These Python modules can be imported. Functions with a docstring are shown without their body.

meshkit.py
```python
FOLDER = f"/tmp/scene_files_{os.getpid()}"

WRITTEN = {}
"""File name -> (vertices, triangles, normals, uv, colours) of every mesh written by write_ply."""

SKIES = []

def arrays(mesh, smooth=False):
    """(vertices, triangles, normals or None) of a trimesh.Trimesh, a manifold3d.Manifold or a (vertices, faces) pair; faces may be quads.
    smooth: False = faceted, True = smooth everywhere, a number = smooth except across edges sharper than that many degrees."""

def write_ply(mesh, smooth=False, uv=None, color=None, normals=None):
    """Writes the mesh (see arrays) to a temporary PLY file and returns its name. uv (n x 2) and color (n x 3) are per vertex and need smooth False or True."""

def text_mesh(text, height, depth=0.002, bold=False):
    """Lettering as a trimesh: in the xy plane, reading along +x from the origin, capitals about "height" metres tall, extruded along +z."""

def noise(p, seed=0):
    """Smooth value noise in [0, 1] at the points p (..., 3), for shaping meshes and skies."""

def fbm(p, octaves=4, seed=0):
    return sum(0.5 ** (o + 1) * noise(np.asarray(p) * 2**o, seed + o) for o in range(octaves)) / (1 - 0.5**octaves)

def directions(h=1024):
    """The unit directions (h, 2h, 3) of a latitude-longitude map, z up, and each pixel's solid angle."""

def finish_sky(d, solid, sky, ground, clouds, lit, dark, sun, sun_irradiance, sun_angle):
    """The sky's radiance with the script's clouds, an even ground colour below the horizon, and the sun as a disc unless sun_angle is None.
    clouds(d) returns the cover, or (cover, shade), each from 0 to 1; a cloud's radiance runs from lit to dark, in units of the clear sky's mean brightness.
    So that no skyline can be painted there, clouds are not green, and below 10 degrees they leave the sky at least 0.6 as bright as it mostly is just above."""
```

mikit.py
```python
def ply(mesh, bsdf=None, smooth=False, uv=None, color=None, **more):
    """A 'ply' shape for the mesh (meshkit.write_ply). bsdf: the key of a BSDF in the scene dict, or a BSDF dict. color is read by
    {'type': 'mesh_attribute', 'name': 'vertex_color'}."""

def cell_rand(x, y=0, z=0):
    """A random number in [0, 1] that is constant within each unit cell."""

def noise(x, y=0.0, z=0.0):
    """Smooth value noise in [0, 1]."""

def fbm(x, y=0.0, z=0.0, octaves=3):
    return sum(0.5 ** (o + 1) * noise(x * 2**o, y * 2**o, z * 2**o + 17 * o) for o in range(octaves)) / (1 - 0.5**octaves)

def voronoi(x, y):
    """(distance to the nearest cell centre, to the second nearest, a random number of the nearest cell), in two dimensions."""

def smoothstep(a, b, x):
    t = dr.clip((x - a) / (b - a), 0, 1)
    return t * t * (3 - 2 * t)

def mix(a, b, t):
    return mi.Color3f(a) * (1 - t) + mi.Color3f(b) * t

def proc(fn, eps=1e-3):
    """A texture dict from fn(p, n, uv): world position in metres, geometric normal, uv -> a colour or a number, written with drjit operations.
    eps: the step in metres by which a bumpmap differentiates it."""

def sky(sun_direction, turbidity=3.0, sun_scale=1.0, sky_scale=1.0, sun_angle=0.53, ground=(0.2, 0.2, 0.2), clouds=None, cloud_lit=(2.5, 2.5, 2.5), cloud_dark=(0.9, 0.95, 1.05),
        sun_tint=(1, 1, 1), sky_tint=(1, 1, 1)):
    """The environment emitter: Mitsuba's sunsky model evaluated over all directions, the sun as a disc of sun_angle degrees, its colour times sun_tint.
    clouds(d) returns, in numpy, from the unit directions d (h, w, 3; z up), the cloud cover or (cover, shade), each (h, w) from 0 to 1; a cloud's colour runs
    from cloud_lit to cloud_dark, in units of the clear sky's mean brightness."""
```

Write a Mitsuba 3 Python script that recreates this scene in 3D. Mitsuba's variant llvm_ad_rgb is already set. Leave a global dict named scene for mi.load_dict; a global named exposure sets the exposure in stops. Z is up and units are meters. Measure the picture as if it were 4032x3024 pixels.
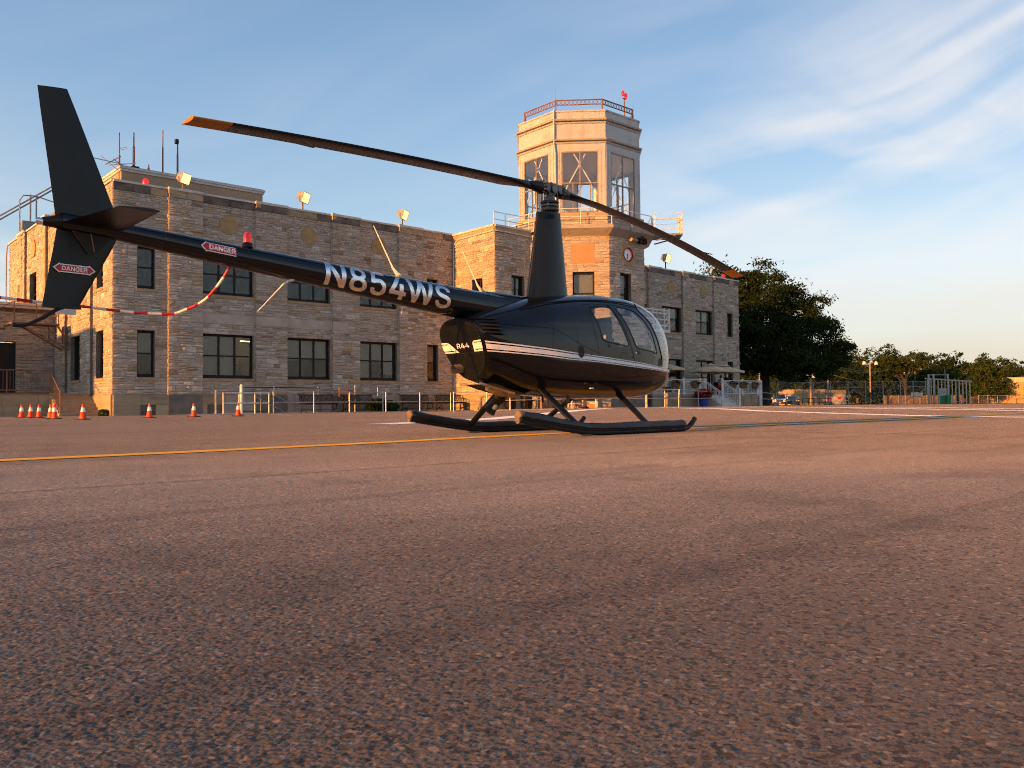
import math, random
import numpy as np, trimesh, drjit as dr, mitsuba as mi, mikit, meshkit
import shapely.geometry as sg
from mikit import proc, noise, fbm, voronoi, cell_rand, smoothstep, mix

T = mi.ScalarTransform4f
scene, labels = {}, {}
# ------------------------------------------------------------------ camera, sky, sun, exposure
CAM_Z = 0.395
PITCH, ROLL = math.atan2(80, 3261), 0.0085
FWD = np.array([0, math.cos(PITCH), math.sin(PITCH)])
UP0 = np.array([0, -math.sin(PITCH), math.cos(PITCH)])
UP = math.cos(ROLL) * UP0 + math.sin(ROLL) * np.array([1.0, 0, 0])
CAM = np.array([0, 0, CAM_Z])
scene['camera'] = {'type': 'perspective', 'fov': 63.45, 'fov_axis': 'x', 'near_clip': 0.05, 'far_clip': 3000.0,
                   'to_world': T().look_at(origin=CAM.tolist(), target=(CAM + FWD).tolist(), up=UP.tolist())}
exposure = 2.82
SUN_AZ, SUN_EL = math.radians(48.5 + 180 + 0.4), math.radians(7.8)
SUN = np.array([math.sin(SUN_AZ) * math.cos(SUN_EL), math.cos(SUN_AZ) * math.cos(SUN_EL), math.sin(SUN_EL)])


def clouds(d):
    """Thin cirrus: streaks fanning out to the right, a pale veil low down, thin wisps on the left."""
    az = np.arctan2(d[..., 0], d[..., 1])
    el = np.arcsin(np.clip(d[..., 2], 0, 1))
    zz = np.maximum(d[..., 2], 0.02)
    px, py = d[..., 0] / (zz + 0.12), d[..., 1] / (zz + 0.12)
    u, v = 0.80 * px + 0.60 * py, -0.60 * px + 0.80 * py
    w = meshkit.fbm(np.stack([px * 0.7, py * 0.7, px * 0 + 3.0], -1), 3, 5)
    s1 = meshkit.fbm(np.stack([u * 0.55 + w, v * 2.6 + 2.0 * w, u * 0 + 1.3], -1), 5, 11)
    s2 = meshkit.fbm(np.stack([u * 1.3 + 2 * w, v * 8.0 + 3.0 * w, u * 0 + 7.7], -1), 4, 23)
    s3 = meshkit.fbm(np.stack([az * 2.2, el * 26.0, az * 0 + 2.0], -1), 4, 31)
    right = np.clip((az + 0.05) / 0.55, 0, 1)
    al, ac = az * 0.93 + el * 0.36, -az * 0.36 + el * 0.93           # along / across the streaks
    st = meshkit.fbm(np.stack([al * 3.4 + 1.6 * w, ac * 30 + 5 * w, al * 0], -1), 5, 41); wide = meshkit.fbm(np.stack([al * 1.6, ac * 7.5, al * 0 + 4], -1), 3, 47)
    fan = np.exp(-((el - (0.16 + 0.36 * np.clip(az - 0.05, 0, 1))) / (0.05 + 0.10 * np.clip(az, 0, 1))) ** 2)
    cir = np.clip((st * 0.5 + s2 * 0.2 + wide * 0.3 - 0.355) * 3.9, 0, 1) * (0.10 + 0.9 * right * (0.40 + 0.9 * fan)) * np.clip((el - 0.02) / 0.10, 0, 1) * np.clip((0.60 - el) / 0.3, 0.06, 1)
    band = np.exp(-((el - 0.11) / 0.085) ** 2) * np.clip(0.30 + 2.4 * (s3 - 0.40), 0, 1)
    low = np.exp(-((el - 0.02) / 0.075) ** 2) * 0.72
    leftv = np.exp(-((el - 0.15) / 0.07) ** 2) * np.clip((-az - 0.40) / 0.22, 0, 1) * 0.9 * np.clip(0.5 + 1.6 * (s3 - 0.42), 0, 1)
    cover = 1 - (1 - 0.85 * cir) * (1 - 0.62 * band) * (1 - low) * (1 - 0.7 * leftv)
    shade = np.clip((0.15 - el) / 0.13, 0, 1) * 0.95
    return np.clip(cover, 0, 0.93), shade


scene['sky'] = mikit.sky(SUN.tolist(), turbidity=3.0, sun_scale=1.36, sky_scale=1.3, sun_angle=0.6, clouds=clouds,
                         cloud_lit=(2.25, 2.18, 2.14), cloud_dark=(1.72, 1.36, 1.02), ground=(0.10, 0.08, 0.07), sun_tint=(1.15, 0.80, 0.50), sky_tint=(0.93, 1.02, 1.27))

# ------------------------------------------------------------------ helpers
def V(*a): return np.array(a, float)


def unit(a): return np.asarray(a, float) / np.linalg.norm(a)


class MB:
    """Collects pieces of one mesh."""
    def __init__(s): s.v, s.f, s.uv, s.n = [], [], [], 0

    def add(s, v, f, uv=None):
        v = np.asarray(v, float).reshape(-1, 3); f = np.asarray(f, int)
        if f.shape[1] == 4: f = np.vstack([f[:, [0, 1, 2]], f[:, [0, 2, 3]]])
        s.v.append(v); s.f.append(f + s.n); s.n += len(v)
        s.uv.append(np.zeros((len(v), 2)) if uv is None else np.broadcast_to(np.asarray(uv, float), (len(v), 2)))
        return s

    def obox(s, c, ax, ay, az, uv=None):
        """box from centre and three half-axes"""
        c, ax, ay, az = map(lambda q: np.asarray(q, float), (c, ax, ay, az))
        v = [c + i * ax + j * ay + k * az for i in (-1, 1) for j in (-1, 1) for k in (-1, 1)]
        f = [[0, 1, 3, 2], [4, 6, 7, 5], [0, 4, 5, 1], [2, 3, 7, 6], [0, 2, 6, 4], [1, 5, 7, 3]]
        if np.dot(np.cross(ax, ay), az) < 0: f = [q[::-1] for q in f]
        return s.add(v, f, uv)

    def box(s, p, q):
        p, q = np.asarray(p, float), np.asarray(q, float); h = (q - p) / 2
        return s.obox((p + q) / 2, [h[0], 0, 0], [0, h[1], 0], [0, 0, h[2]])

    def bar(s, a, b, w, h=None, up=(0, 0, 1)):
        a, b = np.asarray(a, float), np.asarray(b, float); h = w if h is None else h
        t = unit(b - a); up = np.asarray(up, float)
        if abs(np.dot(t, up)) > .95: up = V(1, 0, 0)
        x = unit(np.cross(t, up)); y = np.cross(x, t)
        return s.obox((a + b) / 2, x * w / 2, t * np.linalg.norm(b - a) / 2, y * h / 2)

    def tube(s, pts, r, k=8, cap=True, squash=None):
        p = np.asarray(pts, float); n = len(p); r = np.broadcast_to(np.asarray(r, float), (n,))
        t = np.gradient(p, axis=0); t /= np.linalg.norm(t, axis=1, keepdims=True) + 1e-12
        ref = V(0, 0, 1) if abs(t[0][2]) < .9 else V(1, 0, 0)
        a = np.cross(t, ref); a /= np.linalg.norm(a, axis=1, keepdims=True) + 1e-12
        b = np.cross(t, a); ang = np.arange(k) * 2 * np.pi / k
        q = 1.0 if squash is None else squash
        v = p[:, None] + r[:, None, None] * (np.cos(ang)[None, :, None] * a[:, None] + q * np.sin(ang)[None, :, None] * b[:, None])
        i, j = np.meshgrid(np.arange(n - 1), np.arange(k), indexing='ij')
        f = np.stack([i * k + j, (i + 1) * k + j, (i + 1) * k + (j + 1) % k, i * k + (j + 1) % k], -1).reshape(-1, 4)
        s.add(v, f)
        if cap:
            for e, o in ((0, 1), (n - 1, -1)):
                vv = np.vstack([v[e], p[e]]); idx = np.arange(k)
                ff = np.stack([idx, (idx + 1) % k, np.full(k, k)], 1)
                s.add(vv, ff if o == 1 else ff[:, ::-1])
        return s

    def lathe(s, c, prof, k=20, axis=(0, 0, 1), cap=True):
        """prof: (radius, height along axis)"""
        ax = unit(axis); ref = V(1, 0, 0) if abs(ax[0]) < .9 else V(0, 1, 0)
        x = unit(np.cross(ref, ax)); y = np.cross(ax, x); ang = np.arange(k) * 2 * np.pi / k
        ring = np.cos(ang)[:, None] * x + np.sin(ang)[:, None] * y
        v = np.array([np.asarray(c) + r * ring + h * ax for r, h in prof]); n = len(prof)
        i, j = np.meshgrid(np.arange(n - 1), np.arange(k), indexing='ij')
        f = np.stack([i * k + j, i * k + (j + 1) % k, (i + 1) * k + (j + 1) % k, (i + 1) * k + j], -1).reshape(-1, 4)
        s.add(v.reshape(-1, 3), f)
        if cap:
            for e, o in ((0, -1), (n - 1, 1)):
                idx = np.arange(k); ff = np.stack([idx, (idx + 1) % k, np.full(k, k)], 1)
                s.add(np.vstack([v[e], np.asarray(c) + prof[e][1] * ax]), ff[:, ::o])
        return s

    def grid(s, P, uv=None, closed=False):
        P = np.asarray(P, float); n, m = P.shape[:2]
        jj = np.arange(m if closed else m - 1); i, j = np.meshgrid(np.arange(n - 1), jj, indexing='ij')
        f = np.stack([i * m + j, i * m + (j + 1) % m, (i + 1) * m + (j + 1) % m, (i + 1) * m + j], -1).reshape(-1, 4)
        return s.add(P.reshape(-1, 3), f, uv)

    def prism(s, poly, o, a, b, n, d0, d1, uv=None):
        """shapely polygon in (a, b) coordinates from origin o, thickness d0..d1 along n"""
        for g in getattr(poly, 'geoms', [poly]):
            if g.is_empty: continue
            m = trimesh.creation.extrude_polygon(g, d1 - d0, engine='earcut')
            w = np.array(m.vertices)
            v = np.asarray(o) + w[:, :1] * np.asarray(a) + w[:, 1:2] * np.asarray(b) + (w[:, 2:] + d0) * np.asarray(n)
            f = np.array(m.faces)
            if np.dot(np.cross(a, b), n) < 0: f = f[:, ::-1]
            s.add(v, f, uv)
        return s

    def mesh(s): return np.vstack(s.v), np.vstack(s.f)

    def build(s, key, bsdf, smooth=False, uv=False, **kw):
        v, f = s.mesh()
        scene[key] = mikit.ply((v, f), bsdf, smooth=smooth, uv=np.vstack(s.uv) if uv else None, **kw)
        return key


COUNT = {}


def num(key):
    """the key, or the key with the next three-digit number if it is taken"""
    k = COUNT.get(key, 0); COUNT[key] = k + 1
    return key if k == 0 else f'{key}_{k:03d}'


def thing(name, label, cat, group=None):
    key = num(name); labels[key] = {'label': label, 'category': cat}
    if group: labels[key]['group'] = group
    return key


def struct(key, mb, bsdf, **kw):
    mb.build(key, bsdf, **kw); labels[key] = {'label': key.replace('_', ' '), 'kind': 'structure'}


def part(parent, name, mb, bsdf, smooth=False, label=None, kind=None, **kw):
    key = num(f'{parent}__{name}')
    mb.build(key, bsdf, smooth=smooth, **kw)
    if label or kind:
        labels[key] = {}
        if label: labels[key]['label'] = label
        if kind: labels[key]['kind'] = kind
    return key


def sm(a, b, x):
    t = np.clip((np.asarray(x, float) - a) / (b - a), 0, 1); return t * t * (3 - 2 * t)


def G(x, y):
    """height of the ground"""
    x, y = np.asarray(x, float), np.asarray(y, float)
    near = sm(18, 36, y) * (0.05 + 0.09 * sm(-4, 5, x))
    far = -0.15 * sm(60, 104, y) - 0.22 * sm(104, 190, y)
    return near * (1 - sm(62, 85, y)) + far


# building frame: t runs along the facade, d outwards from it
AZ_F = math.radians(48.5)
U, N, Z = V(math.sin(AZ_F), math.cos(AZ_F), 0), V(math.cos(AZ_F), -math.sin(AZ_F), 0), V(0, 0, 1)
P0 = V(-16.886, 35.0, 0)
UA, NA = unit(U + N), unit(N - U)     # along / outwards of the tower's left diagonal face
UB, NB = unit(U - N), unit(U + N)     # of its right diagonal face


def B(t, d, z): return P0 + U * t + N * d + Z * z


def GB(t, d): p = B(t, d, 0); return float(G(p[0], p[1]))
# ------------------------------------------------------------------ materials
def rgb(*c): return {'type': 'rgb', 'value': list(c)}


def two(b): return {'type': 'twosided', 'bsdf': b}


def matte(key, c, rough=0.7, spec=0.3, **kw):
    scene[key] = two({'type': 'principled', 'base_color': c if isinstance(c, dict) else rgb(*c), 'roughness': rough, 'specular': spec, **kw})


def mottled(key, c, c2, scale=3.0, rough=0.75, spec=0.3, amp=1.0, stretch=(1, 1, 1), **kw):
    """colour that drifts between two tones with fine grain"""
    a, b = c, c2

    def fn(p, n, uv):
        q = fbm(p.x * scale * stretch[0], p.y * scale * stretch[1], p.z * scale * stretch[2], 4)
        g = noise(p.x * scale * 17, p.y * scale * 17, p.z * scale * 17)
        return mix(a, b, dr.clip((q - 0.5) * 2.4 * amp + 0.5, 0, 1)) * (0.86 + 0.28 * g)
    matte(key, proc(fn), rough, spec, **kw)


def stone_fn(p, n, uv):
    h, b = uv.x, uv.y
    c = mix((0.385, 0.332, 0.272), (0.335, 0.285, 0.232), b)
    c = dr.select(h > 0.72, mix((0.47, 0.415, 0.35), (0.41, 0.355, 0.295), b), c)
    c = dr.select(h > 0.885, mix((0.37, 0.28, 0.185), (0.33, 0.245, 0.155), b), c)
    c = dr.select(h > 0.965, mix((0.22, 0.15, 0.10), (0.26, 0.20, 0.14), b), c)
    s = fbm(p.x * 5 + h * 40, p.y * 5, p.z * 46, 3); s = dr.clip((s - 0.5) * 2.0 + 0.5, 0, 1)
    g = noise(p.x * 60, p.y * 60, p.z * 60)
    return c * (0.74 + 0.68 * s) * (0.88 + 0.24 * g)


matte('m_stone', proc(stone_fn), 0.85, 0.25)


def ashlar_fn(p, n, uv):
    c = mix((0.40, 0.31, 0.20), (0.30, 0.225, 0.145), uv.x)
    s = fbm(p.x * 2.5, p.y * 2.5, p.z * 9, 4); st = smoothstep(0.55, 0.8, fbm(p.x * 0.9, p.y * 0.9, p.z * 2.2, 3))
    return c * (0.75 + 0.5 * s) * (1 - 0.3 * st)


matte('m_ashlar', proc(ashlar_fn), 0.8, 0.25)


def concrete_fn(p, n, uv):
    q = fbm(p.x * 1.2, p.y * 1.2, p.z * 3.0, 4); g = noise(p.x * 45, p.y * 45, p.z * 45)
    run = smoothstep(0.58, 0.75, fbm(p.x * 4.5, p.y * 4.5, p.z * 0.35, 3))
    return mix((0.40, 0.36, 0.32), (0.27, 0.24, 0.21), q) * (0.9 + 0.2 * g) * (1 - 0.35 * run)


matte('m_concrete', proc(concrete_fn), 0.85, 0.2)
mottled('m_mortar', (0.20, 0.175, 0.15), (0.13, 0.115, 0.10), 4.0, 0.9)
mottled('m_sign_band', (0.46, 0.39, 0.33), (0.36, 0.30, 0.25), 2.2, 0.8)
mottled('m_sill', (0.42, 0.30, 0.17), (0.30, 0.21, 0.12), 3.0, 0.8)
mottled('m_medallion', (0.40, 0.28, 0.13), (0.31, 0.21, 0.10), 5.0, 0.8)
mottled('m_coping', (0.62, 0.58, 0.52), (0.50, 0.46, 0.41), 2.5, 0.5)
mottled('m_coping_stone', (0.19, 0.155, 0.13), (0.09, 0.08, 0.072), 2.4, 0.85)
mottled('m_tan_panel', (0.40, 0.29, 0.19), (0.34, 0.245, 0.16), 1.2, 0.8)
mottled('m_plaque', (0.50, 0.26, 0.13), (0.44, 0.22, 0.11), 3.0, 0.8)


def cab_fn(p, n, uv):
    run = fbm(p.x * 3.2, p.y * 3.2, p.z * 0.25, 4); q = fbm(p.x * 0.8, p.y * 0.8, p.z * 2.0, 4)
    return mix((0.42, 0.425, 0.42), (0.28, 0.265, 0.24), smoothstep(0.46, 0.95, 0.55 * run + 0.45 * q)) * (0.98 + 0.04 * noise(p.x * 30, p.y * 30, p.z * 30))


matte('m_cab', proc(cab_fn), 0.45, 0.5)
mottled('m_cab_trim', (0.30, 0.25, 0.20), (0.20, 0.16, 0.13), 3.0, 0.5)
matte('m_window_frame', (0.022, 0.018, 0.017), 0.6, 0.2)
matte('m_dark', (0.018, 0.018, 0.018), 0.6, 0.3)
matte('m_dark_room', (0.022, 0.02, 0.018), 0.9, 0.1)
matte('m_blind', (0.17, 0.165, 0.14), 0.9, 0.1)
matte('m_white_paint', (0.72, 0.71, 0.68), 0.45, 0.5)
mottled('m_white_rail', (0.70, 0.69, 0.67), (0.55, 0.53, 0.50), 5.0, 0.45)
mottled('m_rust_rail', (0.24, 0.13, 0.075), (0.15, 0.08, 0.05), 6.0, 0.7)
mottled('m_galvanised', (0.40, 0.40, 0.40), (0.28, 0.28, 0.28), 8.0, 0.42, metallic=0.55)
mottled('m_grey_steel', (0.30, 0.30, 0.30), (0.20, 0.20, 0.20), 6.0, 0.5)
scene['m_clear_glass'] = {'type': 'thindielectric', 'int_ior': 1.5}
scene['m_glass'] = {'type': 'thindielectric', 'int_ior': 1.5, 'specular_transmittance': rgb(.86, .88, .87), 'specular_reflectance': rgb(.75, .75, .75)}
mottled('m_orange', (0.80, 0.085, 0.025), (0.66, 0.06, 0.02), 9.0, 0.45)
matte('m_reflective_white', (0.82, 0.82, 0.80), 0.35, 0.5)
matte('m_rubber', (0.022, 0.021, 0.020), 0.75, 0.3)
matte('m_black_metal', (0.010, 0.010, 0.011), 0.5, 0.25)
mottled('m_wood_pole', (0.42, 0.28, 0.18), (0.28, 0.18, 0.11), 7.0, 0.85, stretch=(1, 1, .15))
mottled('m_board', (0.20, 0.135, 0.09), (0.12, 0.08, 0.055), 5.0, 0.9, stretch=(1, 1, .2))
mottled('m_bark', (0.065, 0.05, 0.04), (0.03, 0.025, 0.02), 8.0, 0.9, stretch=(1, 1, .25))
matte('m_umbrella', (0.60, 0.47, 0.30), 0.85, 0.1)
matte('m_red_gloss', (0.62, 0.02, 0.02), 0.25, 0.5)
# helicopter
matte('m_seam', (0.0015, 0.0015, 0.0016), 0.6, 0.1)
mottled('m_heli_black', (0.0035, 0.004, 0.005), (0.0045, 0.005, 0.006), 2.0, 0.09, spec=0.5)
mottled('m_heli_satin', (0.0045, 0.005, 0.006), (0.007, 0.0075, 0.0085), 4.0, 0.32, spec=0.32)
mottled('m_float_bag', (0.014, 0.0145, 0.016), (0.030, 0.030, 0.030), 9.0, 0.5, spec=0.4)
mottled('m_float_end', (0.20, 0.155, 0.115), (0.09, 0.075, 0.06), 14.0, 0.7)
mottled('m_steel_dark', (0.16, 0.155, 0.15), (0.07, 0.068, 0.066), 20.0, 0.4, metallic=0.7)
mottled('m_silver_paint', (0.74, 0.74, 0.76), (0.64, 0.64, 0.67), 5.0, 0.35, spec=0.6)
scene['m_silver_foil'] = two({'type': 'roughconductor', 'material': 'Al', 'alpha': 0.16})
matte('m_red_paint', (0.50, 0.012, 0.02), 0.35, 0.5)
matte('m_decal_red', (0.42, 0.012, 0.03), 0.4, 0.5)
matte('m_yellow_tip', (0.40, 0.17, 0.03), 0.6, 0.2)
matte('m_interior', (0.035, 0.035, 0.038), 0.8, 0.2)
matte('m_upholstery', (0.10, 0.075, 0.055), 0.7, 0.2)
mottled('m_exhaust', (0.30, 0.20, 0.15), (0.42, 0.34, 0.28), 18.0, 0.45, metallic=0.6)
mottled('m_muffler', (0.42, 0.29, 0.17), (0.20, 0.13, 0.08), 12.0, 0.45, metallic=0.5)
# lights
def emit(r, g, b): return {'type': 'area', 'radiance': rgb(r, g, b)}
# ------------------------------------------------------------------ ground
def asphalt_fn(p, n, uv):
    v1, v2, r = voronoi(p.x * 230, p.y * 230)
    w1, w2, r2 = voronoi(p.x * 120 + 3.1, p.y * 120)
    big = fbm(p.x * 0.55, p.y * 0.55, 0.3, 4)
    mid = fbm(p.x * 2.3, p.y * 2.3, 4.0, 4)
    # seams between paving lanes, laid along the facade direction
    q = p.x * float(N[0]) + p.y * float(N[1]); l = p.x * float(U[0]) + p.y * float(U[1])
    wob = 0.10 * (fbm(l * 0.35, 9.0, 0.0, 3) - 0.5)
    lane = fbm(q * 1.3, l * 0.05, 2.0, 3)
    c = mix((0.352, 0.280, 0.216), (0.296, 0.234, 0.180), smoothstep(0.3, 0.7, 0.5 * big + 0.5 * lane))
    c = mix(c, (0.225, 0.178, 0.14), 0.6 * smoothstep(0.55, 0.78, mid))
    grain = dr.select(r2 > 0.93, 1.6, dr.select(r2 < 0.14, 0.5, 0.82 + 0.36 * r))
    c = c * grain * (0.70 + 0.30 * smoothstep(0.0, 0.16, w2 - w1))
    warm = cell_rand(r2 * 997.0, 3.0, 1.0)
    c = c * mi.Color3f(1 + 0.22 * (warm - 0.5), 1.0, 1 - 0.22 * (warm - 0.5))
    for q0, wd, k in ((-4.46, 0.05, 0.35), (-3.1, 0.09, 0.18), (-8.9, 0.10, 0.22), (-14.6, 0.12, 0.2), (-20.0, .12, .2), (-1.15, 0.08, 0.16)):
        c = c * (1 - k * (1 - smoothstep(wd * 0.4, wd, dr.abs(q - q0 + wob))))
    # shading gradient put into the colour: asphalt darker close by, fading further off
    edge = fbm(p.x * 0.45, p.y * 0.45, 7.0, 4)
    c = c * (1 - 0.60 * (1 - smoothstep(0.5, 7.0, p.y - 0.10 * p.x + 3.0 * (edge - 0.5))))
    c = c * (0.93 + 0.16 * fbm(q * 7.0, l * 0.12, 3.0, 3)) * (0.95 + 0.1 * fbm(p.x * 1.5 + p.y * 0.6, p.y * 9.0 - p.x * 3.0, 6.0, 2))
    st = smoothstep(0.64, 0.74, fbm(l * 0.22, q * 0.9, 5.0, 4))
    return c * (1 - 0.16 * st)


def asphalt_bump(p, n, uv):
    w1, w2, r2 = voronoi(p.x * 68 + 3.1, p.y * 68)
    return smoothstep(3.0, 9.0, p.y) * (0.010 * (r2 * 0.6 + 0.4 - w1) + 0.030 * noise(p.x * 24, p.y * 24)) + 0.0004 * noise(p.x * 300, p.y * 300)


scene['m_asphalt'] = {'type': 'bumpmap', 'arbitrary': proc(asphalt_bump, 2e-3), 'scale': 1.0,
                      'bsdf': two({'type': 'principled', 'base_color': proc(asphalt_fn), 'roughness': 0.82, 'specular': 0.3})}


def ground_mesh():
    rng = np.random.default_rng(4)
    # one sheet: fine and uneven close by, coarser further off
    ys = [0.72]
    while ys[-1] < 10: ys.append(ys[-1] + 0.0025 * ys[-1])
    m = MB(); ys = np.array(ys); k = 600
    lat = np.linspace(-0.72, 0.72, k)
    X = lat[None, :] * (ys[:, None] + 0.22); Y = np.broadcast_to(ys[:, None], X.shape)
    P = np.stack([X, Y, X * 0], -1)
    fade = (1 - sm(3.5, 9.5, ys))[:, None]
    a = meshkit.noise(np.stack([X * 205, Y * 205, X * 0], -1), 1)
    b = meshkit.noise(np.stack([X * 130, Y * 130, X * 0], -1), 2)
    c = meshkit.fbm(np.stack([X * 14, Y * 14, X * 0], -1), 2, 3)
    e = meshkit.fbm(np.stack([X * 1.1, Y * 1.1, X * 0], -1), 2, 8)
    edge = np.minimum(1, np.minimum(np.arange(k), np.arange(k)[::-1]) / 12.0)[None, :] * np.minimum(1, np.minimum(np.arange(len(ys)), np.arange(len(ys))[::-1]) / 12.0)[:, None]
    hgt = (0.0013 * (a - .5) + 0.0012 * (rng.random(X.shape) - .5) + 0.0006 * (b - 0.5) + 0.0005 * (c - 0.5) + 0.004 * (e - 0.5)) * fade
    P[..., 2] = hgt * edge
    m.grid(P)
    # the rest of the sheet, butting on the fine strip
    y0, y1 = ys[0], ys[-1]

    def rim(side):
        ln = P[:, 0 if side < 0 else -1]
        yy = ln[:, 1]; step = np.linspace(0, 1, 9)[:, None, None] ** 2
        far = np.stack([np.full_like(yy, side * 400.0), yy, yy * 0], -1)[None]
        g = ln[None] * (1 - step) + far * step
        m.grid(g)
    rim(-1); rim(1)
    xs = np.unique(np.concatenate([np.linspace(-400, -60, 18), np.linspace(-60, 110, 171), np.linspace(110, 1500, 12)]))
    xs[0] = -400
    yb = np.concatenate([[y1], np.arange(11, 70, 1.0), np.arange(70, 240, 4.0), [300, 600, 1500]])
    XX, YY = np.meshgrid(xs, yb); m.grid(np.stack([XX, YY, G(XX, YY)], -1))
    yn = np.array([-400, -60, -8, y0]); xn = np.array([-400, -60, -5, -lat[-1] * (y0 + .22), 0, lat[-1] * (y0 + .22), 5, 60, 400])
    XX, YY = np.meshgrid(xn, yn); m.grid(np.stack([XX, YY, XX * 0], -1))
    return m


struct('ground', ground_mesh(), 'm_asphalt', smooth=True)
labels['ground']['label'] = 'reddish brown asphalt apron with coarse aggregate'


def paint_fn(c, keep):
    def fn(p, n, uv):
        w = fbm(p.x * 3, p.y * 3, 1.0, 4); g = noise(p.x * 70, p.y * 70)
        return mix((0.16, 0.115, 0.09), c, smoothstep(keep, keep + 0.12, 0.7 * w + 0.3 * g))
    return proc(fn)


matte('m_yellow_line', paint_fn((0.78, 0.42, 0.035), 0.04), 0.7, 0.2)
matte('m_white_line', paint_fn((0.85, 0.80, 0.76), 0.06), 0.7, 0.2)
mottled('m_joint', (0.035, 0.026, 0.022), (0.05, 0.035, 0.03), 6.0, 0.8)


def stripe(key, pts, w, bsdf, lift=0.006, label=None):
    m = MB(); p = np.array(pts, float); out = []
    for a, b in zip(p[:-1], p[1:]):
        n = max(2, int(np.linalg.norm(b - a) / 0.6)); out += [a + (b - a) * i / n for i in range(n)]
    p = np.array(out + [p[-1]]); t = np.gradient(p, axis=0); t /= np.linalg.norm(t, axis=1, keepdims=True)
    s = np.stack([-t[:, 1], t[:, 0]], 1) * w / 2
    rows = [np.column_stack([q, G(q[:, 0], q[:, 1]) + lift]) for q in (p + s, p - s)]
    m.grid(np.stack(rows)); struct(key, m, bsdf, smooth=False)
    labels[key]['label'] = label or key.replace('_', ' ')


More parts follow.
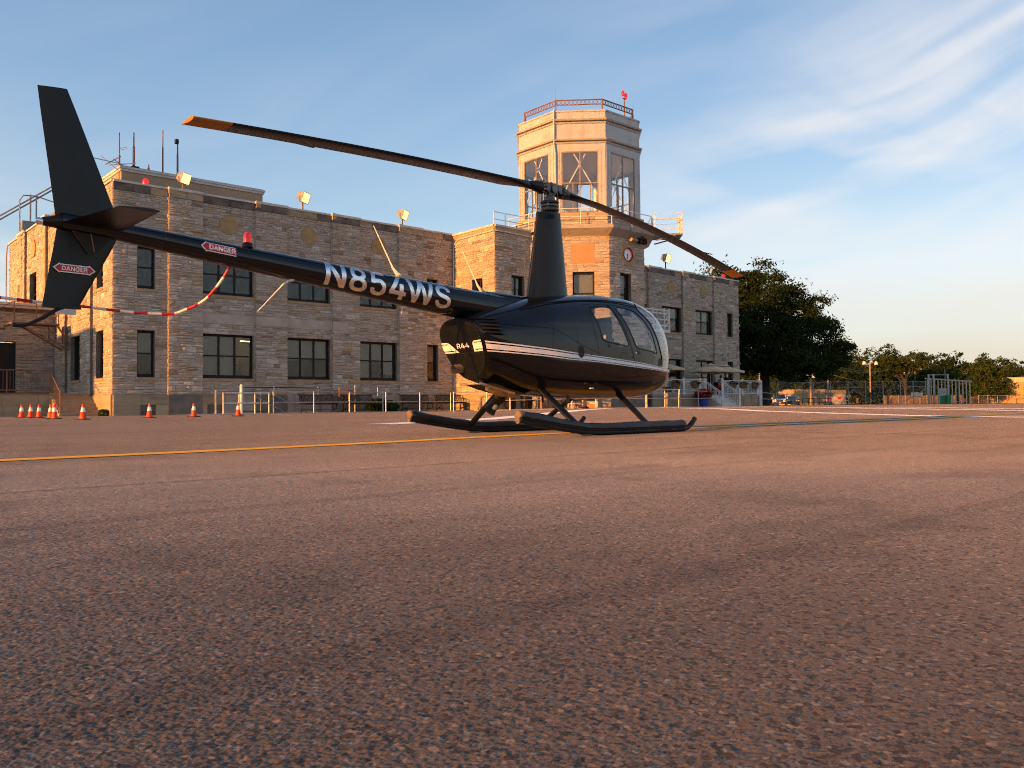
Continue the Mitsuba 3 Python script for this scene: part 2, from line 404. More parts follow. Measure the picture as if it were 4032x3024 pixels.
stripe('yellow_line', [(-8.2, 2.2), (-3.877, 6.275), (-2.89, 7.16), (-1.61, 8.506), (0.406, 10.836), (2.813, 12.89), (6.258, 15.93), (18.0, 26.5), (40, 46)], 0.27, 'm_yellow_line', label='painted yellow taxi line')
stripe('white_line', [(-2.75, 17.28), (-0.78, 21.43), (4.85, 41.5)], 0.75, 'm_white_line', label='white painted line behind the skids')
stripe('white_line_001', [(8.05, 45.5), (8.6, 28.5), (10.6, 20.6)], 0.6, 'm_white_line', label='nearest white painted line on the right')
stripe('white_line_002', [(10.18, 47.0), (14.05, 30.9), (17.0, 23.6)], 0.6, 'm_white_line', label='second white painted line on the right')
stripe('white_line_003', [(12.15, 48.5), (14.9, 35.2), (19.5, 23.5)], 0.6, 'm_white_line', label='third white painted line on the right')
stripe('white_line_004', [(10.9, 19.9), (12.6, 17.1)], 0.6, 'm_white_line', label='short white painted line at the right edge')
stripe('pavement_joint', [(2.5, 11.9), (2.974, 11.39), (4.484, 9.878), (5.484, 8.891), (9.0, 5.4)], 0.022, 'm_joint', 0.004, label='dark pavement joint running to the right')
# ------------------------------------------------------------------ walls of stone
STONES = []      # (projected size, parent wall key, vertices, faces, uv)
CAMR = unit(np.cross(FWD, UP0))


def psize(c, w, h):
    y = float(np.dot(c - CAM, FWD)); return w * h / max(y, 1) ** 2


def free_spans(w0, w1, z0, z1, holes):
    spans = [(w0, w1)]
    for a, b, c, d in holes:
        if d <= z0 + 1e-6 or c >= z1 - 1e-6: continue
        nxt = []
        for s, e in spans:
            if b <= s or a >= e: nxt.append((s, e)); continue
            if a > s: nxt.append((s, a))
            if b < e: nxt.append((b, e))
        spans = nxt
    return spans


def stone_piece(o, a, n, x0, x1, z0, z1, depth, rng, uv, rough=1.0):
    """one rock-faced stone: a block proud of the wall plane with a broken front"""
    g = 0.007; x0 += g; x1 -= g; z0 += g; z1 -= g
    nx, nz = (3 if x1 - x0 > .42 else 2), 3
    xs, zs = np.linspace(x0, x1, nx + 1), np.linspace(z0, z1, nz + 1)
    X, Zz = np.meshgrid(xs, zs); X, Zz = X.copy(), Zz.copy()
    X[:, 1:-1] += rng.uniform(-.25, .25, X[:, 1:-1].shape) * (x1 - x0) / nx
    Zz[1:-1] += rng.uniform(-.3, .3, Zz[1:-1].shape) * (z1 - z0) / nz
    D = depth * (0.55 + rng.uniform(0, 1, X.shape) * 0.65 * rough)
    D[0] = depth * .35; D[-1] = depth * rng.uniform(.35, .6); D[:, 0] *= .7; D[:, -1] *= .7
    P = o + X[..., None] * a + Zz[..., None] * Z + D[..., None] * n
    m = nx + 1; v = [P.reshape(-1, 3)]
    f = [[i * m + j, i * m + j + 1, (i + 1) * m + j + 1, (i + 1) * m + j] for i in range(nz) for j in range(nx)]
    ring = [j for j in range(m)] + [i * m + nx for i in range(1, nz + 1)] + [nz * m + j for j in range(nx - 1, -1, -1)] + [i * m for i in range(nz - 1, 0, -1)]
    # the skirt: back corners only, fanned
    fl = P.reshape(-1, 3); back = [o + x * a + z * Z - 0.012 * n for x, z in ((x0, z0), (x1, z0), (x1, z1), (x0, z1))]
    b0 = len(fl); v.append(np.array(back)); v = np.vstack(v)
    tris = []
    for q in f: tris += [[q[0], q[1], q[2]], [q[0], q[2], q[3]]]
    def side(idx, c0, c1):
        h = len(idx) // 2
        for i, j in zip(idx[:-1], idx[1:]):
            tris.append([j, i, c0 if idx.index(i) < h else c1])
        tris.append([idx[h], c0, c1])
    side([0 * m + j for j in range(m)], b0, b0 + 1)
    side([i * m + nx for i in range(nz + 1)], b0 + 1, b0 + 2)
    side([nz * m + j for j in range(nx, -1, -1)], b0 + 2, b0 + 3)
    side([i * m for i in range(nz, -1, -1)], b0 + 3, b0)
    f = np.array(tris)
    if np.dot(np.cross(a, Z), n) < 0: f = f[:, ::-1]
    return v, f, np.broadcast_to(np.array(uv, float), (len(v), 2))


ROWH = (0.115, 0.135, 0.155, 0.18, 0.21, 0.26)


def stone_wall(wall, o, a, n, w0, w1, z0, z1, holes=(), seed=0, depth=0.035, lo=0.24, hi=0.72, hs=1.0, rough=1.0, tall=0.0):
    rng = np.random.default_rng(seed)
    cuts = sorted({z0, z1, *[min(max(c, z0), z1) for h in holes for c in h[2:]]})
    for c0, c1 in zip(cuts[:-1], cuts[1:]):
        if c1 - c0 < .03: continue
        hh, acc = [], 0
        while acc < c1 - c0: hh.append(rng.choice(ROWH) * hs); acc += hh[-1]
        hh = np.array(hh) * (c1 - c0) / acc; z = c0
        for h in hh:
            for s, e in free_spans(w0, w1, z, z + h, holes):
                if e - s < .04: continue
                ls, acc = [], 0
                while acc < e - s: ls.append(rng.uniform(lo, hi)); acc += ls[-1]
                ls = np.array(ls) * (e - s) / acc; x = s
                for l in ls:
                    parts = [(z, z + h)]
                    if h > .125 * hs and rng.random() < .5: k = rng.uniform(.4, .6); parts = [(z, z + h * k), (z + h * k, z + h)]
                    tone = rng.random()
                    for p, q in parts:
                        v, f, uv = stone_piece(o, a, n, x, x + l, p, q, depth * rng.uniform(.6, 1.5), rng, (tone if rng.random() < .6 else rng.random(), rng.random()), rough)
                        STONES.append((psize(v.mean(0), l, q - p), wall, v, f, uv))
                    x += l
            z += h


def flush_stones():
    """the 300 that show largest of each building as parts, the others of each wall as one part"""
    by = {}
    for s in STONES: by.setdefault(s[1].split('__')[0], []).append(s)
    for b, lst in by.items():
        lst.sort(key=lambda s: -s[0]); rest = {}
        for i, s in enumerate(lst):
            if i < 300: scene[num(s[1] + '__stone')] = mikit.ply((s[2], s[3]), 'm_stone', uv=s[4])
            else: rest.setdefault(s[1], []).append(s)
        for w, ss in rest.items():
            m = MB()
            for s in ss: m.add(s[2], s[3], s[4])
            k = num(w + '__small_stones'); m.build(k, 'm_stone', uv=True); labels[k] = {'kind': 'stuff'}


def rect(a, b, c, d): return sg.box(a, c, b, d)


def wall_panel(building, name, o, a, n, w0, w1, z0, z1, holes=(), thick=0.4, bsdf='m_mortar', label=None, d=0.0):
    poly = rect(w0, w1, z0, z1)
    for h in holes: poly = poly.difference(rect(*h))
    m = MB().prism(poly, o, a, Z, n, d - thick, d)
    return part(building, name, m, bsdf, label=label)


def F(t, d): return B(t, d, 0)     # foot of a frame


def window(bld, o, a, n, x0, x1, z0, z1, inset=0.2, cols=3, rows=2, blind=1.0, fr=0.075, room=True, name='window', head=0.10, foot=0.16, blinds=None, frame='m_window_frame', label=None, lit=False, mul=0.045):
    """frame, panes and a blind or a dark room behind; o + a*x + Z*z, n outward, glass 'inset' behind the wall face"""
    w = num(f'{bld}__{name}'); labels[w] = {'label': label} if label else {}
    if not label: labels.pop(w)
    oo = o - n * inset; m = MB()
    full = rect(x0, x1, z0, z1); ix0, ix1, iz0, iz1 = x0 + fr, x1 - fr, z0 + foot, z1 - head
    cx = np.linspace(ix0, ix1, cols + 1); cz = np.linspace(iz0, iz1, rows + 1)
    cells = []
    for i in range(cols):
        for j in range(rows):
            cells.append((cx[i] + (mul if i else 0), cx[i + 1] - (mul if i < cols - 1 else 0), cz[j] + (mul * .5 if j else 0), cz[j + 1] - (mul * .5 if j < rows - 1 else 0)))
    poly = full
    for c in cells: poly = poly.difference(rect(*c))
    m.prism(poly, oo, a, Z, n, -0.06, 0.0)
    m.prism(full.difference(rect(x0 + .045, x1 - .045, z0 + .06, z1 - .05)), oo, a, Z, n, 0.002, 0.05)
    for i in range(cols):  # meeting rails set back from the frame
        m.prism(rect(cx[i] + .002, cx[i + 1] - .002, cz[-1] - (cz[-1] - cz[0]) / rows - .03, cz[-1] - (cz[-1] - cz[0]) / rows + .03) if rows > 1 else rect(0, .001, 0, .001), oo, a, Z, n, 0.002, 0.018) if rows == 2 else None
    m.build(num(w + '__frame'), frame)
    for c in cells:
        p = [oo + a * x + Z * z - n * .03 for x, z in ((c[0], c[2]), (c[1], c[2]), (c[1], c[3]), (c[0], c[3]))]
        MB().add(p, [[0, 1, 2, 3]]).build(num(w + '__pane'), 'm_glass')
    if room:  # reveals of the dark room behind
        r = MB(); dp = 1.6
        b = [oo + a * x + Z * z for x, z in ((x0, z0), (x1, z0), (x1, z1), (x0, z1))]
        q = [v - n * .075 for v in b]; e = [v - n * dp for v in b]
        r.add(q + e, [[0, 4, 5, 1], [1, 5, 6, 2], [2, 6, 7, 3], [3, 7, 4, 0], [4, 7, 6, 5]])
        r.build(num(w + '__room'), 'm_dark_room')
    if blind or blinds:
        for i in range(cols):
            k = blinds[i] if blinds else blind
            if k <= 0: continue
            zb = iz1 - (iz1 - iz0) * k
            p = [oo + a * x + Z * z - n * .11 for x, z in ((cx[i] + .01, zb), (cx[i + 1] - .01, zb), (cx[i + 1] - .01, iz1), (cx[i] + .01, iz1))]
            m = MB().obox(oo + a * (cx[i] + cx[i + 1]) / 2 + Z * (zb + iz1) / 2 - n * .13, a * ((cx[i + 1] - cx[i]) / 2 - .012), Z * (iz1 - zb) / 2, n * .004)
            m.build(num(w + '__blind'), 'm_blind')
    return w


def sill(bld, o, a, n, x0, x1, z, parent=None):
    m = MB().obox(o + a * (x0 + x1) / 2 + Z * (z - .065) - n * .05, a * (x1 - x0 + .1) / 2, Z * .065, n * .11)
    part(bld, 'sill', m, 'm_sill')


# ------------------------------------------------------------------ terminal building
TB = thing('terminal_building', 'two-storey grey stone terminal with pilasters and dark framed windows behind the helicopter', 'building')
HB = 10.12                      # top of the coping
LOW, HIGH = (1.70, 3.74), (5.55, 7.40)
PIL = 0.13                      # how far pilasters stand out


def facade(t0, segs, seed, scale=1.0, deck=False):
    """segs: (kind, t0, t1); kinds: corner, pilaster, bay"""
    holes = []
    for kind, a, b in segs:
        if kind == 'bay': holes += [(a + .03, b - .06, *LOW), (a + .03, b - .06, *HIGH)]
    return holes


def wing(segs, narrow, seed, big_blinds, deck=False):
    t0, t1 = segs[0][1], segs[-1][2]; o = F(0, 0)
    win = [(a + .03, b - .07) for k, a, b in segs if k == 'bay']
    lowz = (1.0, 3.6) if deck else LOW
    holes = [(a, b, *lowz) for a, b in win] + [(a, b, *HIGH) for a, b in win] + [(a, b, *lowz) for a, b in narrow] + [(a, b, *HIGH) for a, b in narrow]
    wl = wall_panel(TB, 'front_wall', o, U, N, t0, t1, -0.2, HB - .1, holes)
    top = HB - .42
    for i, (k, a, b) in enumerate(segs):
        d = PIL if k == 'pilaster' else 0.0
        if k == 'pilaster':
            m = MB().obox(B((a + b) / 2, d / 2, (HB - .12) / 2 - .1), U * (b - a) / 2, N * d / 2, Z * (HB - .1) / 2)
            part(TB, 'pilaster', m, 'm_mortar')
            stone_wall(wl, F(a, 0), V(*(-N)) * -1, -U, 0.01, PIL - .01, 0.95, top, (), seed + 50 + i, 0.03, .2, .4)
        hs = [(x0, x1, z0, z1) for x0, x1, z0, z1 in holes if x0 >= a - .01 and x1 <= b + .01]
        band = []
        if not deck and a < 11.3 and b > 3.26: band = [(max(a, 3.26), min(b, 11.24), 4.21, 4.67)]
        med = []
        if k == 'bay': c = (a + b) / 2; med = [(c - .44, c + .44, 8.40, 9.26)]
        stone_wall(wl, F(0, d), U, N, a, b, 0.95 if not deck else 0.9, top, hs + band + med, seed + i, 0.036)
        for x0, x1, z0, z1 in band:
            m = MB().obox(B((x0 + x1) / 2, d + .022, (z0 + z1) / 2), U * (x1 - x0) / 2, N * .022, Z * (z1 - z0) / 2)
            part(TB, 'sign_band', m, 'm_sign_band', label='pale band where a sign was taken off')
        if k == 'bay':
            c = (a + b) / 2
            # corner fill around the medallion, then the eight-lobed stone itself
            ang = np.linspace(0, 2 * np.pi, 33)[:-1]
            poly = sg.Polygon([(c + .44 * (1 + .03 * np.cos(8 * q)) * np.cos(q), 8.83 + .43 * (1 + .03 * np.cos(8 * q)) * np.sin(q)) for q in ang + np.pi / 8])
            fill = rect(c - .44, c + .44, 8.40, 9.26).difference(poly.buffer(.008))
            part(TB, 'medallion_surround', MB().prism(fill, F(0, 0), U, Z, N, 0, .02, uv=(.3, .4)), 'm_stone', uv=True)
            part(TB, 'medallion', MB().prism(poly, F(0, 0), U, Z, N, 0, .05), 'm_medallion', label='round tan stone medallion')
        # dark cut stones under the coping
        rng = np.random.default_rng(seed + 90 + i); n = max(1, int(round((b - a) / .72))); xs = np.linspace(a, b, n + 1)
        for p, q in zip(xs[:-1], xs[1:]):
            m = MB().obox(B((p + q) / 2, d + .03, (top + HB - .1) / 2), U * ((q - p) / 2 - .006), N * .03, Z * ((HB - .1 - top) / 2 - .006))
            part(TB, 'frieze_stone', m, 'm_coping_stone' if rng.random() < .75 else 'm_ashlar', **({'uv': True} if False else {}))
        m = MB().obox(B((a + b) / 2, d - .14, HB - .045), U * ((b - a) / 2 + (.0 if k != 'pilaster' else .025)), N * .24, Z * (.045 if k != 'pilaster' else .058))
        part(TB, 'coping', m, 'm_coping')
    for j, (a, b) in enumerate(win):
        if not deck:
            window(TB, F(0, 0), U, N, a, b, *LOW, cols=3, blinds=big_blinds[j], room=(j != 0))
            sill(TB, F(0, 0), U, N, a, b + .05, LOW[0])
        else:
            window(TB, F(0, 0), U, N, a, b, 1.0, 3.6, cols=2, rows=2, blind=0, name='deck_door', label='glazed door onto the deck')
        window(TB, F(0, 0), U, N, a, b, *HIGH, cols=3 if not deck else 2, blind=0 if not deck else .4)
        sill(TB, F(0, 0), U, N, a, b + .05, HIGH[0])
    for a, b in narrow:
        for z in ((LOW, HIGH) if not deck else ((1.0, 3.6), HIGH)):
            window(TB, F(0, 0), U, N, a, b, *z, cols=1, blind=.5 if z == LOW else 0)
            sill(TB, F(0, 0), U, N, a, b + .05, z[0])
    if not deck:
        rng = np.random.default_rng(seed + 7); z = 0.0
        for (z0, z1) in ((-.1, .5), (.5, .95)):
            x = t0
            while x < t1 - .2:
                l = min(rng.uniform(.9, 1.7), t1 - x); l = t1 - x if t1 - x - l < .4 else l
                p, q = x, x + l
                for v0, v1 in free_spans(p, q, z0, z1, [(1.1, 1.75, -.1, .42), (4.0, 4.75, -.1, .42)] if z0 < 0 else []):
                    if v1 - v0 > .05:
                        s_ = MB().obox(B((v0 + v1) / 2, .05, (z0 + z1) / 2), U * ((v1 - v0) / 2 - .005), N * (.05 + rng.uniform(0, .006)), Z * ((z1 - z0) / 2 - .005), uv=(rng.random(), 0))
                        part(TB, 'plinth_stone', s_, 'm_ashlar' if (v0 < 3.7 or v0 > 13.5) else 'm_concrete', uv=True)
                x += l
    return wl


L_SEGS = [('corner', 0, 2.27), ('pilaster', 2.27, 3.78), ('bay', 3.78, 6.30), ('pilaster', 6.30, 7.90), ('bay', 7.90, 10.36), ('pilaster', 10.36, 11.95), ('bay', 11.95, 14.38), ('pilaster', 14.38, 15.92), ('corner', 15.92, 18.13)]
FRONT = wing(L_SEGS, [(.98, 1.72), (16.29, 17.03)], 100, [(1, 1, .0), (.55, .5, .5), (1, .5, .9)])
for a, b in ((1.1, 1.75), (4.0, 4.75)):
    part(TB, 'basement_window', MB().obox(B((a + b) / 2, -.02, .16), U * (b - a) / 2, N * .02, Z * .26), 'm_dark')
R_SEGS = [('corner', 28.6, 32.9), ('bay', 32.9, 35.36), ('pilaster', 35.36, 36.86), ('bay', 36.86, 39.34), ('pilaster', 39.34, 40.85), ('bay', 40.85, 43.25), ('pilaster', 43.25, 44.75), ('corner', 44.75, 46.77)]
wing(R_SEGS, [(45.15, 45.9)], 300, [], deck=True)
# right end, back and roof
END_R = wall_panel(TB, 'right_end_wall', F(46.77, 0), -N, U, 0, 20, -.2, HB - .1)
m = MB().obox(B(23.4, -10.2, 9.3), U * 23.2, N * 9.9, Z * .06)
part(TB, 'roof', m, 'm_grey_steel')
part(TB, 'rear_wall', MB().obox(B(23.4, -20.2, 4.9), U * 23.4, N * .2, Z * 5.1), 'm_mortar')
part(TB, 'coping', MB().obox(B(46.65, -10, HB - .045), U * .24, N * 10.0, Z * .045), 'm_coping')

# left end wall: lit by the sun, stepped parapet
def EO(d): return F(0, d)
E_O, E_A, E_N = F(0, 0), -N, -U       # s = distance back from the front corner
ehole = [(1.40, 2.38, 5.67, 7.30), (1.30, 2.45, 1.69, 3.78), (5.05, 6.75, 1.70, 3.80), (13.9, 15.6, 5.6, 7.95), (17.4, 18.0, 5.6, 7.6)]
ENDW = wall_panel(TB, 'left_end_wall', E_O, E_A, E_N, 0, 21.2, -.2, HB - .1, ehole)
part(TB, 'parapet', MB().prism(sg.box(9.5, HB - .1, 21.2, HB + .42), E_O, E_A, Z, E_N, -.4, 0), 'm_mortar')
e_seg = [(0, 2.9, 0.0), (2.9, 4.1, PIL), (4.1, 7.3, 0), (7.3, 8.6, PIL), (8.6, 11.3, 0.0), (11.3, 12.7, PIL), (12.7, 16.3, 0.0), (16.3, 18.3, PIL), (18.3, 21.2, 0.0)]
for i, (a, b, d) in enumerate(e_seg):
    zt = HB - .05 if a < 9 else HB + .38
    if d:
        part(TB, 'pilaster', MB().obox(E_O + E_A * (a + b) / 2 + E_N * d / 2 + Z * (zt / 2 - .05), E_A * (b - a) / 2, E_N * d / 2, Z * (zt / 2)), 'm_mortar')
    hs = [h for h in ehole if h[0] >= a - .3 and h[1] <= b + .3] + ([(14.1, 15.0, 8.8, 9.75)] if 12 < a < 14 else [])
    stone_wall(ENDW, E_O + E_N * d, E_A, E_N, a, b, 0.95, zt - .03, hs, 500 + i, 0.036)
    part(TB, 'coping', MB().obox(E_O + E_A * (a + b) / 2 + E_N * (d - .13) + Z * (zt + .045), E_A * (b - a) / 2, E_N * .2, Z * (.045 if not d else .06)), 'm_coping')
part(TB, 'plinth', MB().obox(E_O + E_A * 4.5 + E_N * .04 + Z * .43, E_A * 4.5, E_N * .04, Z * .52, uv=(.3, 0)), 'm_ashlar', uv=True)
ang = np.linspace(0, 2 * np.pi, 29)[:-1]
part(TB, 'medallion', MB().prism(sg.Polygon([(14.55 + .44 * np.cos(q), 9.27 + .46 * np.sin(q)) for q in ang]), E_O, E_A, Z, E_N, 0, .06), 'm_medallion', label='round tan stone medallion')
for h in ehole:
    window(TB, E_O, E_A, E_N, *h, cols=1, blind=.4, inset=.22)
    sill(TB, E_O, E_A, E_N, h[0] - .03, h[1] + .03, h[2])
# conduits down the end wall
for s, r in ((11.0, .035), (20.9, .035)):
    q = E_O + E_A * s + E_N * .22
    part(TB, 'conduit', MB().tube([q + Z * .9, q + Z * 9.7, q + Z * 10.35 - E_N * .05, q + Z * 10.6 - E_N * .35], r, 6), 'm_sill', smooth=40)
# penthouse on the roof
pw = MB().obox(B(4.45, -2.5 - 3.5, 10.35), U * 3.4, N * 3.5, Z * .88)
part(TB, 'penthouse', pw, 'm_tan_panel')
for z0, z1, e in ((11.22, 11.32, .06), (11.33, 11.43, .10)):
    part(TB, 'penthouse_fascia', MB().obox(B(4.45, -6.0, (z0 + z1) / 2), U * (3.4 + e), N * (3.5 + e), Z * (z1 - z0) / 2), 'm_coping')
part(TB, 'penthouse_roof', MB().obox(B(4.45, -6, 11.45), U * 3.42, N * 3.52, Z * .018), 'm_dark')

# projecting block that joins wing and tower
blk_h = [(-.0, 0, 0, 0)]
BH = 10.08
def block_faces():
    o = F(18.13, 0)
    lh = [(1.75, 2.65, 5.6, 7.30)]           # left face window
    w1 = wall_panel(TB, 'block_left_wall', o, N, -U, 0, 3.68, -.2, BH - .1, lh)
    stone_wall(w1, o, N, -U, 0, 3.68, .95, BH - .38, lh, 701, .036, .28, .8, 1.15)
    window(TB, o, N, -U, *lh[0], cols=2, rows=2, blind=0, inset=.22)
    fh = [(19.3, 20.25, 5.6, 7.45)]
    w2 = wall_panel(TB, 'block_front_wall', F(0, 3.68), U, N, 18.13, 20.7, -.2, BH - .1, fh)
    stone_wall(w2, F(0, 3.68), U, N, 18.13, 20.68, .95, BH - .38, fh, 702, .036, .28, .8, 1.15)
    window(TB, F(0, 3.68), U, N, *fh[0], cols=2, rows=1, blind=.35, inset=.22)
    for (o_, a_, n_, x0, x1) in ((o, N, -U, 0, 3.68), (F(0, 3.68), U, N, 18.13, 20.68)):
        xs = np.linspace(x0, x1, int((x1 - x0) / .75) + 1)
        for p, q in zip(xs[:-1], xs[1:]):
            part(TB, 'frieze_stone', MB().obox(o_ + a_ * (p + q) / 2 + n_ * .03 + Z * (BH - .235), a_ * ((q - p) / 2 - .005), n_ * .03, Z * .13, uv=(.2, 0)), 'm_ashlar', uv=True)
        part(TB, 'coping', MB().obox(o_ + a_ * (x0 + x1) / 2 - n_ * .12 + Z * (BH - .05), a_ * (x1 - x0) / 2, n_ * .22, Z * .05), 'm_coping')
        part(TB, 'base_course', MB().obox(o_ + a_ * (x0 + x1) / 2 + n_ * .03 + Z * .43, a_ * ((x1 - x0) / 2 - .002), n_ * .03, Z * .52, uv=(.6, 0)), 'm_ashlar', uv=True)
    q = [B(18.13 - .06, z_d, zz) for z_d, zz in ((.12, .0), (.12, 9.2), (.22, 9.5), (.6, 9.72), (3.7, 9.74))] + [B(18.13 + .1, 3.78, 9.74), B(20.6, 3.76, 9.70)]
    part(TB, 'conduit', MB().tube(q, .035, 6), 'm_coping', smooth=40)
    part(TB, 'block_roof', MB().obox(B(23.3, 1.2, 9.55), U * 5.0, N * 2.2, Z * .06), 'm_grey_steel')
block_faces()
# ------------------------------------------------------------------ control tower
CT = thing('control_tower', 'eight-sided stone control tower with a glazed metal cab and clock', 'tower')
SC = (25.28, 3.1)               # centre in (t, d)


def octo(ap, z):
    r = ap / math.cos(math.pi / 8)
    return [B(SC[0] + r * math.sin(q), SC[1] + r * math.cos(q), z) for q in (np.arange(8) + .5) * math.pi / 4]


def oface(k, ap):
    """(foot of the left end, direction, outward normal, length) of face k: 0 = front, -1 = left diagonal, 1 = right diagonal, -2 = left, 2 = right"""
    q = k * math.pi / 4; n = N * math.cos(q) + U * math.sin(q); a = U * math.cos(q) - N * math.sin(q)
    c = B(SC[0], SC[1], 0) + n * ap; h = ap * math.tan(math.pi / 8)
    return c - a * h, a, n, 2 * h


# shaft: left diagonal, front and right diagonal faces
fa_o = B(20.68, 3.68, 0); FA_L = 4.416
fh = [(2.38, 3.58, 5.3, 7.70), (2.33, 3.59, 8.19, 9.27)]
wa = wall_panel(CT, 'shaft_wall', fa_o, UA, NA, 0, FA_L, -.2, 9.82, [fh[0], (0.4, 3.9, 0.0, 2.9)])
stone_wall(wa, fa_o, UA, NA, 0, FA_L, 3.2, 9.80, fh, 801, .045, .34, 1.0, 1.5, 1.1)
part(CT, 'plaque', MB().prism(rect(*fh[1]), fa_o, UA, Z, NA, 0, .03), 'm_plaque', label='plain square orange stone plaque')
window(CT, fa_o, UA, NA, *fh[0], cols=1, rows=2, blind=.75, inset=.22)
ff_o = B(23.80, 6.80, 0)
gh = [(0.88, 1.80, 5.3, 7.72)]
wf = wall_panel(CT, 'shaft_wall', ff_o, U, N, 0, 2.96, -.2, 9.82, gh)
cq = np.linspace(0, 2 * np.pi, 49)[:-1]
stone_wall(wf, ff_o, U, N, 0, 2.96, .95, 9.80, gh + [(.88, 2.16, 8.16, 9.44)], 802, .045, .34, .9, 1.4, 1.1)
window(CT, ff_o, U, N, *gh[0], cols=1, rows=2, blind=.3, inset=.22)
sq = rect(.88, 2.16, 8.16, 9.44).difference(sg.Polygon([(1.52 + .665 * np.cos(q), 8.80 + .665 * np.sin(q)) for q in cq]))
part(CT, 'clock_spandrel', MB().prism(sq, ff_o, U, Z, N, 0, .03, uv=(.3, .5)), 'm_stone', uv=True)
ring = sg.Polygon([(1.52 + .66 * np.cos(q), 8.80 + .66 * np.sin(q)) for q in cq]).difference(sg.Polygon([(1.52 + .40 * np.cos(q), 8.80 + .40 * np.sin(q)) for q in cq]))
ck = num(CT + '__clock'); labels[ck] = {'label': 'round wall clock with a red neon glow, showing half past six'}
MB().prism(ring, ff_o, U, Z, N, 0, .06).build(ck + '__stone_ring', 'm_sill')
disc = lambda r: sg.Polygon([(1.52 + r * np.cos(q), 8.80 + r * np.sin(q)) for q in cq])
MB().prism(disc(.40), ff_o, U, Z, N, 0, .012).build(ck + '__dial', 'm_reflective_white')
MB().prism(disc(.40).difference(disc(.365)), ff_o, U, Z, N, .012, .09).build(ck + '__bezel', 'm_dark')
arc = [ff_o + U * (1.52 + .345 * math.cos(q)) + Z * (8.80 + .345 * math.sin(q)) + N * .035 for q in np.linspace(math.radians(-75), math.radians(95), 26)]
v, f = MB().tube(arc, .03, 6).mesh(); scene[ck + '__neon_tube'] = mikit.ply((v, f), 'm_red_paint', smooth=True, emitter=emit(.40, 0.012, 0.03))
hand = MB()
for q, l, w in ((math.radians(-90), .29, .03), (math.radians(-100), .19, .045)):
    e = U * math.cos(q) + Z * math.sin(q); c = ff_o + U * 1.52 + Z * 8.80 + N * .03
    hand.bar(c - e * .07, c + e * l, w, .008, up=N)
hand.build(ck + '__hands', 'm_dark')
for h in range(12):
    q = math.radians(90 - 30 * (h + 1)); tx = meshkit.text_mesh(str(h + 1), .062, .004, bold=True); w = np.array(tx.vertices); w[:, :2] -= (w[:, :2].min(0) + w[:, :2].max(0)) / 2
    c = ff_o + U * (1.52 + .27 * math.cos(q)) + Z * (8.80 + .27 * math.sin(q)) + N * .013
    MB().add(c + w[:, :1] * U + w[:, 1:2] * Z + w[:, 2:] * N, np.array(tx.faces)).build(num(ck + '__numeral'), 'm_dark')
fb_o = B(26.76, 6.80, 0)
wb = wall_panel(CT, 'shaft_wall', fb_o, UB, NB, 0, FA_L, -.2, 9.82)
stone_wall(wb, fb_o, UB, NB, 0, FA_L, .95, 9.8, (), 803, .045, .34, .9, 1.4, 1.1)
stone_wall(wa, fa_o, UA, NA, 0, .4, .1, 3.2, (), 811, .045, .3, .5, 1.4); stone_wall(wa, fa_o, UA, NA, 3.9, FA_L, .1, 3.2, (), 812, .045, .3, .55, 1.4)
part(CT, 'shaft_side_wall', MB().obox(B(29.86, 1.85, 4.8), U * .02, N * 1.83, Z * 5.0), 'm_mortar')
part(CT, 'shaft_core', MB().obox(B(25.28, 2.5, 4.8), U * 3.6, N * 2.4, Z * 5.0), 'm_mortar')

# ground-floor shopfront of the lit face: white framed glazing over a tan panel
sf = fa_o - NA * .12
part(CT, 'entrance_panel', MB().obox(sf + UA * 2.15 + Z * 1.45, UA * 1.75, NA * .03, Z * 1.45), 'm_plaque', label='tan rendered panel on the ground floor')
fr = MB()
for x in (2.05, 2.85, 3.65): fr.obox(sf + UA * x + NA * .05 + Z * 1.0, UA * .04, NA * .03, Z * .95)
for z in (.42, 1.05, 1.9): fr.obox(sf + UA * 2.85 + NA * .05 + Z * z, UA * .76, NA * .028, Z * .035)
part(CT, 'entrance_frame', fr, 'm_white_paint')
for x0, x1 in ((2.09, 2.81), (2.89, 3.61)):
    part(CT, 'entrance_glass', MB().obox(sf + UA * (x0 + x1) / 2 + NA * .045 + Z * 1.2, UA * (x1 - x0) / 2, NA * .004, Z * .66), 'm_dark')

# corbelled slab and parapet band
def ring_slab(name, ap0, ap1, z0, z1, bsdf, ap2=None, label=None):
    m = MB(); ap2 = ap0 if ap2 is None else ap2
    lo, hi = octo(ap0, z0), octo(ap2, z1)
    m.add(lo + hi, [[i, (i + 1) % 8, 8 + (i + 1) % 8, 8 + i] for i in range(8)])
    for r, z, o in ((ap0, z0, -1), (ap2, z1, 1)):
        ou, inn = octo(r, z), octo(ap1, z); fc = [[i, (i + 1) % 8, 8 + (i + 1) % 8, 8 + i][::-o] for i in range(8)]
        m.add(ou + inn, fc)
    return part(CT, name, m, bsdf, label=label)


ring_slab('corbel', 3.72, 2.0, 9.70, 10.02, 'm_concrete', 4.28)
ring_slab('gallery_slab', 4.30, 2.0, 10.02, 10.16, 'm_concrete')
ring_slab('gallery_kerb', 4.24, 3.9, 10.16, 10.24, 'm_concrete')
for k in range(-3, 4):
    o, a, n, L_ = oface(k, 3.62)
    w = wall_panel(CT, 'parapet_wall', o, a, n, 0, L_, 10.17, 11.0, thick=.3)
    if k in (-2, -1, 0, 1): stone_wall(w, o, a, n, 0, L_, 10.18, 10.78, (), 820 + k, .035, .45, 1.0, 1.5)
    part(CT, 'cab_sill', MB().obox(o + a * L_ / 2 + n * .0 + Z * 10.90, a * (L_ / 2 + .02), n * .09, Z * .11, uv=(.2, 0)), 'm_ashlar', uv=True)
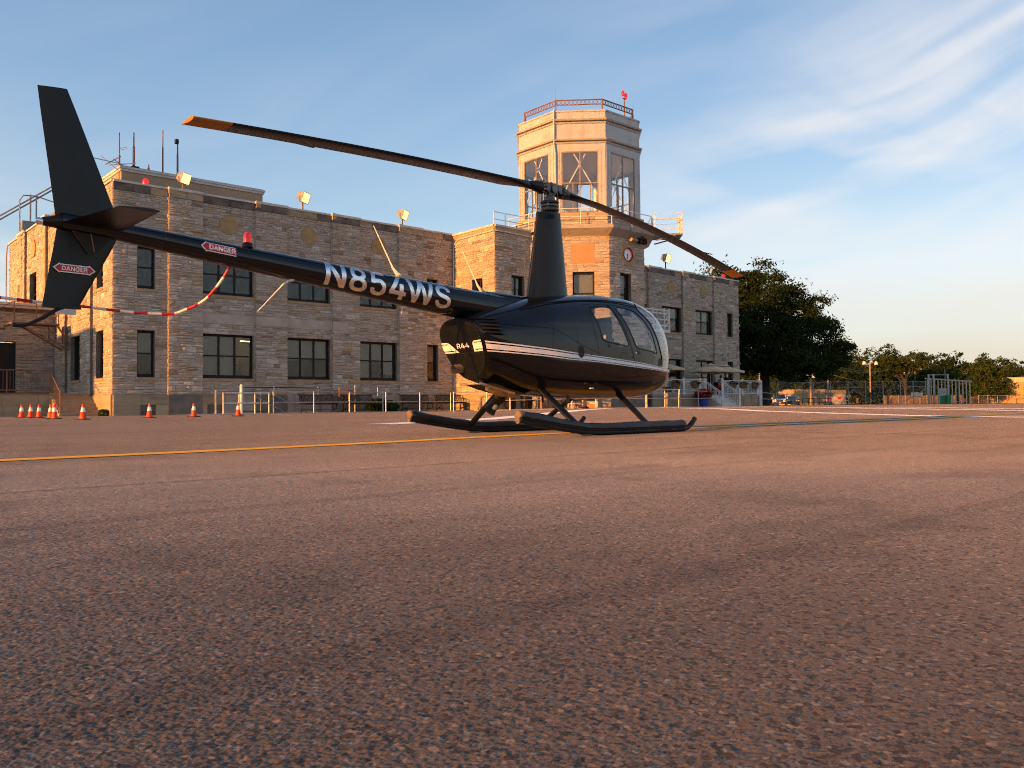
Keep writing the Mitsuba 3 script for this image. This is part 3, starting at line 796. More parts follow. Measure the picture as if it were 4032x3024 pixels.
# cab
CAP = 3.5
ring_slab('cab_floor', 3.5, .0, 10.9, 10.98, 'm_concrete')
ZW0, ZT, ZW1 = 11.05, 12.72, 14.50
for k in range(-3, 5):
    o, a, n, L_ = oface(k, CAP); cw = num(CT + '__cab_window')
    jam = .42; x0, x1 = jam, L_ - jam
    post = MB()
    for s in (0, 1):
        c = o + a * (jam / 2 if not s else L_ - jam / 2)
        post.obox(c - n * .06 + Z * (10.98 + 14.495) / 2, a * (jam / 2 - .002), n * .06, Z * (14.495 - 10.98) / 2)
        post.obox(o + a * (jam - .13 if not s else L_ - jam + .13) + n * .012 + Z * (11.02 + 14.47) / 2, a * .035, n * .016, Z * (14.47 - 11.02) / 2)
        post.obox(o + a * (.07 if not s else L_ - .07) + n * .010 + Z * (11.02 + 14.8) / 2, a * .05, n * .014, Z * (14.8 - 11.02) / 2)
    post.build(cw + '__casing', 'm_cab')
    fr = MB(); cx = (x0 + x1) / 2; fm = 'm_cab_trim'
    for x in (x0 + .03, cx, x1 - .03): fr.obox(o + a * x - n * .05 + Z * (ZW0 + ZW1) / 2, a * .035, n * .035, Z * (ZW1 - ZW0) / 2)
    for x in ((x0 + cx) / 2 + .12, (x1 + cx) / 2 - .05 + .12): fr.obox(o + a * x - n * .05 + Z * (ZW0 + ZT) / 2, a * .028, n * .03, Z * (ZT - ZW0) / 2)
    for z in (ZW0 + .03, ZT, ZW1 - .03): fr.obox(o + a * cx - n * .05 + Z * z, a * ((x1 - x0) / 2), n * .033, Z * .035)
    fr.build(cw + '__frame', fm)
    for (p, q, r, s_) in ((x0, cx, ZT, ZW1), (cx, x1, ZT, ZW1), (x0, (x0 + cx) / 2 + .12, ZW0, ZT), ((x0 + cx) / 2 + .12, cx, ZW0, ZT), (cx, (x1 + cx) / 2 + .07, ZW0, ZT), ((x1 + cx) / 2 + .07, x1, ZW0, ZT)):
        MB().add([o + a * x + Z * z - n * .05 for x, z in ((p + .03, r + .03), (q - .03, r + .03), (q - .03, s_ - .03), (p + .03, s_ - .03))], [[0, 1, 2, 3]]).build(num(cw + '__pane'), 'm_clear_glass')
    br = MB()
    for s in (0, 1): br.bar(o + a * (cx + (.36 if s else -.36)) - n * .2 + Z * (ZW1 - .02), o + a * (cx - (1.0 if s else -1.0)) - n * .2 + Z * 12.05, .04, .04)
    br.build(cw + '__cross_brace', 'm_white_paint')
    # entablature of this side
    for z0, z1, e, mt in ((14.50, 14.92, .0, 'm_cab'), (15.16, 16.04, .0, 'm_cab'), (16.28, 16.72, .0, 'm_cab')):
        part(CT, 'fascia_panel', MB().obox(o + a * L_ / 2 - n * .05 + Z * (z0 + z1) / 2, a * (L_ / 2 - .004), n * .05, Z * (z1 - z0) / 2), mt)
for z0, ap in ((14.93, 3.60), (15.09, 3.68), (16.05, 3.60), (16.21, 3.68)):
    ring_slab('cornice', ap - .06, 3.3, z0, z0 + .075, 'm_cab', ap)
for z0, z1 in ((14.90, 15.18), (16.02, 16.30)): ring_slab('cornice_core', 3.46, 3.3, z0, z1, 'm_cab_trim')
ring_slab('cab_roof', 3.55, 0.0, 16.72, 16.80, 'm_cab')
ring_slab('cab_ceiling', 3.35, 0.0, 14.56, 14.62, 'm_white_paint')
# interior stair posts
for t_, d_ in ((24.2, 2.1), (25.4, 1.4), (26.9, 3.4), (27.3, 2.6)):
    part(CT, 'inner_column', MB().tube([B(t_, d_, 10.98), B(t_, d_, 14.56)], .13 if t_ > 26 else .06, 8), 'm_white_paint', smooth=40)
part(CT, 'inner_wall', MB().obox(B(25.9, .6, 13.6), U * 1.9, N * .06, Z * .95), 'm_white_paint')
# downpipe
o, a, n, L_ = oface(-1, CAP)
part(CT, 'downpipe', MB().tube([o + a * .02 + n * .1 + Z * z for z in (16.85, 14.9)] + [o + a * .08 + n * .10 + Z * 14.4, o + a * .1 + n * .09 + Z * 11.0], .045, 8), 'm_coping', smooth=40)
# roof lattice rail
rr = MB(); orn = MB(); pts = [octo(3.15, z) for z in (17.25, 17.52)]
for i in range(8):
    for z, w in ((17.25, .045), (17.52, .05), (17.40, .012) if False else (17.52, .05)):
        rr.bar(octo(3.15, z)[i], octo(3.15, z)[(i + 1) % 8], w)
    rr.bar(octo(3.15, 16.8)[i], octo(3.15, 17.55)[i], .07)
    a_, b_ = octo(3.15, 17.385)[i], octo(3.15, 17.385)[(i + 1) % 8]
    for s in np.linspace(.06, .94, 11):
        c = a_ + (b_ - a_) * s; e = unit(b_ - a_)
        orn.tube([c + e * .10 * math.cos(q) + Z * .11 * math.sin(q) for q in np.linspace(0, 2 * np.pi, 11)], .014, 4, cap=False)
rk = num(CT + '__roof_rail'); rr.build(rk + '__rails', 'm_rust_rail'); orn.build(rk + '__ring_lattice', 'm_rust_rail')
for k in (0, 2, 4, 6):
    part(CT, 'lightning_rod', MB().tube([octo(3.2, 16.8)[k], octo(3.2, 18.2)[k]], .012, 5), 'm_grey_steel')
bm = thing('beacon_mast', 'thin mast with two red obstruction lamps on the tower roof', 'beacon')
q = octo(2.7, 16.8)[0]
part(bm, 'pole', MB().tube([q, q + Z * 1.5], .035, 6), 'm_rust_rail'); part(bm, 'rod', MB().tube([q + Z * 1.5, q + Z * 2.1], .01, 5), 'm_grey_steel')
part(bm, 'crossarm', MB().bar(q + Z * 1.45 - U * .14, q + Z * 1.45 + U * .14, .04), 'm_rust_rail')
for s in (-1, 1):
    key = num(bm + '__red_lamp'); v, f = MB().lathe(q + Z * (1.47 + .1 * (s < 0)) + U * .13 * s, [(.03, 0), (.09, .05), (.1, .22), (.07, .32), (.0, .36)], 12).mesh()
    scene[key] = mikit.ply((v, f), 'm_red_gloss', smooth=40, emitter=emit(.09, .002, .003))
# gallery rail
def rail_run(parent, pts, h, zs, bsdf, r=.03, post=.035, posts=True):
    m = MB(); p = [np.asarray(q, float) for q in pts]
    for z in zs: m.tube([q + Z * z for q in p], r, 6)
    part(parent, 'rail', m, bsdf, smooth=40)
    if posts:
        for q in p: part(parent, 'post', MB().tube([q, q + Z * (h + .04)], post, 6), bsdf, smooth=40)
gp = [p_ for p_ in octo(4.12, 10.2)]
def lerp(a, b, s): return a + (b - a) * s
run = []
for i in (5, 6, 7, 0, 1):
    run += [lerp(gp[i], gp[(i + 1) % 8], s) for s in (0, .5)]
gk = thing('gallery_railing', 'light metal railing around the tower gallery below the cab', 'railing')
rail_run(gk, run, .95, (.5, .95), 'm_white_rail', .022, .026)
# roof railing on the block
rk = thing('roof_railing', 'short pipe railing on the block roof left of the tower', 'railing')
rail_run(rk, [B(18.3, 3.45, BH), B(19.1, 3.45, BH), B(21.2, 3.5, BH)], .75, (.35, .75), 'm_white_rail', .022, .026)
# balcony stage with green lamp at the right of the gallery
bk = thing('gallery_platform', 'caged metal platform on the right corner of the tower gallery', 'platform')
o, a, n, L_ = oface(1, 4.3); c = o + a * .75 + n * .8 + Z * 10.1
part(bk, 'deck', MB().obox(c, a * .75, n * .8, Z * .05), 'm_grey_steel')
m = MB()
for i in (-1, 0, 1):
    for j in (-1, 1):
        if i == 0 and j == -1: continue
        q = c + a * .72 * i + n * .77 * j; part(bk, 'post', MB().tube([q, q + Z * 1.25], .03, 6), 'm_white_rail', smooth=40)
for z in (.3, .6, .9, 1.2):
    for p, q in (((-1, -1), (-1, 1)), ((-1, 1), (1, 1)), ((1, 1), (1, -1))):
        m.tube([c + a * .72 * p[0] + n * .77 * p[1] + Z * z, c + a * .72 * q[0] + n * .77 * q[1] + Z * z], .02, 5)
part(bk, 'rail', m, 'm_white_rail', smooth=40)
for s in (-1, 1): part(bk, 'bracket', MB().bar(c + a * .6 * s + n * .6, c + a * .6 * s - n * .7 - Z * .32, .07), 'm_grey_steel')
lp = thing('street_lamp', 'green-lensed cobra lamp on the tower gallery platform', 'lamp')
q = c - a * .9 + n * .75 + Z * .75
part(lp, 'arm', MB().tube([q - a * .3, q + a * .4 + Z * .1, q + a * .9 + Z * .18], .03, 6), 'm_coping', smooth=40)
part(lp, 'head', MB().tube([q + a * .85 + Z * .18, q + a * 1.0 + Z * .22, q + a * 1.25 + Z * .2, q + a * 1.42 + Z * .14], [.05, .11, .12, .04], 10, squash=.6), 'm_coping', smooth=50)
v, f = MB().tube([q + a * 1.05 + Z * .15, q + a * 1.2 + Z * .13, q + a * 1.38 + Z * .12], [.06, .09, .03], 10, squash=.6).mesh()
scene[lp + '__lens'] = mikit.ply((v, f), 'm_umbrella', smooth=50, emitter=emit(.12, .6, .2))
# floodlight bank under the slab at the clock
fl = thing('siren', 'yellow horn on a dark finned bracket above the clock', 'siren')
o, a, n, L_ = oface(0, 3.72); c = o + a * 2.2 + n * .35 + Z * 9.62
part(fl, 'horn', MB().lathe(c - a * .12, [(.05, 0), (.06, .25), (.08, .42), (.12, .56), (.12, .60)], 14, axis=-a), 'm_sill', smooth=40)
for i in range(5): part(fl, 'fin', MB().obox(c + a * (.02 + .12 * i), a * .02, n * .14, Z * .16), 'm_black_metal')
part(fl, 'bracket', MB().bar(c + a * .3 + Z * .15, c + a * .3 + Z * .45, .08), 'm_black_metal')
BLADE_AZ, BLADE_Z1, BLADE_Z2 = 4.0, 3.03, 2.65
# ------------------------------------------------------------------ helicopter
HC = thing('helicopter', 'glossy black four-seat helicopter with white stripes parked on float skids', 'helicopter')
HEAD = math.radians(47.5)
HX, HY = V(math.sin(HEAD), math.cos(HEAD), 0), V(-math.cos(HEAD), math.sin(HEAD), 0)   # forward, left
M0 = V(0.5886, 11.1952, 0)


def H(p):
    p = np.asarray(p, float); return M0 + p[..., :1] * HX + p[..., 1:2] * HY + p[..., 2:] * Z


def lean(mb):
    mb.v = [v + np.stack([.40 * (1.15 - v[:, 2]), v[:, 0] * 0, v[:, 0] * 0], 1) for v in mb.v]; return mb


def hpart(name, mb, bsdf, smooth=False, parent=HC, **kw):
    """the mesh is given in the helicopter's own axes: x forward, y left, z up"""
    mb.v = [H(v) for v in mb.v]; return part(parent, name, mb, bsdf, smooth, **kw)


# body: stations (x, top, bottom, height of the widest line, half width)
ST = np.array([
    (-1.62, 1.43, 0.705, 1.20, 0.385), (-1.60, 1.445, 0.69, 1.20, 0.405), (-1.56, 1.462, 0.675, 1.20, 0.425), (-1.4, 1.53, 0.64, 1.16, 0.472), (-1.1, 1.635, 0.585, 1.10, 0.540), (-0.8, 1.725, 0.535, 1.05, 0.590),
    (-0.5, 1.79, 0.505, 1.01, 0.630), (-0.2, 1.835, 0.485, 1.00, 0.645), (0.1, 1.868, 0.472, 1.00, 0.652), (0.4, 1.893, 0.465, 0.99, 0.655), (0.7, 1.908, 0.463, 0.98, 0.655), (1.0, 1.908, 0.463, 0.97, 0.648),
    (1.3, 1.885, 0.468, 0.96, 0.622), (1.55, 1.835, 0.485, 0.955, 0.575), (1.75, 1.755, 0.52, 0.95, 0.515), (1.92, 1.645, 0.565, 0.95, 0.440), (2.06, 1.50, 0.62, 0.95, 0.352), (2.16, 1.345, 0.69, 0.95, 0.262), (2.22, 1.20, 0.76, 0.95, 0.175), (2.25, 1.06, 0.85, 0.955, 0.085), (2.256, .975, .945, .96, .012)])
from scipy.interpolate import PchipInterpolator
_st = [PchipInterpolator(ST[:, 0], ST[:, i]) for i in range(1, 5)]
def PQ(x): w = sm(-1.55, -.5, x); return 2.25 + .65 * w, 2.1 + .6 * w      # roundness of the section
def slant(x, z): return .40 * (1.15 - np.asarray(z)) * (1 - sm(-1.62, -.85, x))   # the rear panel leans forward at the foot


def section(x): return [float(f(x)) for f in _st]


def surf_y(x, z):
    """half width of the body at station x and height z"""
    x, z = np.broadcast_arrays(np.asarray(x, float), np.asarray(z, float))
    t, b, m, w = [f(np.clip(x, ST[0, 0], ST[-1, 0])) for f in _st]
    q = np.where(z > m, (z - m) / (t - m), (m - z) / (m - b)); q = np.clip(q, 0, 1)
    PW, QW = PQ(x); return w * (1 - q ** PW) ** (1 / QW)


def seg_dist_inside(poly, x, z):
    p = sg.Polygon(poly); import shapely
    return shapely.contains_xy(p, x, z)


W_REAR = [(.10, 1.655), (.255, 1.683), (.49, 1.693), (.53, 1.675), (.645, 1.431), (.775, 1.17), (.75, 1.165), (.545, 1.185), (.28, 1.215), (.225, 1.245), (.19, 1.401)]
W_FRONT = [(.625, 1.70), (.84, 1.705), (1.05, 1.665), (1.19, 1.55), (1.33, 1.38), (1.45, 1.10), (1.43, 1.085), (1.28, 1.122), (.96, 1.15), (.92, 1.17), (.775, 1.452)]


def smooth_poly(p, r=.03): return list(sg.Polygon(p).buffer(-r).buffer(r, 8).exterior.coords)


W_REAR, W_FRONT = smooth_poly(W_REAR), smooth_poly(W_FRONT)


def edge_x(z): return np.interp(z, [.8, 1.048, 1.285, 1.536, 1.712, 1.80, 1.9], [1.62, 1.60, 1.49, 1.335, 1.13, 1.22, 1.42])


def body():
    na = 144
    xs = np.unique(np.concatenate([np.linspace(-1.62, -1.56, 5), np.linspace(-1.56, 1.9, 290), np.linspace(1.9, 2.256, 60)]))
    ang = np.linspace(0, 2 * np.pi, na, endpoint=False)
    # even steps in height on the flat sides
    c, s_ = np.cos(ang), np.sin(ang)
    P = np.zeros((len(xs), na, 3))
    t, b, m, w = [f(xs) for f in _st]
    PW, QW = (q[:, None] for q in PQ(xs)); hy = np.sign(c) * np.abs(c) ** (2 / QW); hz = np.sign(s_) * np.abs(s_) ** (2 / PW)
    P[..., 0] = xs[:, None]; P[..., 1] = w[:, None] * hy; P[..., 2] = m[:, None] + np.where(hz > 0, (t - m)[:, None] * hz, (m - b)[:, None] * hz)
    P[..., 0] += slant(xs[:, None], P[..., 2])
    i, j = np.meshgrid(np.arange(len(xs) - 1), np.arange(na), indexing='ij')
    f = np.stack([i * na + j, (i + 1) * na + j, (i + 1) * na + (j + 1) % na, i * na + (j + 1) % na], -1).reshape(-1, 4)
    v = P.reshape(-1, 3); ce = v[f].mean(1)
    side = np.abs(ce[:, 1]) > .3
    rear = side & seg_dist_inside(W_REAR, ce[:, 0], ce[:, 2]); front = side & seg_dist_inside(W_FRONT, ce[:, 0], ce[:, 2])
    wind = (ce[:, 0] > edge_x(ce[:, 2])) & (ce[:, 2] > .925) & (np.abs(ce[:, 1]) > .012)
    glass = rear | front | wind
    # one set of normals for shell and glass
    tri = np.vstack([f[:, [0, 1, 2]], f[:, [0, 2, 3]]]); nrm = np.zeros_like(v)
    fn = np.cross(v[tri[:, 1]] - v[tri[:, 0]], v[tri[:, 2]] - v[tri[:, 0]])
    for k in range(3): np.add.at(nrm, tri[:, k], fn)
    def sub(sel, name, bsdf, label=None):
        q = f[sel]; idx, inv = np.unique(q, return_inverse=True); m = MB(); m.add(v[idx], inv.reshape(q.shape))
        return hpart(name, m, bsdf, smooth=True, label=label)
    shell = sub(~glass, 'body', 'm_heli_black', 'glossy black fuselage pod')
    for nm, s in (('rear_window', rear), ('front_window', front)):
        for sd in (-1, 1): sub(s & (ce[:, 1] * sd > 0), nm, 'm_glass')
    sub(wind & (ce[:, 1] < 0), 'windscreen', 'm_glass'); sub(wind & (ce[:, 1] > 0), 'windscreen', 'm_glass')
    return shell


SHELL = body()


def on_side(x, z, sd, off=.003):
    """points on the skin, pushed out a little"""
    x, z = np.asarray(x, float), np.asarray(z, float); e = 2e-3
    y = surf_y(x, z); gx = (surf_y(x + e, z) - surf_y(x - e, z)) / (2 * e); gz = (surf_y(x, z + e) - surf_y(x, z - e)) / (2 * e)
    n = np.stack([-gx, np.ones_like(gx), -gz], -1); n /= np.linalg.norm(n, axis=-1, keepdims=True)
    p = np.stack([x + slant(x, z), y, z], -1) + n * off; p[..., 1] *= sd
    return p


def seam(name, pts, sd, r=.004, closed=False, bsdf='m_seam', off=.0, parent=None, n=14):
    q = np.array(pts, float)
    if closed: q = np.vstack([q, q[:1]])
    d = np.concatenate([[0], np.cumsum(np.linalg.norm(np.diff(q, axis=0), axis=1))]); k = max(8, int(d[-1] / .03))
    s = np.linspace(0, d[-1], k); x, z = np.interp(s, d, q[:, 0]), np.interp(s, d, q[:, 1])
    return hpart(name, MB().tube(on_side(x, z, sd, off), r, 5), bsdf, smooth=True, parent=parent or HC)


for sd in (-1, 1):
    seam('window_seal', W_REAR, sd, .008, True); seam('window_seal', W_FRONT, sd, .008, True)
    z = np.linspace(.935, 1.80, 24); seam('windscreen_seal', list(zip(edge_x(z), z)), sd, .010)
    seam('door_seam', [(.50, 1.725), (.655, 1.496), (.778, 1.246), (.887, .965), (.93, .82), (1.0, .76)], sd, .005)
    seam('door_seam', [(.50, 1.725), (.9, 1.735), (1.1, 1.715)], sd, .004); seam('door_seam', [(.50, 1.725), (.2, 1.72), (.02, 1.70), (.08, 1.4), (.16, 1.02), (.25, .80), (.60, .74), (1.0, .76), (1.45, .80), (1.60, .93)], sd, .0035)
    seam('panel_seam', [(-.60, 1.68), (-.62, 1.45), (-.68, 1.0), (-.70, .58)], sd, .003)
    seam('panel_seam', [(-1.38, 1.36), (-.62, 1.34), (-.25, 1.18), (.16, 1.05)], sd, .003)
    seam('panel_seam', [(-.25, 1.42), (-.24, 1.18), (-.22, .98)], sd, .0025)
    seam('shoulder_groove', [(-1.0, 1.56), (-.6, 1.655), (-.3, 1.70), (.02, 1.745), (.35, 1.765), (.7, 1.77), (1.0, 1.755), (1.15, 1.735)], sd, .008)


def stripe_band(lo, hi, bsdf, sd, name='stripe', x0=-1.60, x1=2.1, fade=True):
    x = np.linspace(x0, x1, 150)
    top = np.interp(x, [-1.66, -.78, -.384, .125, .926, 1.527, 2.1], [1.158, 1.091, 1.055, 1.019, .963, .912, .885]); bot = np.interp(x, [-1.66, -.78, -.384, .125, .926, 1.527, 2.1], [1.033, .985, .955, .936, .884, .855, .835])
    rows = [on_side(x, top + (bot - top) * q, sd, .0035) for q in np.linspace(lo, hi, 5)]
    m = MB().grid(np.stack(rows) if sd > 0 else np.stack(rows)[::-1]); hpart(name, m, bsdf, smooth=True)


for sd in (-1, 1):
    for lo, hi in ((0, .14), (.27, .76), (.88, 1.0)): stripe_band(lo, hi, 'm_silver_paint', sd)
# rear panel
na = 72; ang = np.linspace(0, 2 * np.pi, na, endpoint=False)


def sec_pts(x, k=1.0, n=72):
    t, b, m, w = section(x); PW, QW = PQ(x); a = np.linspace(0, 2 * np.pi, n, endpoint=False); c, s = np.cos(a), np.sin(a)
    y = w * k * np.sign(c) * np.abs(c) ** (2 / QW); hz = np.sign(s) * np.abs(s) ** (2 / PW)
    return np.stack([np.full(n, x), y, m + k * np.where(hz > 0, (t - m) * hz, (m - b) * hz)], -1)


p = sec_pts(-1.62); m = MB(); m.add(np.vstack([p + V(-.004, 0, 0), [[-1.635, 0, 1.06]]]), [[(i + 1) % na, i, na] for i in range(na)])
hpart('rear_panel', lean(m), 'm_heli_satin', label='flat black rear cowling panel')
q = sec_pts(-1.615, 1.008); hpart('panel_rim', lean(MB().tube(np.vstack([q, q[:1]]), .007, 5)), 'm_heli_black', smooth=True)
rx = -1.638


def back_shape(pts, bsdf, name, lift=.0, inside=True):
    poly = sg.Polygon(pts)
    if inside: poly = poly.intersection(sg.Polygon(sec_pts(-1.62, .99)[:, 1:]))
    m = MB().prism(poly, V(rx - lift, 0, 0), V(0, 1, 0), V(0, 0, 1), V(-1, 0, 0), 0, .003); hpart(name, lean(m), bsdf)


for sg_, in ((1,), (-1,)):
    if sg_ == 1:    # left part of the stripe, slanting end towards the lettering
        full = [(.6, 1.165), (.27, 1.165), (.22, 1.145), (.085, 1.035), (.6, 1.035)]
        bl = [[(.6, 1.147), (.27, 1.147), (.245, 1.136), (.6, 1.136)], [(.6, 1.062), (.20, 1.062), (.13, 1.050), (.6, 1.050)]]
    else:
        full = [(-.6, 1.165), (-.255, 1.165), (-.215, 1.14), (-.205, 1.035), (-.6, 1.035)]
        bl = [[(-.6, 1.147), (-.26, 1.147), (-.235, 1.136), (-.6, 1.136)], [(-.6, 1.064), (-.25, 1.064), (-.225, 1.052), (-.6, 1.052)]]
    back_shape(full, 'm_silver_paint', 'rear_stripe')
    for b in bl: back_shape(b, 'm_heli_satin', 'rear_stripe_line', .002)
tx = meshkit.text_mesh('R44', .056, .003, bold=True); w = np.array(tx.vertices)
wd = w[:, 0].max(); k = .245 / wd
m = MB().add(np.stack([np.full(len(w), rx - .004) - w[:, 2], .103 - w[:, 0] * k, 1.085 + w[:, 1]], -1), np.array(tx.faces)); hpart('lettering', lean(m), 'm_silver_paint', label='white R44 lettering on the rear panel')
seam_m = MB().tube([V(rx - .001, y, 1.025) for y in np.linspace(-.355, .355, 8)], .003, 4); hpart('panel_seam', lean(seam_m), 'm_dark')
rv = MB()
for y in np.linspace(-.34, .34, 14): rv.lathe(V(rx + .001, y, 1.012), [(.006, 0), (.004, .004), (0, .005)], 6, axis=(-1, 0, 0), cap=False)
for p in sec_pts(-1.62, .955, 40): rv.lathe(V(rx + .004, p[1], p[2]), [(.006, 0), (.004, .005), (0, .006)], 6, axis=(-1, 0, 0), cap=False)
hpart('rivets', lean(rv), 'm_steel_dark', kind='stuff')
hpart('exhaust_pipe', MB().tube([V(-1.25, .14, .86), V(-1.48, .16, .85), V(-1.62, .17, .83)], [.055, .055, .058], 16, cap=False).tube([V(-1.62, .17, .83), V(-1.35, .15, .855)], [.05, .05], 16, cap=False), 'm_exhaust', smooth=40, label='rusty exhaust stub')
# louvres over the engine
for sd in (-1, 1):
    lv = MB()
    x = np.linspace(-1.57, -1.335, 6)
    op = on_side(*np.meshgrid(np.linspace(-1.57, -1.34, 8), np.linspace(1.235, 1.435, 8), indexing='ij'), sd, .004)
    hpart('louvre_opening', MB().grid(op), 'm_dark', smooth=True)
    for z in np.linspace(1.25, 1.425, 5):
        a_, b_ = on_side(x, x * 0 + z, sd, .004), on_side(x, x * 0 + z - .022, sd, .024)
        lv.grid(np.stack([a_, b_])); lv.grid(np.stack([b_, a_]) + V(0, 0, -.003))
    hpart('louvre_slats', lv, 'm_heli_black', kind='stuff')
# intake hole, handles, steps, small fittings
for sd in (-1, 1):
    t_ = np.linspace(0, 2 * np.pi, 28)
    x, z = -.185 + .052 * np.cos(t_), 1.06 + .075 * np.sin(t_)
    p = on_side(x, z, sd, .004); m = MB(); m.add(np.vstack([p[:-1], p[:-1].mean(0)]), [[i, (i + 1) % 27, 27] for i in range(27)]); hpart('vent_hole', m, 'm_dark')
    hpart('vent_rim', MB().tube(p, .005, 5), 'm_heli_black', smooth=True)
    q = on_side(V(-.25, -.1), V(1.025, 1.035), sd, .008); hpart('vent_bar', MB().tube(q, .004, 5), 'm_steel_dark')
    for hx_, hz_ in ((.345, 1.155), (.965, 1.085)):
        q = on_side(V(hx_, hx_ + .015), V(hz_ + .035, hz_), sd, .018); hpart('door_handle', MB().tube(np.vstack([q, q[1:] + V(.03, 0, -.008)]), .006, 6), 'm_steel_dark', smooth=True)
    q = on_side(V(.91), V(1.085), sd, .002); hpart('lock', MB().lathe(q[0], [(.013, 0), (.013, .006), (0, .008)], 10, axis=(0, sd, 0)), 'm_silver_foil')
    seam('hatch_seam', smooth_poly([(.59, 1.08), (.72, 1.07), (.75, .935), (.625, .94)], .02), sd, .003, True)
    for hx_, hz_ in ((.62, 1.47), (.86, 1.02), (1.37, 1.52), (1.585, 1.0)):
        q = on_side(V(hx_), V(hz_), sd, .004)[0]; hpart('hinge', MB().obox(q, V(.035, 0, 0), V(0, .008, 0), V(0, 0, .006)), 'm_heli_black')
    for hx_, hz_ in ((-.25, 1.12), (-.03, 1.03), (.15, .66), (.10, .60)):
        q = on_side(V(hx_, hx_ + .05), V(hz_, hz_ - .004), sd, .006); hpart('fastener', MB().tube(q, .004, 5), 'm_steel_dark')
    q = on_side(V(1.33, 1.39, 1.42), V(.69, .695, .68), sd, .005); hpart('air_scoop', MB().tube(q, [.012, .026, .008], 8, squash=.6), 'm_heli_black', smooth=True)
    # landing light hollow at the nose corner
    t_ = np.linspace(0, 2 * np.pi, 20); x, z = 1.535 + .045 * np.cos(t_) + .02 * np.sin(t_), .975 + .062 * np.sin(t_)
    p = on_side(x, z, sd, .004); m = MB(); m.add(np.vstack([p[:-1], p[:-1].mean(0)]), [[i, (i + 1) % 19, 19] for i in range(19)]); hpart('corner_pane', m, 'm_dark')
q = on_side(V(-.22, -.12), V(.965, .955), -1, .005); hpart('placard', MB().tube(q, .005, 4), 'm_silver_paint')
hpart('belly_step', MB().obox(V(.06, -.60, .595), V(.03, 0, 0), V(0, .01, 0), V(0, 0, .008)), 'm_silver_paint')
# cabin inside
cb = num(HC + '__cabin'); labels[cb] = {'label': 'dark cabin interior with seats and console'}
def cpart(name, mb, bsdf, smooth=False): mb.v = [H(v) for v in mb.v]; mb.build(num(cb + '__' + name), bsdf, smooth=smooth)
cpart('floor', MB().box((-.33, -.40, .59), (1.60, .40, .61)), 'm_interior')
cpart('firewall', MB().prism(sg.Polygon([(-.42, .62), (.42, .62), (.56, .85), (.56, 1.3), (.44, 1.55), (.22, 1.72), (-.22, 1.72), (-.44, 1.55), (-.56, 1.3), (-.56, .85)]), V(-.36, 0, 0), V(0, 1, 0), V(0, 0, 1), V(1, 0, 0), 0, .03), 'm_interior')
for y in (-.29, .29):
    cpart('rear_seat', MB().box((-.30, y - .19, .64), (.30, y + .19, .90)).obox(V(-.20, y, 1.13), V(.05, 0, .015), V(0, .23, 0), V(-.05, 0, .26)).obox(V(-.24, y, 1.43), V(.04, 0, 0), V(0, .10, 0), V(0, 0, .045)), 'm_interior', 20)
    cpart('front_seat', MB().box((.62, y - .19, .64), (1.10, y + .19, .92)).obox(V(.62, y, 1.07), V(.045, 0, .015), V(0, .21, 0), V(-.04, 0, .20)).obox(V(.57, y, 1.45), V(.04, 0, .01), V(0, .20, 0), V(-.02, 0, .11)).obox(V(.59, y, 1.30), V(.03, 0, 0), V(0, .035, 0), V(0, 0, .08)).obox(V(.59, y + .16, 1.30), V(.03, 0, 0), V(0, .03, 0), V(0, 0, .08)).obox(V(.59, y - .16, 1.30), V(.03, 0, 0), V(0, .03, 0), V(0, 0, .08)), 'm_interior', 20)
cpart('console', MB().box((1.35, -.10, .6), (1.55, .10, 1.0)).obox(V(1.55, 0, 1.09), V(.04, 0, .02), V(0, .22, 0), V(-.03, 0, .09)).obox(V(1.50, 0, 1.20), V(.12, 0, .0), V(0, .36, 0), V(0, 0, .03)).obox(V(1.52, 0, 1.0), V(.06, 0, 0), V(0, .34, 0), V(0, 0, .12)), 'm_interior', 20)
gz = MB()
for y in (-.14, -.05, .05, .14): gz.lathe(V(1.508, y, 1.075), [(.036, 0), (.036, .004), (0, .004)], 14, axis=(-1, 0, .35))
cpart('gauges', gz, 'm_blind')
cpart('windscreen_post', MB().tube([V(1.30, 0, 1.86), V(1.65, 0, 1.77), V(1.95, 0, 1.58), V(2.15, 0, 1.29), V(2.225, 0, 1.0)], .018, 6), 'm_interior', True)
cpart('cyclic_stick', MB().tube([V(1.12, 0, .6), V(1.12, 0, 1.25), V(1.1, -.3, 1.22), V(1.1, -.32, 1.10)], .014, 6), 'm_dark', True)
cpart('headset', MB().tube([V(.30, -.36, 1.86), V(.30, -.36, 1.58)], .004, 4).lathe(V(.30, -.36, 1.36), [(.02, 0), (.045, .03), (.045, .16), (.015, .2), (.02, .23)], 10).lathe(V(.36, -.36, 1.36), [(.01, 0), (.028, .03), (.028, .16), (.01, .2)], 10), 'm_dark', 40)
cpart('door_strap', MB().tube([V(.80, .52, 1.66), V(1.02, .50, 1.55), V(1.25, .47, 1.36), V(1.40, .46, 1.12)], .022, 6), 'm_interior', True)
cpart('mirror', MB().lathe(V(.84, .20, 1.50), [(.03, 0), (.05, .03), (.05, .10), (.02, .13)], 10), 'm_upholstery', 40)
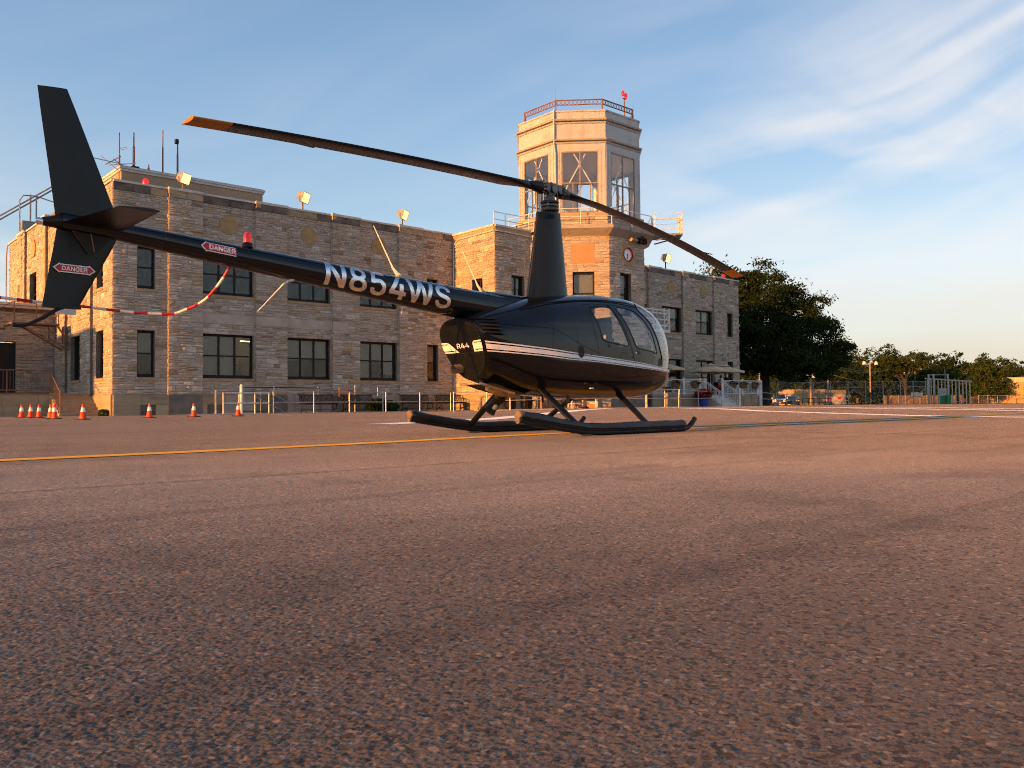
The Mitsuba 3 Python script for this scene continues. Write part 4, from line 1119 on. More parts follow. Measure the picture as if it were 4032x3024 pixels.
# mast fairing, mast, hub
prof = [(-.51, .155, 1.70, .26), (-.49, .17, 1.76, .255), (-.42, .13, 2.2, .20), (-.355, .10, 2.60, .165), (-.30, .075, 2.968, .135)]
zs = np.linspace(1.70, 2.968, 14); rows = []
for z in zs:
    s = (z - 1.76) / (2.968 - 1.76); x0, x1 = -.53 + .205 * s, .215 - .125 * s; w = .155 - .055 * s
    a = np.linspace(0, 2 * np.pi, 40, endpoint=False); c, sn = np.cos(a), np.sin(a)
    xx = (x0 + x1) / 2 + (x1 - x0) / 2 * np.sign(c) * np.abs(c) ** .9; taper = np.where(c < 0, 1 - .55 * np.abs(c) ** 1.6, 1.0)
    rows.append(np.stack([xx, w * np.sign(sn) * np.abs(sn) ** .8 * taper, np.full(40, z) + .03 * (xx + .1) * (1 - s) + .035 * s * (xx + .1)], -1))
hpart('mast_fairing', MB().grid(np.stack(rows), closed=True), 'm_heli_satin', smooth=True)
top = rows[-1]; m = MB(); m.add(np.vstack([top + V(0, 0, .001), top.mean(0)]), [[i, (i + 1) % 40, 40] for i in range(40)]); hpart('fairing_cap', m, 'm_heli_satin')
lv = MB()
for i, x in enumerate(np.linspace(-.235, -.10, 5)): lv.obox(V(x, -.105 + .004 * abs(i - 2), 2.905), V(.006, 0, 0), V(0, .012, 0), V(0, 0, .034))
hpart('fairing_slots', lv, 'm_dark', kind='stuff')
hpart('mast', MB().tube([V(-.09, 0, 2.95), V(-.07, 0, 3.30)], .045, 16), 'm_steel_dark', smooth=40)
MC = V(-.08, 0, 0)
sw = MB(); sw.lathe(MC + V(0, 0, 2.99), [(.06, 0), (.125, .01), (.13, .035), (.085, .045), (.085, .06), (.125, .065), (.125, .09), (.09, .10)], 24)
sw.lathe(MC + V(0, 0, 3.10), [(.12, 0), (.13, .015), (.12, .03), (.075, .04), (.07, .09)], 24); hpart('swashplate', sw, 'm_steel_dark', smooth=40)
lk = MB()
for q in (.5, 2.1, 3.7, 5.3): lk.tube([MC + V(.115 * math.cos(q), .115 * math.sin(q), 3.05), MC + V(.10 * math.cos(q + .3), .10 * math.sin(q + .3), 3.30)], .010, 6)
hpart('pitch_links', lk, 'm_steel_dark', smooth=40)
# blades: hub to tips
TIP1, TIP2 = None, None


def tip(px_az, z, r=5.03):
    return V(r * math.cos(px_az), r * math.sin(px_az), z)


BA = math.radians(BLADE_AZ)
hubc = V(-.06, 0, 3.30)
bx = V(math.cos(BA), math.sin(BA), 0); by = V(-math.sin(BA), math.cos(BA), 0)
hb = MB(); hb.obox(hubc, bx * .17, by * .045, V(0, 0, .055))
hb.lathe(hubc - by * .085, [(.06, 0), (.062, .17)], 18, axis=by)
for s in (-1, 1):
    for q in range(5):
        c = hubc + bx * s * .10 + V(0, 0, .0) + (bx * math.cos(q * 1.05 - .5) * s * .0 + 0)
    hb.lathe(hubc + bx * s * .13 - by * .075, [(.052, 0), (.055, .15)], 16, axis=by)
for i, dx in enumerate((-.10, -.03, .04, .11)):
    hb.lathe(hubc + bx * dx - by * .06 + V(0, 0, .06 - abs(dx) * .2), [(.022, 0), (.034, .01), (.034, .11), (.022, .12)], 12, axis=by)
hpart('rotor_hub', hb, 'm_steel_dark', smooth=35)
for s, ztip, nm in ((-1, BLADE_Z1, 'back'), (1, BLADE_Z2, 'front')):
    gr = MB(); d = bx * s
    def bz(r): return 3.30 + (ztip - 3.30) * (.35 * (r / 5.03) + .65 * (r / 5.03) ** 1.9)
    gr.tube([hubc + d * r + V(0, 0, bz(r) - 3.30) for r in (.14, .20, .30, .42)], [.075, .085, .075, .05], 16)
    bt = MB()
    for q in np.linspace(0, 2 * np.pi, 13)[:-1]: bt.lathe(hubc + d * .20 + by * .085 * math.cos(q) + V(0, 0, .085 * math.sin(q)), [(.014, -.02), (.014, .02)], 6, axis=d)
    key = hpart('blade_grip', gr, 'm_heli_satin', smooth=True); bt.v = [H(v) for v in bt.v]; bt.build(num(key + '__bolts'), 'm_steel_dark')
    rs = np.concatenate([[.34, .48, .62], np.linspace(.8, 5.03, 34)])
    a = np.linspace(0, 2 * np.pi, 30, endpoint=False)
    R_ = []
    for r in rs:
        ch = np.interp(r, [.34, .6, .8, 1.0], [.10, .20, .254, .254]); th = np.interp(r, [.34, .6, .9, 5], [.09, .055, .034, .030])
        u = .5 * (1 - np.cos(a / 2 * 1.0)) if False else (1 - np.cos(a)) / 2
        yt = 1.35 * (0.2969 * np.sqrt(u) - 0.126 * u - 0.3516 * u ** 2 + 0.2843 * u ** 3 - 0.1015 * u ** 4) / .105 * th / 2 * 1.05
        lead = (.25 - u) * ch; up_ = np.where(a <= np.pi, yt, -yt)
        tw = math.radians(np.interp(r, [.3, 5.03], [8, 2]))
        cvec = by * s * (1.0)
        R_.append(hubc + d * r + V(0, 0, bz(r) - 3.30) + cvec * (lead * math.cos(tw) - up_ * math.sin(tw) * 1)[:, None] + V(0, 0, 1) * (lead * math.sin(tw) + up_)[:, None])
    R_ = np.array(R_)
    n1 = np.searchsorted(rs, 4.62)
    bl = hpart('main_blade', MB().grid(R_[:n1 + 1], closed=True), 'm_heli_satin', smooth=50, label='main rotor blade, tip %s' % ('over the roof to the left' if s < 0 else 'drooping to the right'))
    tm = MB().grid(R_[n1:], closed=True); e = R_[-1]; tm.add(np.vstack([e, e.mean(0)]), [[i, (i + 1) % 30, 30] for i in range(30)])
    tm.v = [H(v) for v in tm.v]; tm.build(num(bl + '__tip'), 'm_yellow_tip', smooth=50)
    tr = MB().obox(hubc + d * 3.75 - by * s * .195 + V(0, 0, bz(3.75) - 3.305), d * .16, by * .02, V(0, 0, .002)); tr.v = [H(v) for v in tr.v]; tr.build(num(bl + '__trim_tab'), 'm_heli_satin')
# tail boom
bxs = np.linspace(-6.06, -.35, 60)
bt_ = np.interp(bxs, [-6.06, -5.43, -4.565, -3.436, -2.076, -1.285, -.633, -.35], [2.08, 2.053, 1.997, 1.927, 1.84, 1.80, 1.76, 1.74]); bb_ = np.interp(bxs, [-6.06, -5.56, -4.565, -3.437, -2.444, -1.734, -1.2, -.35], [1.93, 1.893, 1.772, 1.652, 1.53, 1.455, 1.42, 1.40])
bw_ = (bt_ - bb_) / 2


def boom_p(x, q):
    """point at station x and angle q (0 = left, 90 = top)"""
    c = np.interp(x, bxs, (bt_ + bb_) / 2); r = np.interp(x, bxs, bw_)
    return np.stack([x + 0 * q, r * np.cos(q), c + r * np.sin(q)], -1)


a = np.linspace(0, 2 * np.pi, 48, endpoint=False)
hpart('tail_boom', MB().grid(np.array([boom_p(np.full(48, x), a) for x in bxs]), closed=True), 'm_heli_black', smooth=True)
for x in (-1.28, -1.9, -2.72, -3.55, -4.4, -5.2):
    q = np.linspace(0, 2 * np.pi, 40); p = boom_p(np.full(40, x), q); p[:, 1:] = (p[:, 1:] - p[:, 1:].mean(0)) * 1.004 + p[:, 1:].mean(0)
    hpart('boom_seam', MB().tube(p, .004, 4, cap=False), 'm_heli_satin', smooth=True)
hpart('boom_fairing', MB().grid(np.array([[V(x, y * w, 1.44 + .02 * (x + 1.2) + hgt * (1 - abs(y) ** 2.2)) for y in np.linspace(-1, 1, 17)] for x, w, hgt in ((-1.32, .20, .38), (-1.0, .25, .37), (-.7, .28, .355), (-.45, .28, .35), (-.1, .25, .37))])), 'm_heli_black', smooth=True)


def wrap_text(text, x0, x1, h, qmid, bsdf, name, label, sd=-1, bold=True, off=.004):
    """lettering bent round the boom; reads from x0 to x1 on the right-hand side"""
    tx = meshkit.text_mesh(text, h, .003, bold=bold)
    m = tx
    for _ in range(7):
        if trimesh.Trimesh(m.vertices, m.faces, process=False).edges_unique_length.max() < .035: break
        v, f = trimesh.remesh.subdivide_to_size(m.vertices, m.faces, .03); m = trimesh.Trimesh(v, f, process=False)
    w = np.array(m.vertices); k = (x1 - x0) / w[:, 0].max()
    x = x0 + w[:, 0] * k; r = np.interp(x, bxs, bw_)
    q = np.pi - (qmid + (w[:, 1] - h / 2) / r)         # right side: angle pi
    c = np.interp(x, bxs, (bt_ + bb_) / 2); rr = r + off + w[:, 2]
    hpart(name, MB().add(np.stack([x, rr * np.cos(q), c + rr * np.sin(q)], -1), np.array(m.faces)), bsdf, label=label)


wrap_text('N854WS', -3.60, -1.93, .262, .03, 'm_silver_foil', 'registration', 'silver registration lettering N854WS on the boom')


def danger(place, w, h, both, parent, label):
    """red DANGER arrow with a white border; place(x, z, lift) -> point"""
    m0, m1, m2 = MB(), MB(), MB(); ah = h * 1.28
    def outline(g):
        p = [(-w / 2 - .055 + g * 1.4, 0), (-w / 2 + .0, ah / 2 - g * 1.4), (-w / 2 + .0, h / 2 - g)]
        if both: p += [(w / 2, h / 2 - g), (w / 2, ah / 2 - g * 1.4), (w / 2 + .055 - g * 1.4, 0), (w / 2, -ah / 2 + g * 1.4), (w / 2, -h / 2 + g)]
        else: p += [(w / 2 - g * .2, h / 2 - g), (w / 2 - g * .2, -h / 2 + g)]
        return sg.Polygon(p + [(-w / 2, -h / 2 + g), (-w / 2, -ah / 2 + g * 1.4)])
    def lay(m, poly, lift):
        t = trimesh.creation.extrude_polygon(poly, .001, engine='earcut'); v, f = trimesh.remesh.subdivide_to_size(t.vertices, t.faces, .03)
        m.add(place(v[:, 0], v[:, 1], lift + v[:, 2]), f)
    lay(m0, outline(0), .003); lay(m1, outline(.009), .0055)
    tx = meshkit.text_mesh('DANGER', h * .50, .001, bold=True); v, f = trimesh.remesh.subdivide_to_size(tx.vertices, tx.faces, .03)
    k = w * .90 / v[:, 0].max(); m2.add(place(v[:, 0] * k - w * .45 + (0 if both else .005), v[:, 1] - h * .25, .008 + v[:, 2]), f)
    key = num(parent + '__danger_arrow'); labels[key] = {'label': label}
    for m, b, nm in ((m0, 'm_reflective_white', 'border'), (m1, 'm_decal_red', 'arrow'), (m2, 'm_reflective_white', 'lettering')):
        m.v = [H(v) for v in m.v]; m.build(num(key + '__' + nm), b)


def on_boom(x0, q0):
    def place(x, z, lift):
        xx = x0 + x; r = np.interp(xx, bxs, bw_); c = np.interp(xx, bxs, (bt_ + bb_) / 2); q = np.pi - (q0 + z / r)
        return np.stack([xx, (r + lift) * np.cos(q), c + (r + lift) * np.sin(q)], -1)
    return place


danger(on_boom(-4.68, .16), .29, .085, False, HC, 'red DANGER arrow on the boom pointing aft')
# fin, stabiliser


def blade_surface(le, te, thick, n=24, axis=1):
    """lofted thin aerofoil between lists of leading and trailing edge points; thickness along the given axis"""
    rows = []; a = np.linspace(0, 2 * np.pi, n, endpoint=False)
    for l, t, th in zip(le, te, thick):
        l, t = np.asarray(l, float), np.asarray(t, float); u = (1 - np.cos(a)) / 2
        yt = th * (0.2969 * np.sqrt(u) - 0.126 * u - 0.3516 * u ** 2 + 0.2843 * u ** 3 - 0.1015 * u ** 4) / .2
        p = l + (t - l) * u[:, None]; p[:, axis] += np.where(a <= np.pi, yt, -yt); rows.append(p)
    m = MB().grid(np.array(rows), closed=True)
    for r in (rows[0], rows[-1]): m.add(np.vstack([r, r.mean(0)]), [[i, (i + 1) % n, n] for i in range(n)])
    return m


zf = np.array([1.97, 2.2, 2.6, 3.0, 3.165]); le = np.interp(zf, [1.96, 2.195, 2.985, 3.165], [-5.56, -5.637, -5.94, -6.012]); te = np.interp(zf, [1.99, 3.143], [-6.09, -6.243])
hpart('upper_fin', blade_surface([(x, 0, z) for x, z in zip(le, zf)], [(x, 0, z - .02) for x, z in zip(te, zf)], [.035, .033, .03, .027, .026]), 'm_heli_satin', smooth=45)
zf = np.array([1.98, 1.8, 1.5, 1.27]); le = np.interp(zf, [1.275, 1.865, 1.98], [-5.913, -5.615, -5.57]); te = np.interp(zf, [1.273, 1.949], [-6.20, -6.086])
hpart('lower_fin', blade_surface([(x, 0, z) for x, z in zip(le, zf)], [(x, 0, z) for x, z in zip(te, zf)], [.035, .034, .032, .03]), 'm_heli_satin', smooth=45)


def on_fin(x0, z0):
    def place(x, z, lift): return np.stack([x0 + x * .98, np.full(len(x), -.030) - lift, z0 + z - .02 * x], -1)
    return place


danger(on_fin(-5.957, 1.597), .235, .072, True, HC, 'red two-headed DANGER arrow on the lower fin')
ys = np.array([-.02, -.3, -.7, -1.0])
hpart('stabiliser', blade_surface([(np.interp(y, [-1, 0], [-5.575, -5.56]), y, 1.985) for y in ys], [(np.interp(y, [-1, 0], [-5.885, -6.08]), y, 1.985) for y in ys], [.034, .034, .032, .028], axis=2), 'm_heli_satin', smooth=45)
hpart('tail_gearbox', MB().tube([V(-5.95, 0, 2.0), V(-6.08, 0, 2.0), V(-6.20, 0, 1.985)], [.075, .06, .035], 14), 'm_heli_satin', smooth=40)
hpart('tail_light', MB().lathe(V(-6.20, 0, 1.985), [(.03, 0), (.032, .03), (.02, .055), (0, .06)], 12, axis=(-1, 0, 0)), 'm_silver_foil', smooth=40)
hpart('tail_bracket', MB().prism(sg.Polygon([(-5.98, 1.93), (-5.66, 1.90), (-5.76, 1.78), (-5.85, 1.74)]), V(0, -.04, 0), V(1, 0, 0), V(0, 0, 1), V(0, -1, 0), 0, .01).tube([V(-5.83, -.05, 1.92), V(-5.80, -.05, 1.76)], .007, 5), 'm_dark')
hpart('tail_rotor', MB().tube([V(-5.93, .02, 1.97), V(-5.93, .30, 1.97)], .035, 12), 'm_steel_dark', smooth=40)
for s in (-1, 1):
    zf = [1.97 + s * q for q in (.06, .2, .5, .735)]
    hpart('tail_rotor_blade', blade_surface([(-5.93 + .06 - .02 * s, .32, z) for z in zf], [(-5.93 - .09, .32, z) for z in zf], [.012] * 4), 'm_white_paint' , smooth=45, label='white tail rotor blade')
# striped tail rotor guard
gp_ = np.array([(-4.552, 0.0, 1.775), (-4.616, .12, 1.605), (-4.716, .25, 1.446), (-4.841, .38, 1.361), (-4.965, .45, 1.315), (-5.214, .50, 1.312), (-5.487, .52, 1.326), (-5.775, .52, 1.342), (-6.116, .50, 1.352), (-6.417, .47, 1.365), (-6.70, .40, 1.37), (-6.85, .2, 1.375), (-6.90, 0, 1.38)])
d_ = np.concatenate([[0], np.cumsum(np.linalg.norm(np.diff(gp_, axis=0), axis=1))]); cs = [PchipInterpolator(d_, gp_[:, i]) for i in range(3)]
gk_ = num(HC + '__rotor_guard'); labels[gk_] = {'label': 'red and white striped tail rotor guard tube'}
ns = 24
for i in range(ns):
    s = np.linspace(d_[-1] * i / ns, d_[-1] * (i + 1) / ns, 7); p = H(np.stack([c(s) for c in cs], -1))
    MB().tube(p, .0135, 10, cap=False).build(num(gk_ + '__' + ('red_band' if i % 2 == 0 else 'white_band')), 'm_red_paint' if i % 2 == 0 else 'm_white_paint', smooth=True)
hpart('tail_skid', MB().tube([V(-5.98, 0, 1.29), V(-6.08, 0, 1.245), V(-6.19, 0, 1.165), V(-6.30, 0, 1.10), V(-6.36, 0, 1.085), V(-6.42, 0, 1.092)], .016, 8), 'm_heli_satin', smooth=True)
hpart('fin_cap', MB().obox(V(-6.05, 0, 1.265), V(.15, 0, 0), V(0, .022, 0), V(0, 0, .012)), 'm_heli_satin')
# beacon and aerials
hpart('beacon_base', MB().lathe(V(-4.37, 0, 1.985), [(.06, 0), (.055, .03), (.045, .045)], 16), 'm_heli_satin', smooth=40)
v, f = MB().lathe(V(-4.37, 0, 2.03), [(.036, 0), (.038, .06), (.032, .09), (.016, .105), (0, .108)], 18).mesh()
k_ = num(HC + '__beacon'); scene[k_] = mikit.ply((H(v), f), 'm_red_gloss', smooth=40, emitter=emit(.045, .0006, .001)); labels[k_] = {'label': 'red anti-collision beacon on top of the boom'}
for b0, b1, w in (((-2.582, 0, 1.88), (-2.885, 0, 2.412), 1), ((-1.319, 0, 1.80), (-1.605, 0, 2.28), 1), ((-3.93, 0, 1.71), (-4.262, 0, 1.353), 1), ((-2.496, 0, 1.54), (-2.515, 0, 1.432), .6)):
    b0, b1 = V(*b0), V(*b1); e = b1 - b0
    hpart('whip_aerial', MB().tube([b0 + V(.045, 0, -.0), b0 + e * .06 + V(.02, 0, 0), b0 + e * .16, b0 + e * .3, b1], np.array([.05, .032, .018, .011, .007]) * w, 8, squash=.45), 'm_white_paint', smooth=50)
hpart('wire_aerial', MB().tube([V(-.537, 0, 1.76), V(-.565, 0, 2.357)], .004, 5), 'm_float_end')
# landing gear
def strut(name, a, b, w):
    a, b = V(*a), V(*b); t = unit(b - a); x = V(1, 0, 0); x = unit(x - t * np.dot(x, t)); y = np.cross(t, x)
    rows = []
    q = np.linspace(0, 2 * np.pi, 16, endpoint=False)
    for s in np.linspace(0, 1, 6): rows.append(a + (b - a) * s + x * (w * np.cos(q))[:, None] * (1 - .12 * s) + y * (.030 * np.sin(q))[:, None])
    hpart(name, MB().grid(np.array(rows), closed=True), 'm_heli_satin', smooth=True)


for sd, yk in ((-1, 1.0), (1, 1.10)):
    strut('strut', (-.66, .36 * sd, .60), (-.60, 1.0 * yk * sd, .10), .062); strut('strut', (.83, .36 * sd, .56), (.76, .98 * yk * sd, .10), .060)
    Y = 1.0 * yk * sd
    spine = [(-1.60, Y, .205), (-1.25, Y, .150), (-.9, Y, .098), (-.62, Y, .062), (-.50, Y, .046), (-.2, Y, .034), (.5, Y, .033), (1.2, Y, .033), (1.50, Y, .036), (1.60, Y, .058), (1.70, Y, .115), (1.765, Y, .178)]
    sp_ = np.array(spine); d_ = np.concatenate([[0], np.cumsum(np.linalg.norm(np.diff(sp_, axis=0), axis=1))]); ss = np.linspace(0, d_[-1], 70)
    sk = np.stack([np.interp(ss, d_, sp_[:, i]) for i in range(3)], -1)
    key = hpart('skid', MB().tube(sk, .034, 12), 'm_heli_satin', smooth=True, label='%s landing skid with stowed float' % ('near' if sd < 0 else 'far'))
    # stowed float bag: lumpy sleeve on top of the tube
    xs = np.linspace(-1.62, 1.46, 120); zc = np.interp(xs, sp_[:, 0], sp_[:, 2]) + .062
    rng = np.random.default_rng(11 + sd); q = np.linspace(0, 2 * np.pi, 30, endpoint=False)
    lump = meshkit.fbm(np.stack([xs * 3.1, xs * 0 + sd * 7, xs * 0], -1), 3, 5)
    rows = []
    for x, z, l in zip(xs, zc, lump):
        e = min(1, (x + 1.66) / .05, (1.52 - x) / .07); r = (.060 + .030 * (l - .5)) * (.62 + .38 * math.sqrt(max(e, 0)))
        yy = r * np.cos(q); zz = r * 1.0 * np.sin(q)
        w = meshkit.fbm(np.stack([np.full(30, x * 9), np.cos(q) * 1.6 + 9 * sd, np.sin(q) * 1.6], -1), 3, 3)
        rr = 1 + .16 * (w - .5)
        low = np.where(np.sin(q) < -.25, .62, 1.0)
        rows.append(np.stack([np.full(30, x), Y + yy * rr * low * (1 + .1 * (np.sin(q) < 0)), z + zz * rr - .012 * (np.sin(q) < -.6)], -1))
    fb = MB().grid(np.array(rows), closed=True); fb.v = [H(v) for v in fb.v]; fb.build(num(key + '__float_bag'), 'm_float_bag', smooth=True)
    seam_ = [V(x, Y + sd * (.060 + .02 * (l - .5)) * .97, z - .026) for x, z, l in zip(xs[3:-3], zc[3:-3], lump[3:-3])]
    sm_ = MB().tube(H(np.array(seam_)), .006, 5); sm_.build(num(key + '__seam_flap'), 'm_heli_satin', smooth=True)
    b2 = MB()
    for i in range(6, 114, 9): b2.lathe(H(V(xs[i], Y + sd * .062, zc[i] - .012)), [(.006, 0), (.005, .006), (0, .008)], 7, axis=HY * sd)
    b2.build(num(key + '__snaps'), 'm_steel_dark')
    lowr = MB().grid(np.array([[H(V(x, Y + .042 * math.cos(t_) * 1.0, z - .058 + .033 * math.sin(t_))) for t_ in np.linspace(-np.pi, 0, 9)] for x, z in zip(xs, zc)])); lowr.build(num(key + '__lower_cover'), 'm_rubber', smooth=True)
    e1 = MB(); ring_ = np.array(rows[0]); c = ring_.mean(0)
    e1.grid(H(np.array([(ring_ - c) * k + c + V(-o, 0, 0) for k, o in ((1.02, -.05), (1.03, -.01), (1.0, .012), (.82, .016), (.4, .006), (.02, .002))])), closed=True)
    e1.build(num(key + '__float_end'), 'm_float_end', smooth=True)
    e1 = MB().tube(H(np.array([sk[0] + V(.05, 0, -.01), sk[0] + V(-.035, 0, .0)])), .033, 10); e1.build(num(key + '__tube_end'), 'm_float_end', smooth=40)
    ring_ = np.array(rows[-1]); c = ring_.mean(0); e1 = MB().grid(H(np.array([(ring_ - c) * k + c + V(o, 0, 0) for k, o in ((1.0, 0), (.9, .02), (.5, .035), (.02, .04))])), closed=True); e1.build(num(key + '__float_end'), 'm_float_bag', smooth=True)
    MB().obox(H(V(-.52, Y, .012)), HX * .10, HY * .035, Z * .010).build(num(key + '__wear_shoe'), 'm_steel_dark')
for x in (-.68, .84): hpart('cross_tube', MB().tube([V(x, -.40, .585), V(x, 0, .56), V(x, .40, .585)], .03, 10), 'm_heli_satin', smooth=True)
# under the engine bay
hpart('belly_opening', MB().grid(np.array([[V(x, y, z - .006) for y in np.linspace(-.30, .30, 5)] for x, z in ((-1.34, .655), (-1.15, .60), (-.9, .545), (-.72, .525))])), 'm_dark')
hpart('muffler', MB().tube([V(-1.26, -.05, .62), V(-1.1, -.08, .565), (-.8, -.10, .53)], [.055, .07, .065], 14), 'm_muffler', smooth=40, label='brown muffler under the engine')
for x, h in ((-.35, .07), (.15, .09)): hpart('belly_fitting', MB().tube([V(x, -.1, .49), V(x + .01, -.1, .49 - h)], .014, 6), 'm_heli_satin')
hpart('drain_mast', MB().tube([V(.02, -.20, .485), V(.03, -.20, .43), V(.0, -.20, .395)], [.03, .022, .014], 8, squash=.5), 'm_float_end', smooth=40)
bp = num(HC + '__searchlight'); labels[bp] = {'label': 'dark canister lamp slung under the left rear cross tube'}
c0, ax = V(-.60, .46, .50), unit(V(-.42, .15, -.55))
lt = MB().lathe(c0, [(.05, -.05), (.085, -.03), (.095, .02), (.085, .06), (.07, .07), (.07, .16), (.085, .24), (.088, .26), (.075, .26)], 20, axis=ax); lt.v = [H(v) for v in lt.v]; lt.build(bp + '__housing', 'm_heli_satin', smooth=40)
lt = MB().lathe(c0 + V(.05, 0, .05), [(.035, 0), (.045, .04), (.03, .08)], 12, axis=(0.2, 0, 1)); lt.v = [H(v) for v in lt.v]; lt.build(bp + '__mount', 'm_float_end', smooth=40)
lt = MB().obox(c0 + ax * .18 + V(-.02, -.082, 0), ax * .03, V(.02, .003, .0), np.cross(ax, V(0, 1, 0)) * .02); lt.v = [H(v) for v in lt.v]; lt.build(bp + '__sticker', 'm_silver_paint')
hpart('keel_rail', MB().bar(V(-1.42, -.10, .655), V(-.95, -.20, .530), .05, .028), 'm_exhaust')
# ------------------------------------------------------------------ people
def person_mesh(joints, bones, length=.03):
    """hulls of spheres along the bones, joined into one smooth body"""
    import manifold3d as m3
    out = None
    for a, b in bones:
        hull = m3.Manifold.batch_hull([m3.Manifold.sphere(joints[k][1], 14).translate(list(map(float, joints[k][0]))) for k in (a, b)])
        out = hull if out is None else out + hull
    me = out.refine_to_length(length).to_mesh(); t = trimesh.Trimesh(me.vert_properties[:, :3], me.tri_verts)
    trimesh.smoothing.filter_taubin(t, iterations=8); return np.array(t.vertices), np.array(t.faces)


matte('m_skin', (0.36, 0.20, 0.13), .55, .4); matte('m_hair', (0.02, 0.014, 0.011), .6, .3); matte('m_shirt_dark', (0.035, 0.037, 0.045), .85, .1); matte('m_shirt_tan', (0.33, 0.26, 0.19), .85, .1); matte('m_shirt_grey', (0.10, 0.11, 0.115), .9, .1); matte('m_trousers', (0.04, 0.042, 0.055), .85, .1)


def head(key, c, f, up=Z, s=1.0, hair='m_hair', parent=None):
    """a head with brow, nose, chin and ears, looking along f"""
    f = unit(f); r = np.cross(f, up); m = trimesh.creation.icosphere(3, .1); v = np.array(m.vertices) / .1
    d = v.copy(); x, y, z = d[:, 0], d[:, 1], d[:, 2]
    R_ = np.stack([.096 * x * (1 - .10 * (z < -.3)), .075 * y * (1 - .22 * np.clip(-z, 0, 1)), .118 * z], -1)
    R_[:, 0] += .020 * np.exp(-((y / .13) ** 2 + ((z + .12) / .16) ** 2)) * (x > .3) - .009 * np.exp(-(((np.abs(y) - .36) / .13) ** 2 + ((z - .10) / .1) ** 2)) * (x > .3) + .010 * np.exp(-((z + .78) / .18) ** 2) * (x > .2) + .006 * np.exp(-((y / .25) ** 2 + ((z + .45) / .07) ** 2)) * (x > .3)
    W_ = c + s * (R_[:, :1] * f + R_[:, 1:2] * r + R_[:, 2:] * up); mb = MB().add(W_, m.faces)
    for e in (-1, 1): mb.lathe(c + s * (e * .074 * r - .005 * f), [(.012, 0), (.026, .008), (.02, .016)], 8, axis=r * e)
    mb.build(num(parent + '__head'), 'm_skin', smooth=True)
    hm = trimesh.creation.icosphere(3, .1); v = np.array(hm.vertices) / .1; keep = (v[:, 2] > .18 + .75 * np.clip(v[:, 0], 0, 1)) | ((v[:, 0] < -.15) & (v[:, 2] > -.55))
    v2 = np.stack([.108 * v[:, 0] - .003, .086 * v[:, 1], .128 * v[:, 2] + .004], -1) * (1 + .05 * (meshkit.noise(v * 7, 3)[:, None] - .5)); f2 = np.array(hm.faces)[keep[np.array(hm.faces)].all(1)]
    idx, inv = np.unique(f2, return_inverse=True); W_ = c + s * (v2[:, :1] * f + v2[:, 1:2] * r + v2[:, 2:] * up)
    MB().add(W_[idx], inv.reshape(f2.shape)).build(num(parent + '__hair'), hair, smooth=True)


def hand(parent, w, d, side_, curl=.5, s=1.0):
    """palm, four bent fingers and a thumb; w = wrist, d = pointing direction, side_ = direction of the thumb"""
    d, side_ = unit(d), unit(side_); n = unit(np.cross(d, side_)); J, Bn = {}, []
    J['w'] = (w, .022 * s); J['p0'] = (w + d * .045 + side_ * .022, .017 * s); J['p1'] = (w + d * .05 - side_ * .026, .015 * s); J['k0'] = (w + d * .085 + side_ * .030, .013 * s); J['k3'] = (w + d * .075 - side_ * .034, .012 * s)
    Bn += [('w', 'p0'), ('w', 'p1'), ('p0', 'p1'), ('p0', 'k0'), ('p1', 'k3'), ('k0', 'k3')]
    for i, l in enumerate((.070, .080, .074, .056)):
        b = w + d * (.085 - .003 * i) + side_ * (.030 - .0215 * i); p = f'f{i}'; J[p + 'a'] = (b, .0105)
        q = b
        for j, (k, e) in enumerate(((.45, 1), (.32, 2), (.23, 3))):
            a = curl * e * .55; q = q + (d * math.cos(a) + n * math.sin(a)) * l * k; J[p + 'bcd'[j]] = (q, .0098 - .0008 * j)
        Bn += [(p + 'a', p + 'b'), (p + 'b', p + 'c'), (p + 'c', p + 'd')]
    J['t0'] = (w + d * .028 + side_ * .03, .013); J['t1'] = (w + d * .055 + side_ * .055 + n * .012, .011); J['t2'] = (w + d * .085 + side_ * .062 + n * .022, .0095)
    Bn += [('w', 't0'), ('t0', 't1'), ('t1', 't2')]
    v, f = person_mesh(J, Bn, .012); MB().add(v, f).build(num(parent + '__hand'), 'm_skin', smooth=True)


